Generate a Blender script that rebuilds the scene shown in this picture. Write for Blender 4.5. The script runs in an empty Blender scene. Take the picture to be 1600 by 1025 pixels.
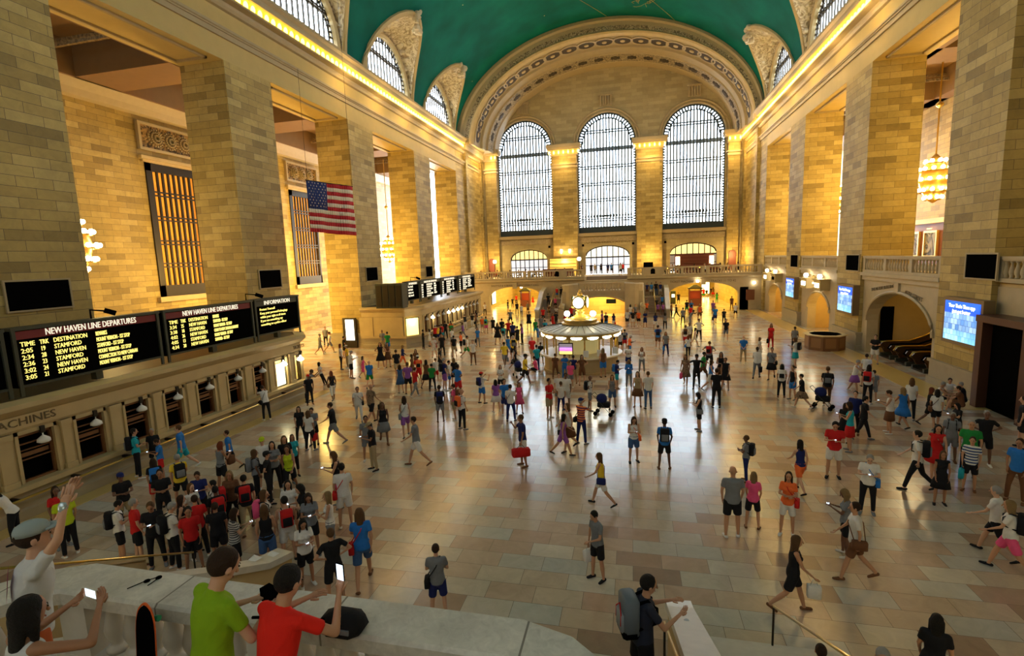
import bpy, bmesh, math, random
from math import sin, cos, pi, sqrt, radians as R
from mathutils import Vector, Matrix
SC = bpy.context.scene; COL = SC.collection
random.seed(7)
XL, XR, XC = -23.5, 15.8, -3.85          # nave faces of the piers, centre line
YW, YF = 80.5, 70.3                      # window wall, front of the great end arch
# ------------------------------------------------------------------ materials
def nmat(name):
    m = bpy.data.materials.new(name); m.use_nodes = True
    nt = m.node_tree; b = nt.nodes['Principled BSDF']
    return m, nt, b
def flat(name, col, rough=.6, metal=0., emit=0., ecol=None, spec=.5, noise=0., nscale=8., bump=0., bscale=5.):
    m, nt, b = nmat(name)
    b.inputs['Base Color'].default_value = (*col, 1); b.inputs['Roughness'].default_value = rough
    b.inputs['Metallic'].default_value = metal; b.inputs['Specular IOR Level'].default_value = spec
    if emit:
        b.inputs['Emission Color'].default_value = (*(ecol or col), 1); b.inputs['Emission Strength'].default_value = emit
    if noise:
        n = nt.nodes.new('ShaderNodeTexNoise'); n.inputs['Scale'].default_value = nscale; n.inputs['Detail'].default_value = 5
        tc = nt.nodes.new('ShaderNodeTexCoord'); nt.links.new(tc.outputs['Object'], n.inputs['Vector'])
        r = nt.nodes.new('ShaderNodeMapRange'); r.inputs[3].default_value = 1-noise; r.inputs[4].default_value = 1+noise
        nt.links.new(n.outputs['Fac'], r.inputs[0])
        v = nt.nodes.new('ShaderNodeVectorMath'); v.operation = 'SCALE'; v.inputs[0].default_value = col
        nt.links.new(r.outputs[0], v.inputs['Scale']); nt.links.new(v.outputs[0], b.inputs['Base Color'])
    if bump:
        n = nt.nodes.new('ShaderNodeTexNoise'); n.inputs['Scale'].default_value = bscale; n.inputs['Detail'].default_value = 3; n.inputs['Distortion'].default_value = 1.5
        tc = nt.nodes.new('ShaderNodeTexCoord'); nt.links.new(tc.outputs['Object'], n.inputs['Vector'])
        bp = nt.nodes.new('ShaderNodeBump'); bp.inputs['Strength'].default_value = bump; bp.inputs['Distance'].default_value = .03
        nt.links.new(n.outputs['Fac'], bp.inputs['Height']); nt.links.new(bp.outputs[0], b.inputs['Normal'])
    return m
def boxuv(nt):
    g = nt.nodes.new('ShaderNodeNewGeometry'); P = nt.nodes.new('ShaderNodeSeparateXYZ'); N = nt.nodes.new('ShaderNodeSeparateXYZ')
    nt.links.new(g.outputs['Position'], P.inputs[0]); nt.links.new(g.outputs['True Normal'], N.inputs[0])
    def M(op, a, b=None):
        n = nt.nodes.new('ShaderNodeMath'); n.operation = op
        for i, s in enumerate((a, b)):
            if s is None: continue
            if isinstance(s, (int, float)): n.inputs[i].default_value = s
            else: nt.links.new(s, n.inputs[i])
        return n.outputs[0]
    ax = M('GREATER_THAN', M('ABSOLUTE', N.outputs[0]), .6); az = M('GREATER_THAN', M('ABSOLUTE', N.outputs[2]), .75)
    def mix(f, a, b):
        return M('ADD', M('MULTIPLY', M('SUBTRACT', 1, f), a), M('MULTIPLY', f, b))
    u = mix(ax, P.outputs[0], P.outputs[1]); v = mix(az, P.outputs[2], P.outputs[1])
    c = nt.nodes.new('ShaderNodeCombineXYZ'); nt.links.new(u, c.inputs[0]); nt.links.new(v, c.inputs[1])
    return c.outputs[0], g
def ramp(nt, fac, stops):
    r = nt.nodes.new('ShaderNodeValToRGB'); el = r.color_ramp.elements
    while len(el) < len(stops): el.new(.5)
    for e, (p, c) in zip(el, stops): e.position = p; e.color = (*c, 1)
    nt.links.new(fac, r.inputs[0]); return r
def blocks(name, stops, bw, bh, mortar=.012, mcol=(.1, .07, .04), rough=.65, off=.5, bump=.3, rmin=None, blotch=.25, bs=.35, cmix=0):
    """courses of cut stone: a colour per block, veins, joints"""
    m, nt, b = nmat(name); L = nt.links.new
    uv, g = boxuv(nt)
    t = nt.nodes.new('ShaderNodeTexBrick'); t.offset = off; t.squash = 1
    L(uv, t.inputs['Vector'])
    t.inputs['Color1'].default_value = (0, 0, 0, 1); t.inputs['Color2'].default_value = (1, 1, 1, 1); t.inputs['Mortar'].default_value = (.5, .5, .5, 1)
    t.inputs['Scale'].default_value = 1; t.inputs['Mortar Size'].default_value = mortar; t.inputs['Mortar Smooth'].default_value = .1
    t.inputs['Brick Width'].default_value = bw; t.inputs['Row Height'].default_value = bh
    r = ramp(nt, t.outputs['Color'], stops); r.color_ramp.interpolation = 'LINEAR'
    n = nt.nodes.new('ShaderNodeTexNoise'); n.inputs['Scale'].default_value = bs*6; n.inputs['Detail'].default_value = 8; n.inputs['Roughness'].default_value = .65
    n.inputs['Distortion'].default_value = 1.2
    L(g.outputs['Position'], n.inputs['Vector'])
    n2 = nt.nodes.new('ShaderNodeTexNoise'); n2.inputs['Scale'].default_value = bs; L(g.outputs['Position'], n2.inputs['Vector'])
    ad = nt.nodes.new('ShaderNodeMath'); ad.operation = 'ADD'; L(n.outputs['Fac'], ad.inputs[0]); L(n2.outputs['Fac'], ad.inputs[1])
    mr = nt.nodes.new('ShaderNodeMapRange'); mr.inputs[1].default_value = .6; mr.inputs[2].default_value = 1.4
    mr.inputs[3].default_value = 1-blotch; mr.inputs[4].default_value = 1+blotch; L(ad.outputs[0], mr.inputs[0])
    v = nt.nodes.new('ShaderNodeVectorMath'); v.operation = 'SCALE'; L(r.outputs[0], v.inputs[0]); L(mr.outputs[0], v.inputs['Scale'])
    mx = nt.nodes.new('ShaderNodeMix'); mx.data_type = 'RGBA'; L(t.outputs['Fac'], mx.inputs[0]); L(v.outputs[0], mx.inputs[6]); mx.inputs[7].default_value = (*mcol, 1)
    L(mx.outputs[2], b.inputs['Base Color'])
    if rmin is not None:
        rr = nt.nodes.new('ShaderNodeMapRange'); rr.inputs[3].default_value = rmin; rr.inputs[4].default_value = rough
        L(n.outputs['Fac'], rr.inputs[0]); L(rr.outputs[0], b.inputs['Roughness'])
    else: b.inputs['Roughness'].default_value = rough
    if bump:
        bp = nt.nodes.new('ShaderNodeBump'); bp.invert = True; bp.inputs['Strength'].default_value = bump; bp.inputs['Distance'].default_value = .02
        L(t.outputs['Fac'], bp.inputs['Height']); L(bp.outputs[0], b.inputs['Normal'])
    return m
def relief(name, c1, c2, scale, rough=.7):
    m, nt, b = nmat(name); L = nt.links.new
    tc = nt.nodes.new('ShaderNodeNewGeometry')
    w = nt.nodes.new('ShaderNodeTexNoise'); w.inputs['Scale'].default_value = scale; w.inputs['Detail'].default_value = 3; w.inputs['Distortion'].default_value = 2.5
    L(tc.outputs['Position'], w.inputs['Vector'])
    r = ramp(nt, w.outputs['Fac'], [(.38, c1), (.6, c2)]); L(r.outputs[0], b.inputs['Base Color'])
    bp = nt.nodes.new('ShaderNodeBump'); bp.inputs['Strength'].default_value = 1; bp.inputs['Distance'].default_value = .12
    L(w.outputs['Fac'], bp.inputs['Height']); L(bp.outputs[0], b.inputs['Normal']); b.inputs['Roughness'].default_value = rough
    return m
STONE = blocks('caen_stone', [(0, (.26, .18, .05)), (.25, (.39, .275, .078)), (.7, (.45, .325, .10)), (1, (.51, .38, .135))], 1.35, .42, .009, bump=.2)
PLAIN = flat('dressed_stone', (.50, .38, .19), .6, noise=.18, nscale=1.5)
GREY = flat('grey_stone', (.45, .37, .24), .6, noise=.15, nscale=2)
MARBLE = flat('pale_marble', (.60, .57, .50), .35, noise=.14, nscale=5)
MOLD = flat('moulding_stone', (.40, .31, .17), .6, noise=.1, nscale=3)
FLOOR = blocks('marble_floor', [(0, (.32, .21, .15)), (.12, (.52, .35, .25)), (.4, (.57, .43, .31)), (.6, (.59, .48, .36)), (.85, (.50, .48, .43)), (1, (.68, .59, .46))],
               1.07, .58, .005, (.2, .16, .13), rough=.27, off=.37, bump=0, rmin=.13, blotch=.2, bs=.4)
FLOOR.node_tree.nodes['Principled BSDF'].inputs['Specular IOR Level'].default_value = .85
BORDER = flat('yellow_border_stone', (.60, .42, .14), .3, noise=.1, nscale=1)
PLINTH = flat('base_stone', (.36, .30, .20), .4, noise=.15, nscale=2)
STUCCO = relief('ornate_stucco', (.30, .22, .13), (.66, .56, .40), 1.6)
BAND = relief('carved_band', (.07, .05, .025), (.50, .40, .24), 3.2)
BRONZE = flat('dark_bronze', (.035, .028, .02), .45, .6)
BRASS = flat('polished_brass', (.70, .48, .13), .28, 1)
STEEL = flat('green_black_metal', (.045, .05, .035), .5, .3)
BLACK = flat('black_panel', (.003, .003, .003), 1, spec=0)
WHITE = flat('white_paint', (.8, .8, .78), .5)
WOOD = flat('brown_wood', (.20, .085, .03), .45, noise=.2, nscale=6)
DWOOD = flat('red_brown_wood', (.14, .03, .015), .5)
LAMP = flat('lit_warm_bulb', (1, .75, .35), .5, emit=7, ecol=(1, .60, .06))
GLOBE = flat('lit_white_globe', (1, .9, .7), .5, emit=14, ecol=(1, .86, .58))
CRYST = flat('lit_chandelier_bulb', (1, .85, .5), .5, emit=22, ecol=(1, .78, .40))
PANEL = flat('lit_display_panel', (1, .85, .5), .5, emit=3.2, ecol=(1, .82, .42))
AMBER = flat('amber_lit_glass', (.6, .25, .03), .6, emit=.5, ecol=(1, .34, .03), spec=.1)
LTEXT = flat('lit_yellow_lettering', (.6, .5, .1), .5, emit=.75, ecol=(1, .82, .20))
WTEXT = flat('pale_lettering', (.9, .85, .7), .5, emit=.5, ecol=(1, .92, .7))
CARVE = flat('incised_lettering', (.14, .10, .05), .8)
# ------------------------------------------------------------------ mesh helpers
class MB:
    def __init__(s): s.v = []; s.f = []; s.mi = []; s.m = 0; s.T = None
    def add(s, vs, fs):
        o = len(s.v)
        s.v += [s.T(*p) if s.T else tuple(p) for p in vs]
        for f in fs: s.f.append([i+o for i in f]); s.mi.append(s.m)
        return s
    def box(s, x0, x1, y0, y1, z0, z1):
        return s.add([(x, y, z) for z in (z0, z1) for y in (y0, y1) for x in (x0, x1)],
                     [(0, 2, 3, 1), (4, 5, 7, 6), (0, 1, 5, 4), (2, 6, 7, 3), (0, 4, 6, 2), (1, 3, 7, 5)])
    def prism(s, poly, a0, a1, axis='y'):
        """poly is (x,z) pairs for axis y, (y,z) for x, (x,y) for z"""
        n = len(poly)
        P = {'y': lambda p, a: (p[0], a, p[1]), 'x': lambda p, a: (a, p[0], p[1]), 'z': lambda p, a: (p[0], p[1], a)}[axis]
        vs = [P(p, a0) for p in poly]+[P(p, a1) for p in poly]
        fs = [list(range(n))[::-1], [i+n for i in range(n)]]+[(i, (i+1) % n, (i+1) % n+n, i+n) for i in range(n)]
        return s.add(vs, fs)
    def loft(s, rings, cap=True, closed=True):
        n = len(rings[0]); vs = [p for r in rings for p in r]; fs = []
        for k in range(len(rings)-1):
            for i in range(n if closed else n-1):
                j = (i+1) % n; fs.append((k*n+i, k*n+j, (k+1)*n+j, (k+1)*n+i))
        if cap and closed: fs += [list(range(n))[::-1], [len(vs)-n+i for i in range(n)]]
        return s.add(vs, fs)
    def lathe(s, prof, c=(0, 0, 0), n=16):
        return s.loft([[(c[0]+r*cos(2*pi*i/n), c[1]+r*sin(2*pi*i/n), c[2]+z) for i in range(n)] for r, z in prof])
    def tube(s, pts, r, n=8, cap=True):
        pts = [Vector(p) for p in pts]; rings = []
        rr = r if isinstance(r, (list, tuple)) else [r]*len(pts)
        for i, p in enumerate(pts):
            d = (pts[min(i+1, len(pts)-1)]-pts[max(i-1, 0)]).normalized()
            up = Vector((0, 0, 1)) if abs(d.z) < .9 else Vector((0, 1, 0))
            a = d.cross(up).normalized(); b = d.cross(a)
            rings.append([tuple(p+rr[i]*(a*cos(2*pi*k/n)+b*sin(2*pi*k/n))) for k in range(n)])
        return s.loft(rings, cap)
    def ball(s, c, r, n=10, m=6, sz=1.):
        return s.loft([[(c[0]+r*sin(pi*k/m)*cos(2*pi*i/n), c[1]+r*sin(pi*k/m)*sin(2*pi*i/n), c[2]-r*sz*cos(pi*k/m)) for i in range(n)] for k in range(1, m)])
    def sweep(s, prof, path):
        """prof: (offset outward, z) pairs; path: plan points (x,y); outward is to the right of travel"""
        rings = []; n = len(path)
        for i, (x, y) in enumerate(path):
            a = Vector(path[max(i-1, 0)]); b = Vector((x, y)); c = Vector(path[min(i+1, n-1)])
            d1 = (b-a).normalized() if i else (c-b).normalized(); d2 = (c-b).normalized() if i < n-1 else d1
            n1 = Vector((d1.y, -d1.x)); n2 = Vector((d2.y, -d2.x)); q = (n1+n2).normalized(); q = q/max(q.dot(n1), .3)
            rings.append([(x+q.x*o, y+q.y*o, z) for o, z in prof])
        return s.loft(rings)
    def me(s, name, mats, smooth=False):
        m = bpy.data.meshes.new(name); m.from_pydata(s.v, [], s.f)
        for x in (mats if isinstance(mats, (list, tuple)) else [mats]): m.materials.append(x)
        if any(s.mi): m.polygons.foreach_set('material_index', s.mi)
        m.validate(clean_customdata=False)
        if smooth: m.polygons.foreach_set('use_smooth', [True]*len(m.polygons))
        bm = bmesh.new(); bm.from_mesh(m); bmesh.ops.recalc_face_normals(bm, faces=bm.faces); bm.to_mesh(m); bm.free()
        return m
    def obj(s, name, mats, parent=None, smooth=False, label=None, cat=None, group=None, kind=None):
        o = bpy.data.objects.new(name, s.me(name, mats, smooth)); COL.objects.link(o)
        return tag(o, parent, label, cat, group, kind)
def tag(o, parent=None, label=None, cat=None, group=None, kind=None):
    if parent is not None: o.parent = parent; o.matrix_parent_inverse = Matrix.Translation(-parent.location)
    for k, v in (('label', label), ('category', cat), ('group', group), ('kind', kind)):
        if v: o[k] = v
    return o
def root(name, loc, label, cat, group=None, rz=0):
    o = bpy.data.objects.new(name, None); COL.objects.link(o); o.location = loc; o.rotation_euler.z = rz; o.empty_display_size = .2
    return tag(o, None, label, cat, group)
def struct(mb, name, mats, smooth=False, label=None):
    o = mb.obj(name, mats, smooth=smooth, kind='structure', label=label)
    return o
def box(x0, x1, y0, y1, z0, z1): return MB().box(x0, x1, y0, y1, z0, z1)
def copy_tree(o, loc=None, rz=None, label=None, group=None, scale=None):
    c = o.copy(); COL.objects.link(c)
    if loc is not None: c.location = loc
    if rz is not None: c.rotation_euler.z = rz
    if scale is not None: c.scale = scale
    if label: c['label'] = label
    if group: c['group'] = group
    for ch in list(o.children):
        d = ch.copy(); COL.objects.link(d); d.parent = c; d.matrix_parent_inverse = ch.matrix_parent_inverse.copy()
        for g in list(ch.children):
            e = g.copy(); COL.objects.link(e); e.parent = d; e.matrix_parent_inverse = g.matrix_parent_inverse.copy()
    return c
def text(body, size, loc, rot, mat, parent=None, name='lettering', ext=.01, align='LEFT', sx=1., spacing=1., fit=None):
    cu = bpy.data.curves.new(name, 'FONT'); cu.body = body; cu.size = size; cu.extrude = ext; cu.align_x = align
    cu.space_line = spacing; cu.resolution_u = 2; cu.materials.append(mat)
    t_ = bpy.data.objects.new(name, cu); COL.objects.link(t_); dg = bpy.context.evaluated_depsgraph_get()
    me = bpy.data.meshes.new_from_object(t_.evaluated_get(dg)); bpy.data.objects.remove(t_); bpy.data.curves.remove(cu)
    if fit:
        w_ = max(v.co.x for v in me.vertices)-min(v.co.x for v in me.vertices); sx = min(sx, fit/w_)
    o = bpy.data.objects.new(name, me); COL.objects.link(o); o.location = loc; o.rotation_euler = rot; o.scale = (sx, 1, 1)
    return tag(o, parent)
RX = R(90)
ROT_L = (RX, 0, R(90))      # readable on a left-hand wall (seen from +X)
ROT_R = (RX, 0, R(-90))     # readable on a right-hand wall (seen from -X)
ROT_F = (RX, 0, 0)          # readable on the far wall
def arch_wall(mb, u0, u1, v0, v1, ops, T, th=.6, n=14):
    """wall in (u,v) with round or flat-arched openings; ops: (uc, half width, v bottom, v spring, rise); depth d goes away from the viewer"""
    F = lambda pts: [T(u, d, v) for u, d, v in pts]
    def quad(a, b, c, d_): mb.add(F([a, b, c, d_]), [(0, 1, 2, 3)])
    def panel(ua, ub, va, vb):
        if ub-ua < 1e-4 or vb-va < 1e-4: return
        quad((ua, 0, va), (ub, 0, va), (ub, 0, vb), (ua, 0, vb)); quad((ua, th, va), (ub, th, va), (ub, th, vb), (ua, th, vb))
    u = u0
    for uc, hw, vb, vs, rise in sorted(ops):
        panel(u, uc-hw, v0, v1); panel(uc-hw, uc+hw, v0, vb)
        pts = [(uc-hw*cos(pi*k/n), vs+rise*sin(pi*k/n)) for k in range(n+1)]
        for (a, za), (b, zb) in zip(pts, pts[1:]):
            for d in (0, th): quad((a, d, za), (b, d, zb), (b, d, v1), (a, d, v1))
            quad((a, 0, za), (b, 0, zb), (b, th, zb), (a, th, za))
        for q in (uc-hw, uc+hw): quad((q, 0, vb), (q, th, vb), (q, th, vs), (q, 0, vs))
        if vb > v0: quad((uc-hw, 0, vb), (uc+hw, 0, vb), (uc+hw, th, vb), (uc-hw, th, vb))
        u = uc+hw
    panel(u, u1, v0, v1)
    quad((u0, 0, v1), (u1, 0, v1), (u1, th, v1), (u0, th, v1)); quad((u0, 0, v0), (u0, th, v0), (u0, th, v1), (u0, 0, v1)); quad((u1, 0, v0), (u1, th, v0), (u1, th, v1), (u1, 0, v1))
    return mb
def light(kind, loc, power, col, size=.5, rot=None, sizey=None, spot=None, blend=.5, name='lamp_light'):
    l = bpy.data.lights.new(name, kind); l.energy = power; l.color = col
    if kind == 'AREA':
        l.size = size
        if sizey: l.shape = 'RECTANGLE'; l.size_y = sizey
    else: l.shadow_soft_size = size
    if kind == 'SPOT': l.spot_size = spot; l.spot_blend = blend
    o = bpy.data.objects.new(name, l); COL.objects.link(o); o.location = loc
    if rot: o.rotation_euler = rot
    return o
# ------------------------------------------------------------------ people: skeletons, bodies, clothes
def rad(*a): return [R(x) for x in a]
POSES = {  # legs ((hip, knee), ...), splay, arms ((pitch, spread, elbow, inward), ...) right then left, lean, head pitch
 'st': (((3, 4), (-3, 3)), 4, ((5, 10, 14, 5), (2, 11, 10, 5)), 0, 4), 's2': (((8, 14), (-2, 0)), 7, ((0, 12, 20, 8), (8, 9, 16, 6)), 0, 8),
 'wk': (((25, 10), (-22, 20)), 2, ((-20, 10, 18, 4), (22, 9, 30, 8)), 4, 3), 'w2': (((-18, 26), (20, 6)), 2, ((18, 10, 26, 5), (-14, 10, 14, 4)), 3, 0),
 'ph': (((4, 5), (-3, 2)), 4, ((20, 10, 92, 28), (22, 8, 88, 30)), 0, 30), 'cm': (((6, 6), (-5, 2)), 5, ((62, 26, 84, 24), (58, 28, 88, 24)), -2, 0),
 'fa': (((3, 3), (-3, 2)), 5, ((14, 12, 82, 55), (16, 12, 78, 52)), 0, 4), 'hp': (((4, 3), (-4, 3)), 7, ((-20, 44, 40, 62), (-20, 44, 40, 62)), 0, 2),
 'bk': (((2, 2), (-3, 2)), 5, ((-22, 14, 14, 42), (-22, 14, 14, 42)), 0, 0), 'c1': (((3, 4), (-3, 3)), 4, ((36, 26, 112, 22), (2, 12, 10, 2)), 2, 6),
 'ar': (((18, 8), (-14, 12)), 4, ((5, 62, 12, -6), (5, 62, 12, -6)), 2, 0), 'ln': (((-2, 4), (8, 10)), 4, ((52, 12, 55, 14), (50, 12, 58, 14)), 24, 12),
 'sl': (((24, 4), (14, 0)), 5, ((15, 14, 70, 35), (-5, 20, 30, 10)), -8, 12), 'hs': (((14, 6), (-12, 12)), 4, ((38, 8, 34, 4), (38, 8, 34, 4)), 8, 10),
 'cu': (((5, 4), (-3, 3)), 4, ((2, 10, 8, 4), (12, 12, 74, 10)), 3, 24),
 'sg': (((112, 112), (106, 92)), 10, ((40, 18, 40, 20), (36, 20, 44, 20)), 10, 10), 'si': (((86, 60), (92, 80)), 8, ((30, 16, 46, 20), (34, 16, 40, 20)), 6, 12),
 'fg': (((3, 4), (-3, 2)), 5, ((10, 20, 78, 36), (8, 18, 80, 36)), 8, 26), 'fr': (((2, 2), (-4, 2)), 5, ((30, 36, 92, 24), (26, 26, 70, 44)), 14, 12),
 'up': (((3, 3), (-3, 2)), 5, ((138, 10, 18, 8), (134, 6, 16, 10)), 8, -10), 'ps': (((3, 3), (-3, 2)), 4, ((62, 34, 66, 34), (56, 34, 74, 40)), 6, 4),
 'sc': (((88, 88), (86, 84)), 6, ((42, 12, 50, 20), (30, 14, 60, 26)), 6, 12),
 'bp': (((4, 6), (-6, 2)), 4, ((30, 12, 80, 20), (34, 12, 76, 24)), 4, 10)}
def skel(pose, sex):
    legs, spl, arms, lean, hd = POSES[pose]; J = {}
    pel = Vector((0, 0, .93)); L = R(lean); up = Vector((0, -sin(L), cos(L))); fw = Vector((0, -cos(L), -sin(L)))
    J['pel'] = pel; J['up'] = up; J['fw'] = fw
    for nm, d in (('wst', .17), ('chs', .38), ('shc', .482), ('nck', .56), ('nk2', .592)): J[nm] = pel+up*d
    h = R(lean+hd*.9); hu = Vector((0, -sin(h), cos(h))); hf = Vector((0, -cos(h), -sin(h))); J['hd'] = J['nk2']+hu*.105+hf*.015; J['hu'] = hu; J['hf'] = hf
    sw = .172 if sex == 'm' else .15
    for i, s in ((0, -1), (1, 1)):
        hp_, kn = rad(*legs[i]); sp = R(spl)*s
        hip = pel+Vector((s*.09, 0, -.03)); k = hip+Vector((sin(sp), -sin(hp_), -cos(hp_))).normalized()*.43
        a = hp_-kn; an = k+Vector((sin(sp)*.6, -sin(a), -cos(a))).normalized()*.42
        f_ = max(0, -a)*.75 if pose not in ('sg', 'si') else -.25
        J['hip%d' % i], J['kn%d' % i], J['an%d' % i] = hip, k, an; J['ft%d' % i] = Vector((s*.18, -cos(f_), -sin(f_))).normalized()
        p, q, e, w = rad(*arms[i]); sh = J['shc']+Vector((s*sw, 0, 0))
        ua = Vector((s*sin(q), -sin(p+L)*cos(q), -cos(p+L)*cos(q))); el = sh+ua*.285
        fa = Vector((-s*sin(w), -sin(p+e+L)*cos(w), -cos(p+e+L)*cos(w))); wr = el+fa*.25
        J['sh%d' % i], J['el%d' % i], J['wr%d' % i], J['fa%d' % i] = sh, el, wr, fa; J['hn%d' % i] = wr+fa*.08
    low = min(J['an0'].z-.085, J['an1'].z-.085, J['pel'].z-.11)
    for k in list(J):
        if k not in ('up', 'fw', 'hu', 'hf', 'ft0', 'ft1', 'fa0', 'fa1'): J[k] = J[k]-Vector((0, 0, low))
    return J
def seg(m, p, q, r0, r1, hint=None, caps=(1, 1), n=10):
    """tapered limb piece with rounded ends; r may be (wide, deep)"""
    p, q = Vector(p), Vector(q); d = (q-p).normalized() if (q-p).length > 1e-6 else Vector((0, 0, 1))
    hint = Vector(hint) if hint is not None else (Vector((1, 0, 0)) if abs(d.x) < .9 else Vector((0, 1, 0)))
    a = (hint-d*hint.dot(d)).normalized(); b = d.cross(a)
    r0 = r0 if isinstance(r0, tuple) else (r0, r0); r1 = r1 if isinstance(r1, tuple) else (r1, r1); rings = []
    def rg(c, r, s): rings.append([tuple(c+a*(r[0]*s*cos(2*pi*i/n))+b*(r[1]*s*sin(2*pi*i/n))) for i in range(n)])
    e0 = min(r0)*caps[0]; e1 = min(r1)*caps[1]
    if e0: rg(p-d*e0*.95, r0, .3); rg(p-d*e0*.65, r0, .75)
    rg(p, r0, 1); rg(q, r1, 1)
    if e1: rg(q+d*e1*.65, r1, .75); rg(q+d*e1*.95, r1, .3)
    m.loft(rings)
def eball(m, c, rx, ry, rz, up, fw, n=12, k=8):
    c = Vector(c); x = Vector(up).cross(fw).normalized(); y = -Vector(fw).normalized(); z = Vector(up).normalized()
    m.loft([[tuple(c+x*(rx*sin(pi*j/k)*cos(2*pi*i/n))+y*(ry*sin(pi*j/k)*sin(2*pi*i/n))-z*(rz*cos(pi*j/k))) for i in range(n)] for j in range(1, k)])
def torso(m, J, sex, g=0., lo=-.06, hi=.50, arms=True, hem=0.):
    f = sex == 'f'; P = lambda d: J['pel']+J['up']*d; X = (1, 0, 0)
    W = {-.06: (.155, .11), .0: (.165 if not f else .168, .115), .17: (.135 if not f else .115, .098 if not f else .085), .36: (.158 if not f else .14, .112 if not f else .10), .47: (.160 if not f else .138, .095 if not f else .083)}
    ks = sorted(k for k in W if lo-.001 <= k <= hi)
    for a, b in zip(ks, ks[1:]):
        ra, rb = W[a], W[b]; seg(m, P(a), P(b), (ra[0]+g+(hem if a == ks[0] else 0), ra[1]+g+(hem if a == ks[0] else 0)), (rb[0]+g, rb[1]+g), X, (.4, .4), 14)
    if f and hi > .4:
        for s in (-1, 1): eball(m, P(.35)+J['fw']*(.075+g*.6)+Vector((s*.06, 0, 0)), .06+g*.5, .055+g*.5, .06+g*.5, J['up'], J['fw'])
    if arms:
        for i in (0, 1): seg(m, P(.46)+Vector(((-1, 1)[i]*.05, 0, 0)), J['sh%d' % i], (.066+g*.6, .06+g*.6), .047+g*.5)
        seg(m, P(.44), P(.53), (.10+g, .075+g), (.055+g*.3, .055+g*.3), X)
def hand(m, J, i, fine):
    s = (-1, 1)[i]; w = J['wr%d' % i]; d = J['fa%d' % i].normalized()
    lat = Vector((1, 0, 0)) if abs(d.x) < .8 else Vector((0, 0, 1)); n_ = d.cross(lat).normalized(); wd = n_.cross(d).normalized()
    if abs(d.z) > .7: wd, n_ = Vector((0, 1, 0))-d*d.y, Vector((1, 0, 0))   # hanging hand: edge on
    wd = wd.normalized(); n_ = d.cross(wd).normalized(); inn = -s
    if n_.x*inn < 0: n_ = -n_
    return w, d, wd, n_
def fingers(m, J, i, fine):
    w, d, wd, n_ = hand(m, J, i, fine); sd = 1
    for k, (o, ln) in enumerate(((-.028, .068), (-.010, .08), (.010, .076), (.028, .06))):
        a = w+d*.085+wd*o; b = a+d*ln*.5+n_*.008; c = b+(d*.75+n_*.65)*ln*.5
        m.tube([a-d*.02, a, b, c], [.009, .0095, .009, .0065], 6 if fine else 4)
    a = w+d*.03-wd*.03; m.tube([a, a-wd*.02+d*.03, a-wd*.024+d*.058+n_*.012], [.012, .0105, .008], 6 if fine else 4)
def build_body(m, J, sex):
    torso(m, J, sex); h, hu, hf = J['hd'], J['hu'], J['hf']
    seg(m, J['nck']-J['up']*.05, h-hu*.06, .056, .052)
    eball(m, h+hu*.02, .077, .098, .108, hu, hf); eball(m, h-hu*.045+hf*.02, .06, .07, .07, hu, hf)
    for i in (0, 1):
        seg(m, J['hip%d' % i], J['kn%d' % i], (.086, .092), (.052, .055)); seg(m, J['kn%d' % i], J['kn%d' % i].lerp(J['an%d' % i], .35), (.052, .055), (.05, .058)); seg(m, J['kn%d' % i].lerp(J['an%d' % i], .35), J['an%d' % i], (.05, .058), (.034, .036))
        a, ft = J['an%d' % i], J['ft%d' % i]; seg(m, a-Vector((0, 0, .045))-ft*.02, a-Vector((0, 0, .055))+ft*.12, (.036, .028), (.036, .02), (1, 0, 0))
        seg(m, J['sh%d' % i], J['el%d' % i], .045, .036); seg(m, J['el%d' % i], J['wr%d' % i], (.037, .034), (.024, .021))
        w, d, wd, n_ = hand(m, J, i, True); seg(m, w, w+d*.08, (.027, .015), (.038, .014), wd)
def head_bits(J, fine):
    m = MB(); h, hu, hf = J['hd'], J['hu'], J['hf']; x = hu.cross(hf).normalized()
    seg(m, h+hu*.012+hf*.096, h-hu*.022+hf*.112, .008, .014, n=6)
    for s in (-1, 1): eball(m, h+x*s*.078-hu*.005-hf*.005, .012, .022, .032, hu, hf, 6, 5)
    for i in (0, 1): fingers(m, J, i, fine)
    m.m = 1
    for s in (-1, 1):
        eball(m, h+x*s*.032+hu*.018+hf*.091, .013, .006, .008, hu, hf, 6, 4); seg(m, h+x*s*.018+hu*.038+hf*.093, h+x*s*.048+hu*.038+hf*.084, .004, .003, n=4)
    m.m = 2; seg(m, h-x*.02-hu*.058+hf*.088, h+x*.02-hu*.058+hf*.088, .006, .006, n=5)
    return m
def build_top(m, J, sex, kind):
    g = .018; X = (1, 0, 0)
    if kind == 'v': torso(m, J, sex, .012, -.06, .47, False); [seg(m, J['pel']+J['up']*.40+Vector((s*.07, 0, 0)), J['pel']+J['up']*.515+Vector((s*.085, 0, 0)), (.045, .09), (.022, .062), X) for s in (-1, 1)]; return
    torso(m, J, sex, g, -.06, .47, True, .012)
    if kind != 'd':
        for i in (0, 1):
            t = {'t': .62, 'l': 1, 'd': .3}[kind]; seg(m, J['sh%d' % i], J['sh%d' % i].lerp(J['el%d' % i], t), .056, .055 if kind == 't' else .046, caps=(1, .25))
            if kind == 'l': seg(m, J['el%d' % i], J['wr%d' % i], .05, .034, caps=(1, .3))
    seg(m, J['pel']-J['up']*.02, J['pel']+J['up']*.1, (.185 if sex == 'm' else .182, .135), (.165, .122), X, (.2, .4), 14)
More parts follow.
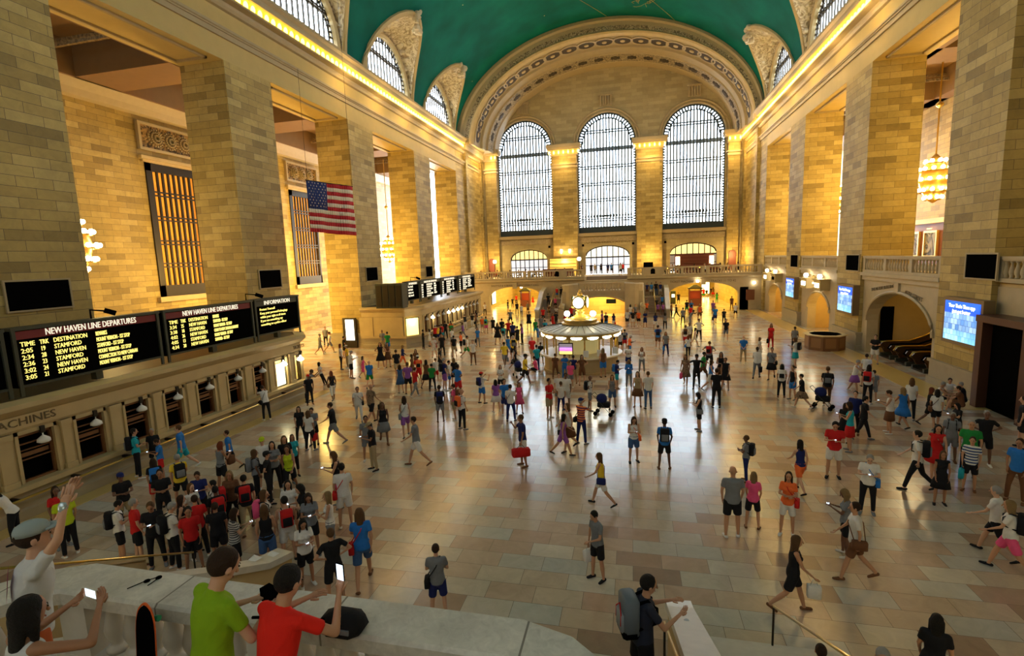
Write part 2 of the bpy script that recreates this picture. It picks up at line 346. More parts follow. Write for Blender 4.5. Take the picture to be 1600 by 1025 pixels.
def build_bot(m, J, sex, kind):
    X = (1, 0, 0); seg(m, J['pel']-J['up']*.09, J['pel']+J['up']*.07, (.17, .125), (.165, .118), X, (.5, .2), 14)
    t = {'s': .80, 'p': 1, 'c': 1, 'u': .42}[kind]
    for i in (0, 1):
        h, k, a = J['hip%d' % i], J['kn%d' % i], J['an%d' % i]; r1 = .085 if kind == 's' else .066
        seg(m, h, h.lerp(k, t), (.103, .108), (r1+.008*(kind == 's'), r1+.008*(kind == 's')), caps=(1, .3))
        if kind in 'pc': seg(m, k, k.lerp(a, .97 if kind == 'p' else .5), .066, .052 if kind == 'p' else .06, caps=(1, .3))
def skirt(m, J, sex, top=.06, n=16, fl=.05):
    k0, k1 = J['kn0'], J['kn1']; c = (k0+k1)/2; pel = J['pel']; hw = abs(k1.x-k0.x)/2+.11+fl; hd = abs(k1.y-k0.y)/2+.10+fl; rings = []
    e = pel.lerp(c, .86)
    for t, w, d in ((0, .135, .10), (.18, .178, .128), (.45, (.178+hw)/2, (.128+hd)/2), (1, hw, hd)):
        q = (pel+J['up']*top).lerp(e, t); rings.append([(q.x+w*cos(2*pi*i/n)*(1+.03*(i % 2)*t), q.y+d*sin(2*pi*i/n)*(1+.03*(i % 2)*t), q.z) for i in range(n)])
    m.loft(rings)
def shoe(J, i):
    m = MB(); a, f_ = J['an%d' % i], J['ft%d' % i]; o = Vector((0, 0, -.052)); seg(m, a+o-f_*.045, a+o+f_*.05, (.043, .034), (.045, .032), (1, 0, 0)); seg(m, a+o+f_*.05-Vector((0, 0, .004)), a+o+f_*.15-Vector((0, 0, .01)), (.047, .030), (.038, .022), (1, 0, 0)); return m
def hairm(m, J, kind):
    h, hu, hf = J['hd'], J['hu'], J['hf']; x = hu.cross(hf).normalized()
    eball(m, h+hu*.035-hf*.022, .088, .104, .108, hu, hf)
    if kind == 'l':
        eball(m, h-hf*.03-hu*.02, .094, .09, .12, hu, hf)
        seg(m, h-hf*.06-hu*.02, h-hf*.085-J['up']*.30, (.085, .05), (.06, .028), x)
        for s in (-1, 1): seg(m, h+x*s*.075-hf*.01, h+x*s*.085-hf*.01-J['up']*.2, (.03, .04), (.02, .025), x)
    if kind == 'u': eball(m, h+hu*.03-hf*.12, .045, .045, .045, hu, hf)
def capm(J):
    m = MB(); h, hu, hf = J['hd'], J['hu'], J['hf']; c = h+hu*.05-hf*.01; x = hu.cross(hf).normalized()
    m.loft([[tuple(c+x*(r_*.092*cos(2*pi*i/14))+hf*(r_*.11*sin(2*pi*i/14))+hu*z) for i in range(14)] for r_, z in ((1.0, 0), (1.0, .03), (.85, .065), (.5, .088), (.1, .095))])
    m.loft([[tuple(c+x*(w*cos(pi*i/8))+hf*(.08+d*sin(pi*i/8))+hu*z) for i in range(9)] for w, d, z in ((.075, .11, .008), (.075, .11, .018), (.07, .0, .022), (.07, .0, .01))], closed=True)
    return m
QUEUE = {}
def fuse(key, mb, vox, it=3):
    QUEUE[key] = (mb, vox, it)
def flush():
    """fuse each queued set of overlapping pieces into one continuous skin"""
    out = {}; tmp = []
    for k, (mb, vox, it) in QUEUE.items():
        o = bpy.data.objects.new('tmp', mb.me('tmp', [])); COL.objects.link(o)
        r_ = o.modifiers.new('r', 'REMESH'); r_.mode = 'VOXEL'; r_.voxel_size = vox
        s_ = o.modifiers.new('s', 'SMOOTH'); s_.factor = .5; s_.iterations = it; tmp.append((k, o))
    dg = bpy.context.evaluated_depsgraph_get(); dg.update()
    for k, o in tmp:
        me = bpy.data.meshes.new_from_object(o.evaluated_get(dg)); me.materials.clear(); me.polygons.foreach_set('use_smooth', [True]*len(me.polygons)); out[k] = me
    for k, o in tmp: d = o.data; bpy.data.objects.remove(o); bpy.data.meshes.remove(d)
    QUEUE.clear(); return out
EYE = flat('dark_eye', (.02, .015, .01), .3); LIP = flat('lip', (.35, .10, .08), .5)
def join(me, mb, mats):
    """add small features (fingers, nose, ears, eyes, mouth) to a body skin"""
    v = [tuple(p.co) for p in me.vertices]; f = [tuple(p.vertices) for p in me.polygons]; o = len(v)
    n = bpy.data.meshes.new('body'); n.from_pydata(v+mb.v, [], f+[[i+o for i in q_] for q_ in mb.f])
    for x in mats: n.materials.append(x)
    n.polygons.foreach_set('material_index', [0]*len(f)+mb.mi); n.polygons.foreach_set('use_smooth', [True]*len(n.polygons)); return n
PAL = dict(wh=(.70, .68, .65), bk=(.012, .012, .015), gy=(.19, .20, .22), rd=(.55, .018, .018), bl=(.025, .17, .55), nv=(.014, .022, .12), gn=(.02, .24, .05), yl=(.80, .55, .04), yg=(.48, .60, .02),
           pk=(.80, .10, .26), tq=(.02, .36, .46), kh=(.36, .28, .16), br=(.15, .065, .03), pp=(.26, .09, .36), dn=(.05, .11, .26))
PAL['or'] = (.85, .16, .04)
WORDS = dict(wh='white', bk='black', gy='grey', rd='red', bl='blue', nv='navy', gn='green', yl='yellow', yg='lime', pk='pink', tq='turquoise', kh='khaki', br='brown', pp='purple', dn='denim', fl='floral', so='orange-striped', sb='blue-striped', sg='grey-striped', sy='yellow-striped')
WORDS['or'] = 'orange'
CLOTH = {k: flat('cloth_'+WORDS[k], c, .85, noise=.12, nscale=14, spec=.2, bump=.5, bscale=4.5) for k, c in PAL.items()}
def striped(name, a, b, sc):
    m, nt, bs = nmat(name); L = nt.links.new; g = nt.nodes.new('ShaderNodeTexCoord'); s = nt.nodes.new('ShaderNodeSeparateXYZ'); L(g.outputs['Object'], s.inputs[0])
    w = nt.nodes.new('ShaderNodeMath'); w.operation = 'MULTIPLY'; w.inputs[1].default_value = sc; L(s.outputs[2], w.inputs[0]); f_ = nt.nodes.new('ShaderNodeMath'); f_.operation = 'FRACT'; L(w.outputs[0], f_.inputs[0])
    r = ramp(nt, f_.outputs[0], [(0, a), (.5, b)]); r.color_ramp.interpolation = 'CONSTANT'; L(r.outputs[0], bs.inputs['Base Color']); bs.inputs['Roughness'].default_value = .85; return m
CLOTH['so'] = striped('striped_orange', (.8, .22, .05), (.10, .02, .10), 11); CLOTH['sb'] = striped('striped_blue', (.7, .7, .68), (.03, .06, .2), 11); CLOTH['sg'] = striped('striped_grey', (.5, .48, .45), (.05, .05, .06), 18); CLOTH['sy'] = striped('striped_yellow', (.62, .60, .06), (.08, .08, .03), 13)
CLOTH['fl'] = relief('floral_cloth', (.03, .015, .012), (.65, .42, .25), 14)
SKIN = [flat('skin_%d' % i, c, .55) for i, c in enumerate(((.60, .34, .22), (.50, .26, .15), (.36, .17, .09), (.16, .07, .04)))]
HAIR = [flat('hair_%d' % i, c, .75, spec=.25, bump=.6, bscale=38) for i, c in enumerate(((.010, .008, .007), (.030, .015, .008), (.10, .05, .02), (.22, .14, .06), (.3, .29, .28), (.16, .035, .012)))]
# ------------------------------------------------------------------ floor and side walls
struct(box(XL-14, XR+14, -6, 100, -.3, 0), 'floor', FLOOR)
struct(box(-18.1, -17.45, 6, 26.2, 0, .012).box(-19.6, -17.6, 43, 59.5, 0, .012), 'floor_border_left', BORDER)
struct(box(13.9, 15.5, 26, 68.9, 0, .012), 'floor_border_right', BORDER)
BAYS = [(17.75, 27.25), (31.3, 40.85), (45.1, 54.4), (58.9, 68.3)]
PIERS = [(4.2-8, 4.2), (13.65, 17.75), (27.25, 31.3), (40.85, 45.1), (54.4, 58.9)]
TL = lambda u, d, v: (XL-d, u, v)
TR = lambda u, d, v: (XR+d, u, v)
TF = lambda u, d, v: (u, YW+d, v)
def profile(side, off, z0):   # side -1 left, +1 right
    X = XL if side < 0 else XR
    return [(X-side*o, z0+z) for o, z in off]
for side, nm in ((-1, 'left'), (1, 'right')):
    X = XL if side < 0 else XR
    a, b = (X-3.15, X) if side < 0 else (X, X+3.15)
    for k, (y0, y1) in enumerate(PIERS):
        m = box(a, b, y0, y1, 0, 19.7)
        struct(m, 'pillar_%s' % nm, STONE)
        m = MB().box(a-.12, b+.12, y0-.12, y1+.12, 0, 1.15).box(a-.2, b+.2, y0-.2, y1+.2, 0, .35).box(a-.2, b+.2, y0-.2, y1+.2, 1.15, 1.3)
        struct(m, 'pillar_base_%s' % nm, PLINTH)
    # last solid stretch with its shallow pilaster strips
    m = box(a, b, 68.3, YW+.6, 0, 24.6)
    for y0, y1 in ((71.9, 72.7), (79.6, 80.5)):
        m.box(min(X, X-side*.35), max(X, X-side*.35), y0, y1, 4.6 if side < 0 else 0, 22.9)
    struct(m, 'wall_%s' % nm, STONE)
    # beam above the openings, then architrave, frieze and cornice
    struct(box(a, b, -8, 68.3, 19.7, 24.6), 'lintel_%s' % nm, flat('golden_lintel_stone', (.52, .38, .13), .6, noise=.1, nscale=1.5))
    P = lambda pr: [(X-side*o, z) for o, z in pr]
    m = MB().prism(P([(0, 20.95), (.12, 20.95), (.12, 21.25), (.2, 21.25), (.2, 21.32), (.28, 21.36), (.28, 21.5), (.05, 21.55), (0, 21.55)]), -8, YW)
    m.prism(P([(0, 22.55), (.18, 22.6), (.3, 22.75), (.3, 22.95), (.75, 23.0), (.75, 23.12), (0, 23.12)]), -8, YW)
    m.prism(P([(0, 23.6), (.95, 23.6), (1.0, 23.75), (1.0, 23.95), (1.2, 24.1), (1.2, 24.3), (.5, 24.45), (.5, 24.6), (0, 24.6)]), -8, YW)
    struct(m, 'cornice_%s' % nm, MOLD)
    struct(MB().prism(P([(0, 23.12), (.28, 23.12), (.28, 23.6), (0, 23.6)]), -8, YW), 'cornice_cove_%s' % nm, flat('gilded_cove', (.75, .5, .1), .5))
    # recessed panel line on each lintel soffit
    for y0, y1 in BAYS+[(4.2, 13.65)]:
        m = MB()
        for q in ((a+.5, b-.5, y0+.7, y0+.85), (a+.5, b-.5, y1-.85, y1-.7), (a+.5, a+.65, y0+.7, y1-.7), (b-.65, b-.5, y0+.7, y1-.7)):
            m.box(*q, 19.58, 19.7)
        struct(m, 'trim_soffit', MOLD)
    # aisle beyond the piers: ceiling with coffers and a skylight, and the outer wall
    ax0, ax1, xo = (-36.5, X-3.15, -36.5) if side < 0 else (X+3.15, 27.5, 27.5)
    m = box(ax0, ax1, -8, YW, 22.4, 22.9)
    for yc in [(p[0]+p[1])/2 for p in PIERS]+[70]:
        m.box(ax0, ax1, yc-1.6, yc+1.6, 20.2, 22.4)
    m.box(ax0, ax0+1.2, -8, YW, 20.2, 22.4).box(ax1-1.2, ax1, -8, YW, 20.2, 22.4)
    struct(m, 'ceiling_aisle_%s' % nm, flat('aisle_ceiling_brown_'+nm, (.20, .11, .045), .7, noise=.1, nscale=2))
    m = MB()
    for y0, y1 in BAYS:
        for q in (0, .5):
            m.box(ax0+1.2, ax1-1.2, y0+1.3-q, y0+1.5-q, 21.2+q, 21.4+q).box(ax0+1.2, ax1-1.2, y1-1.5+q, y1-1.3+q, 21.2+q, 21.4+q)
    struct(m, 'trim_coffers_%s' % nm, relief('coffer_relief_'+nm, (.10, .06, .025), (.26, .16, .07), 2.5))
    for y0, y1 in BAYS:
        o = MB(); yc = (y0+y1)/2; xm = (ax0+ax1)/2
        for i in range(4):
            for j in range(3):
                o.box(xm-2.4+i*1.25, xm-1.4+i*1.25, yc-2+j*1.4, yc-.9+j*1.4, 22.33, 22.39)
        struct(o, 'window_skylight_%s' % nm, flat('skylight_glass', (.6, .8, .8), .4, emit=.8, ecol=(.62, .85, .85)))
# left aisle outer wall with two great barred windows
wl = [(35.3, 2.4), (52.3, 2.4), (22.2, 2.4), (65, 2.4)]
struct(arch_wall(MB(), -8, YW, 0, 20.2, [(c, h, 5.4, 15.8, .001) for c, h in wl], lambda u, d, v: (-36.5-d, u, v), .6, 2), 'wall_aisle_left', STONE)
for k, (c, h) in enumerate(wl):
    w = box(-37.0, -36.95, c-h, c+h, 5.4, 15.8)
    struct(w, 'window_%d' % (k+1), AMBER)
    g = MB(); g.box(-36.7, -36.4, c-h, c+h, 5.4, 6.3).box(-36.7, -36.4, c-h, c+h, 15.2, 15.8).box(-36.7, -36.4, c-h, c-h+.45, 5.4, 15.8).box(-36.7, -36.4, c+h-.25, c+h, 5.4, 15.8)
    for i in range(9):
        u = c-h+.5+i*.5; g.box(-36.6, -36.45, u-.075, u+.075, 5.4, 15.8)
    for z in (7.9, 9.7, 11.6, 13.5):
        for q in (-.14, .14): g.box(-36.62, -36.42, c-h, c+h, z+q-.05, z+q+.05)
    struct(g, 'window_frame_%d' % (k+1), BRONZE)
    struct(MB().box(-36.6, -36.2, c-h-.3, c+h+.3, 5.0, 5.4).box(-36.5, -36.1, c-h-.5, c+h+.5, 16.0, 16.25).box(-36.5, -36.25, c-h-.3, c+h+.3, 15.8, 16), 'window_sill_%d' % (k+1), PLAIN)
    r = box(-36.5, -36.35, c-h-.2, c+h+.2, 16.9, 18.6); struct(r, 'trim_relief_%d' % (k+1), relief('scroll_relief', (.05, .03, .015), (.36, .22, .08), 1.9))
    fr = MB()
    for a, b, z0, z1 in ((c-h-.4, c+h+.4, 18.6, 18.8), (c-h-.4, c+h+.4, 16.7, 16.9), (c-h-.4, c-h-.2, 16.9, 18.6), (c+h+.2, c+h+.4, 16.9, 18.6)): fr.box(-36.5, -36.2, a, b, z0, z1)
    for j in (-1.3, 0, 1.3):     # carved rosettes of the relief
        for rr_, dd in ((.62, .12), (.42, .2), (.2, .28)):
            for q in range(18):
                t = 2*pi*q/18; fr.box(-36.35-.0, -36.35+dd, c+j+rr_*cos(t)-.05, c+j+rr_*cos(t)+.05, 17.75+rr_*sin(t)-.05, 17.75+rr_*sin(t)+.05)
    struct(fr, 'trim_frieze_%d' % (k+1), MOLD)
struct(MB().prism([(-36.5, 19.2), (-36.1, 19.3), (-35.9, 19.7), (-35.5, 20.2), (-36.5, 20.2)], -8, YW), 'trim_aisle_cornice', MOLD)
# right aisle outer wall, with the timber-lined restaurant level
struct(box(27.5, 28.1, -8, YW, 0, 20.2), 'wall_aisle_right', STONE)
struct(box(XR+.3, 27.5, -8, 69, 5.0, 5.55), 'floor_gallery_right', PLAIN)
struct(box(27.2, 27.5, 40, 66, 5.55, 9.3), 'wall_restaurant', DWOOD)
struct(MB().box(26.7, 27.5, 40, 66, 9.3, 9.5).box(26.9, 27.5, 40, 66, 9.5, 9.75), 'trim_restaurant', flat('tan_shelf_edge', (.6, .42, .16), .5))  # tan trim along the top of the timber wall
for y in (52.4, 55.6, 58.6):
    p = root('framed_picture', (27.1, y, 6.2), 'dark painting in a gilt frame on the red timber wall of the upper gallery', 'picture', 'gilt framed pictures in the upper gallery')
    fm = MB()
    for q in ((y-1.1, y+1.1, 8.45, 8.65), (y-1.1, y+1.1, 6.15, 6.35), (y-1.1, y-.92, 6.35, 8.45), (y+.92, y+1.1, 6.35, 8.45)): fm.box(27.02, 27.2, *q)
    fm.obj('frame', flat('gilt', (.8, .5, .12), .35, .7), p)
    MB().box(27.1, 27.2, y-.92, y+.92, 6.35, 8.45).obj('canvas', relief('dark_painting', (.02, .015, .012), (.3, .26, .18), .9), p)
    MB().box(26.9, 27.0, y-.3, y+.3, 8.8, 8.86).obj('picture_light', LAMP, p)
# ------------------------------------------------------------------ vault with lunettes
def vault_mat():
    m, nt, b = nmat('teal_painted_vault'); L = nt.links.new
    g = nt.nodes.new('ShaderNodeNewGeometry'); n = nt.nodes.new('ShaderNodeTexNoise'); n.inputs['Scale'].default_value = .25; n.inputs['Detail'].default_value = 6
    L(g.outputs['Position'], n.inputs['Vector'])
    r = ramp(nt, n.outputs['Fac'], [(.3, (.0, .085, .066)), (.62, (.0, .145, .112)), (.8, (.008, .20, .155))])
    v = nt.nodes.new('ShaderNodeTexVoronoi'); v.inputs['Scale'].default_value = .45; L(g.outputs['Position'], v.inputs['Vector'])
    c = nt.nodes.new('ShaderNodeMath'); c.operation = 'LESS_THAN'; c.inputs[1].default_value = .035; L(v.outputs['Distance'], c.inputs[0])
    mx = nt.nodes.new('ShaderNodeMix'); mx.data_type = 'RGBA'; L(c.outputs[0], mx.inputs[0]); L(r.outputs[0], mx.inputs[6]); mx.inputs[7].default_value = (.7, .6, .25, 1)
    L(mx.outputs[2], b.inputs['Base Color']); b.inputs['Roughness'].default_value = .8; b.inputs['Specular IOR Level'].default_value = .15; return m
VM = vault_mat()
AV, BV, Z0V, XV = 19.9, 13.9, 23.5, -3.95
LUN = [22.5, 36.1, 49.8, 63.6]
RO, HO, WR = 5.5, 7.8, 4.5              # opening in the vault: half width, height; window half width
def vx(z, side):                          # vault surface x at height z
    t = min(1, (z-Z0V)/BV); return XV+side*AV*sqrt(max(0, 1-t*t))
def petal(t): return RO*max(0, cos(t)), HO*sin(t)
def zpet(dy):                             # lower edge of the vault above a lunette
    lo, hi = 0, pi/2
    for _ in range(30):
        md = (lo+hi)/2
        if petal(md)[0] > dy: lo = md
        else: hi = md
    return petal(lo)[1]
ys = set([-8, 0, 8, 14, 17, YF])
ysk = []
for c in LUN:
    for q in range(-24, 25): ys.add(round(c+RO*sin(pi/2*q/24), 4))
    ys |= {c-RO-.01, c+RO+.01}
ys = sorted(y for y in ys if y <= YF)
for side, nm in ((-1, 'left'), (1, 'right')):
    rings = []
    for y in ys:
        z0 = 0
        for c in LUN:
            if abs(y-c) < RO: z0 = zpet(abs(y-c))
        a0 = math.asin(min(1, z0/BV)); n = 26
        rings.append([(XV+side*AV*cos(a0+(pi/2-a0)*k/n), y, Z0V+BV*sin(a0+(pi/2-a0)*k/n)) for k in range(n+1)])
    m = MB(); m.loft(rings, cap=False, closed=False)
    struct(m, 'ceiling_vault_%s' % nm, VM, True)
GOLDL = flat('gold_line_paint', (.30, .26, .08), .6)
def vpt(th, y, r=.03): return (XV+(AV-r)*cos(th), y, Z0V+(BV-r)*sin(th))
m = MB()     # faint gold lines drawn on the vault
random.seed(3)
for a, b in (((1.93, 55), (1.52, 70)), ((1.40, 62), (1.05, 71)), ((2.2, 48), (1.93, 55))):
    m.tube([vpt(a[0]+(b[0]-a[0])*t/8, a[1]+(b[1]-a[1])*t/8) for t in range(9)], .035, 4)
for k in range(26):
    th, y = random.uniform(1.02, 1.36), random.uniform(58, 66); pts = []
    for t in range(7):
        pts.append(vpt(th, y)); th += random.uniform(-.02, .035); y += random.uniform(-.3, .8)
    m.tube(pts, .03, 4)
struct(m, 'trim_vault_lines', GOLDL)
GLASSW = flat('bright_frosted_glass', (.85, .93, 1), .5, emit=1.0, ecol=(.86, .94, 1.0))
def glass_mat(tint=(.93, .97, 1)):
    m, nt, b = nmat('window_glass'); L = nt.links.new
    tr = nt.nodes.new('ShaderNodeBsdfTransparent'); tr.inputs[0].default_value = (*tint, 1); gl = nt.nodes.new('ShaderNodeBsdfGlossy'); gl.inputs['Roughness'].default_value = .1
    mx = nt.nodes.new('ShaderNodeMixShader'); mx.inputs[0].default_value = .06; L(tr.outputs[0], mx.inputs[1]); L(gl.outputs[0], mx.inputs[2])
    L(mx.outputs[0], nt.nodes['Material Output'].inputs['Surface']); return m
GLASS = glass_mat(); EGLASS = glass_mat((.13, .12, .10))  # dark tint holds back daylight through the unseen east windows
n = 20; wn = 5
for side, nm in ((-1, 'left'), (1, 'right')):
    XW = XV+side*(AV+.1)
    ops = [(c, WR, 24.6, 25.6, 4.1) for c in LUN]
    T = (lambda u, d, v: (XW-d, u, v)) if side < 0 else (lambda u, d, v: (XW+d, u, v))
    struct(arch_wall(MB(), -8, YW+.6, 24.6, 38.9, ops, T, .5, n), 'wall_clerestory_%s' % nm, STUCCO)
    for c in LUN:
        # ribs between the window arch and the opening in the vault
        ra, rb, rc = [], [], []
        for k in range(n+1):
            t = pi*k/n; dy, dz = petal(t if t <= pi/2 else pi-t); dy = dy if t <= pi/2 else -dy
            ra.append((XW-side*.02, c+(WR+.3)*cos(t), 25.6+(4.4)*sin(t)-(1.0 if k in (0, n) else 0)))
            z = Z0V+dz; rb.append((vx(z, side)-side*.05, c+dy, z))
            rc.append((vx(z, side)-side*.05, c+dy*.93, Z0V+dz*.96))
        m = MB(); mid = [tuple((Vector(p)*.5+Vector(q)*.5)+Vector((side*.5, 0, 0))) for p, q in zip(ra, rc)]
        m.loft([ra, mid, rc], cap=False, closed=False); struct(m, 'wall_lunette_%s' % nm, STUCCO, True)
        m = MB(); m.tube(rb, .22, 6); m.loft([rc, rb], cap=False, closed=False)
        m.tube([(XW-side*.1, c+(WR+.15)*cos(pi*k/n), 25.2+4.5*sin(pi*k/n)) for k in range(n+1)], .3, 6)
        struct(m, 'trim_lunette_%s' % nm, PLAIN)
        tip = rb[n//2]; m = MB()
        for q in range(14):
            m.ball((tip[0]+random.uniform(-.3, .3), tip[1]+random.uniform(-.8, .8), tip[2]-random.uniform(-.4, 1.4)), random.uniform(.15, .4), 6, 4)
        for q in range(60):
            k = random.randint(2, n-2); f_ = random.uniform(.2, .9); p = Vector(ra[k])*(1-f_)+Vector(rc[k])*f_+Vector((side*.5*(1-abs(2*f_-1)), 0, 0))
            m.ball(tuple(p), random.uniform(.12, .32), 6, 4)
        struct(m, 'trim_cartouche_%s' % nm, flat('stucco_ornament', (.62, .52, .36), .7))
        g = MB(); xx = XW+side*.25
        g.loft([[(xx, c-WR*1.0, 24.6)]+[(xx, c-WR*cos(pi*k/n), 25.6+4.1*sin(pi*k/n)) for k in range(n+1)]+[(xx, c+WR, 24.6)]]*1, cap=False)
        g.f.append(list(range(len(g.v)))); g.mi.append(0)
        wn += 1; struct(g, 'window_%d' % wn, GLASS)
        fr = MB()
        for k in range(-6, 7):
            h = 25.6+4.1*sqrt(max(0, 1-(k*.66/WR)**2)); fr.box(xx-.06, xx+.06, c+k*.66-.08, c+k*.66+.08, 24.6, h)
        for z in (27.6, 27.85): fr.box(xx-.08, xx+.08, c-WR*.87, c+WR*.87, z-.06, z+.06)
        for k in range(n):
            for q in (1, .86):
                t0, t1 = pi*k/n, pi*(k+1)/n
                fr.tube([(xx-side*.1, c-WR*q*cos(t0), 25.6+4.1*q*sin(t0)), (xx-side*.1, c-WR*q*cos(t1), 25.6+4.1*q*sin(t1))], .12 if q == 1 else .07, 4)
        for k in range(1, 28):
            t = pi*k/28; fr.tube([(xx-side*.1, c-WR*cos(t), 25.6+4.1*sin(t)), (xx-side*.1, c-WR*.84*cos(t), 25.6+4.1*.84*sin(t))], .09, 4)
        struct(fr, 'window_frame_%d' % wn, BRONZE)
# ------------------------------------------------------------------ great end arch
def ell(cx, a, b, z0, y, n=48, t0=0, t1=pi): return [(cx-a*cos(t0+(t1-t0)*k/n), y, z0+b*sin(t0+(t1-t0)*k/n)) for k in range(n+1)]
arch = [(-3.95, 20.2, 14.2, 23.5, YF+.1), (-3.95, 19.85, 13.85, 23.5, YF-.3), (-3.85, 19.5, 13.5, 23.5, YF-.35), (-3.8, 19.3, 13.3, 23.5, YF-.1), (-3.7, 18.95, 12.85, 23.5, YF-.1)]
m = MB(); m.loft([ell(*a) for a in arch], cap=False, closed=False); struct(m, 'trim_end_arch', MOLD)
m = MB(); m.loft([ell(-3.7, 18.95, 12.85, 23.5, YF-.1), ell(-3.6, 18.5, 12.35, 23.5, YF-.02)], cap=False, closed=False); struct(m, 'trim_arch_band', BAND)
m = MB(); m.loft([ell(*a) for a in ((-3.6, 18.5, 12.35, 23.5, YF-.02), (-3.55, 18.4, 12.15, 23.5, YF-.15), (-3.5, 18.2, 11.95, 23.5, YF), (-3.45, 18.05, 11.8, 23.5, YF+.5))], cap=False, closed=False); struct(m, 'trim_arch_roll', PLAIN)
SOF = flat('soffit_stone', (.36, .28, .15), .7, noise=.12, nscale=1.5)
MDK = flat('dark_bronze_ground', (.05, .035, .02), .8)  # near-black ground of the medallions and band ornaments
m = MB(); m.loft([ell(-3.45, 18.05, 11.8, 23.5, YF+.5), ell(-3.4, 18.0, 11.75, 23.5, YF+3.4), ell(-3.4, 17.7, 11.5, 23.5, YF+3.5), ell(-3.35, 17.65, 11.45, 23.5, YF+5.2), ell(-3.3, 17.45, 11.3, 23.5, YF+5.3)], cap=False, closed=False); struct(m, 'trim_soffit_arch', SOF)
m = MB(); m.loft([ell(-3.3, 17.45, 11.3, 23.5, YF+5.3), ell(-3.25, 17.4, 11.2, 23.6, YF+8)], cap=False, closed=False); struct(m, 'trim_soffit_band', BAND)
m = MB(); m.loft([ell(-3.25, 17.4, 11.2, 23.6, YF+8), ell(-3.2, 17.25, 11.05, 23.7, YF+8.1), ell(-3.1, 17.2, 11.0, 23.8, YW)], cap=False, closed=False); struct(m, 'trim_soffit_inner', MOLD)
for k in range(1, 24):                   # rosette medallions in the soffit
    t = pi*k/24; c = Vector((-3.42-18.0*cos(t), YF+1.9, 23.5+11.72*sin(t))); nrm = Vector((cos(t)/18., 0, -sin(t)/11.7)).normalized()
    tx = Vector((0, 1, 0)); ty = nrm.cross(tx)
    m = MB(); P = lambda r_, h_, q: tuple(c+tx*r_*.95*cos(q)+ty*r_*sin(q)+nrm*h_)
    m.loft([[P(r_, h_, 2*pi*i/14) for i in range(14)] for r_, h_ in ((1.35, -.2), (1.35, .08), (1.15, .12), (1.08, .03))], cap=False)
    o = struct(m, 'trim_medallion', MOLD)
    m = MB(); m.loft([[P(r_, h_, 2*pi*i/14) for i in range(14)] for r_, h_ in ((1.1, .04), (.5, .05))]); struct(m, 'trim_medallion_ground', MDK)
    m = MB()
    c2 = Vector((-3.3-17.45*cos(t+pi/48), YF+6.6, 23.55+11.26*sin(t+pi/48))); tb = Vector((sin(t+pi/48)*17.4, 0, cos(t+pi/48)*11.2)).normalized(); nb = Vector((cos(t+pi/48)/17.4, 0, -sin(t+pi/48)/11.2)).normalized()
    for u_, w_ in ((0, .34), (-.42, .2), (.42, .2)): m.loft([[tuple(c2+tx*(sx_*(w_+.25)*k_)+tb*(u_+sy_*w_*k_)+nb*h_) for sx_, sy_ in ((-1, -.4), (-.5, -1), (.5, -1), (1, -.4), (1, .4), (.5, 1), (-.5, 1), (-1, .4))] for k_, h_ in ((1, -.1), (1, .06), (.6, .14))])
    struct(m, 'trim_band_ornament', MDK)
    m = MB(); m.loft([[P(r_, h_, 2*pi*i/8) for i in range(8)] for r_, h_ in ((.36, .0), (.30, .14), (.08, .2))]); struct(m, 'trim_medallion_boss', PLAIN)
# ------------------------------------------------------------------ window wall
WC = [-16.3, -3.7, 8.8]; HW = 4.3
ops = [(c, HW, 11.0, 24.3, 4.3) for c in WC]
WST = blocks('far_wall_stone', [(0, (.34, .27, .13)), (.5, (.40, .32, .16)), (1, (.46, .37, .19))], 1.6, .5, .006, (.2, .15, .08), bump=.1, blotch=.15)
struct(arch_wall(MB(), XL, XR, 10.0, 37.5, ops, TF, 1.2, 24), 'wall_far', WST)
DC = [(-16.1, 3.0, 4.6, 7.3, 1.5), (-3.7, 3.35, 4.6, 7.5, 1.5), (8.9, 3.3, 4.6, 7.5, 1.4)]
struct(arch_wall(MB(), XL, XR, 4.6, 10.0, DC, TF, 1.2, 16), 'wall_far_lower', WST)
m = MB()
for c in WC:
    m.tube([(c-(HW+.55)*cos(pi*k/24), YW-.05, 24.3+(HW+.55)*sin(pi*k/24)) for k in range(25)], .16, 6)
    m.tube([(c-(HW+.15)*cos(pi*k/24), YW-.02, 24.3+(HW+.15)*sin(pi*k/24)) for k in range(25)], .12, 6)
    for q in range(5): m.box(c-.8+q*.36, c-.62+q*.36, YW-.35, YW, 29.6, 30.9)
    m.box(c-1, c+1, YW-.5, YW, 30.9, 31.15).box(c-.9, c+.9, YW-.2, YW, 29.5, 30.9)
    m.box(c-HW-.3, c+HW+.3, YW-.35, YW, 10.5, 10.95)
struct(m, 'trim_window_arches', MOLD)
struct(MB().box(-20.5, -12.2, YW-.2, YW, 9.6, 10.3).box(-8.1, .7, YW-.2, YW, 9.6, 10.3).box(4.4, 13.3, YW-.2, YW, 9.6, 10.3), 'trim_window_sill', relief('guilloche', (.3, .22, .12), (.5, .4, .24), 7))
FR = flat('blue_grey_window_iron', (.03, .045, .055), .5, .3)
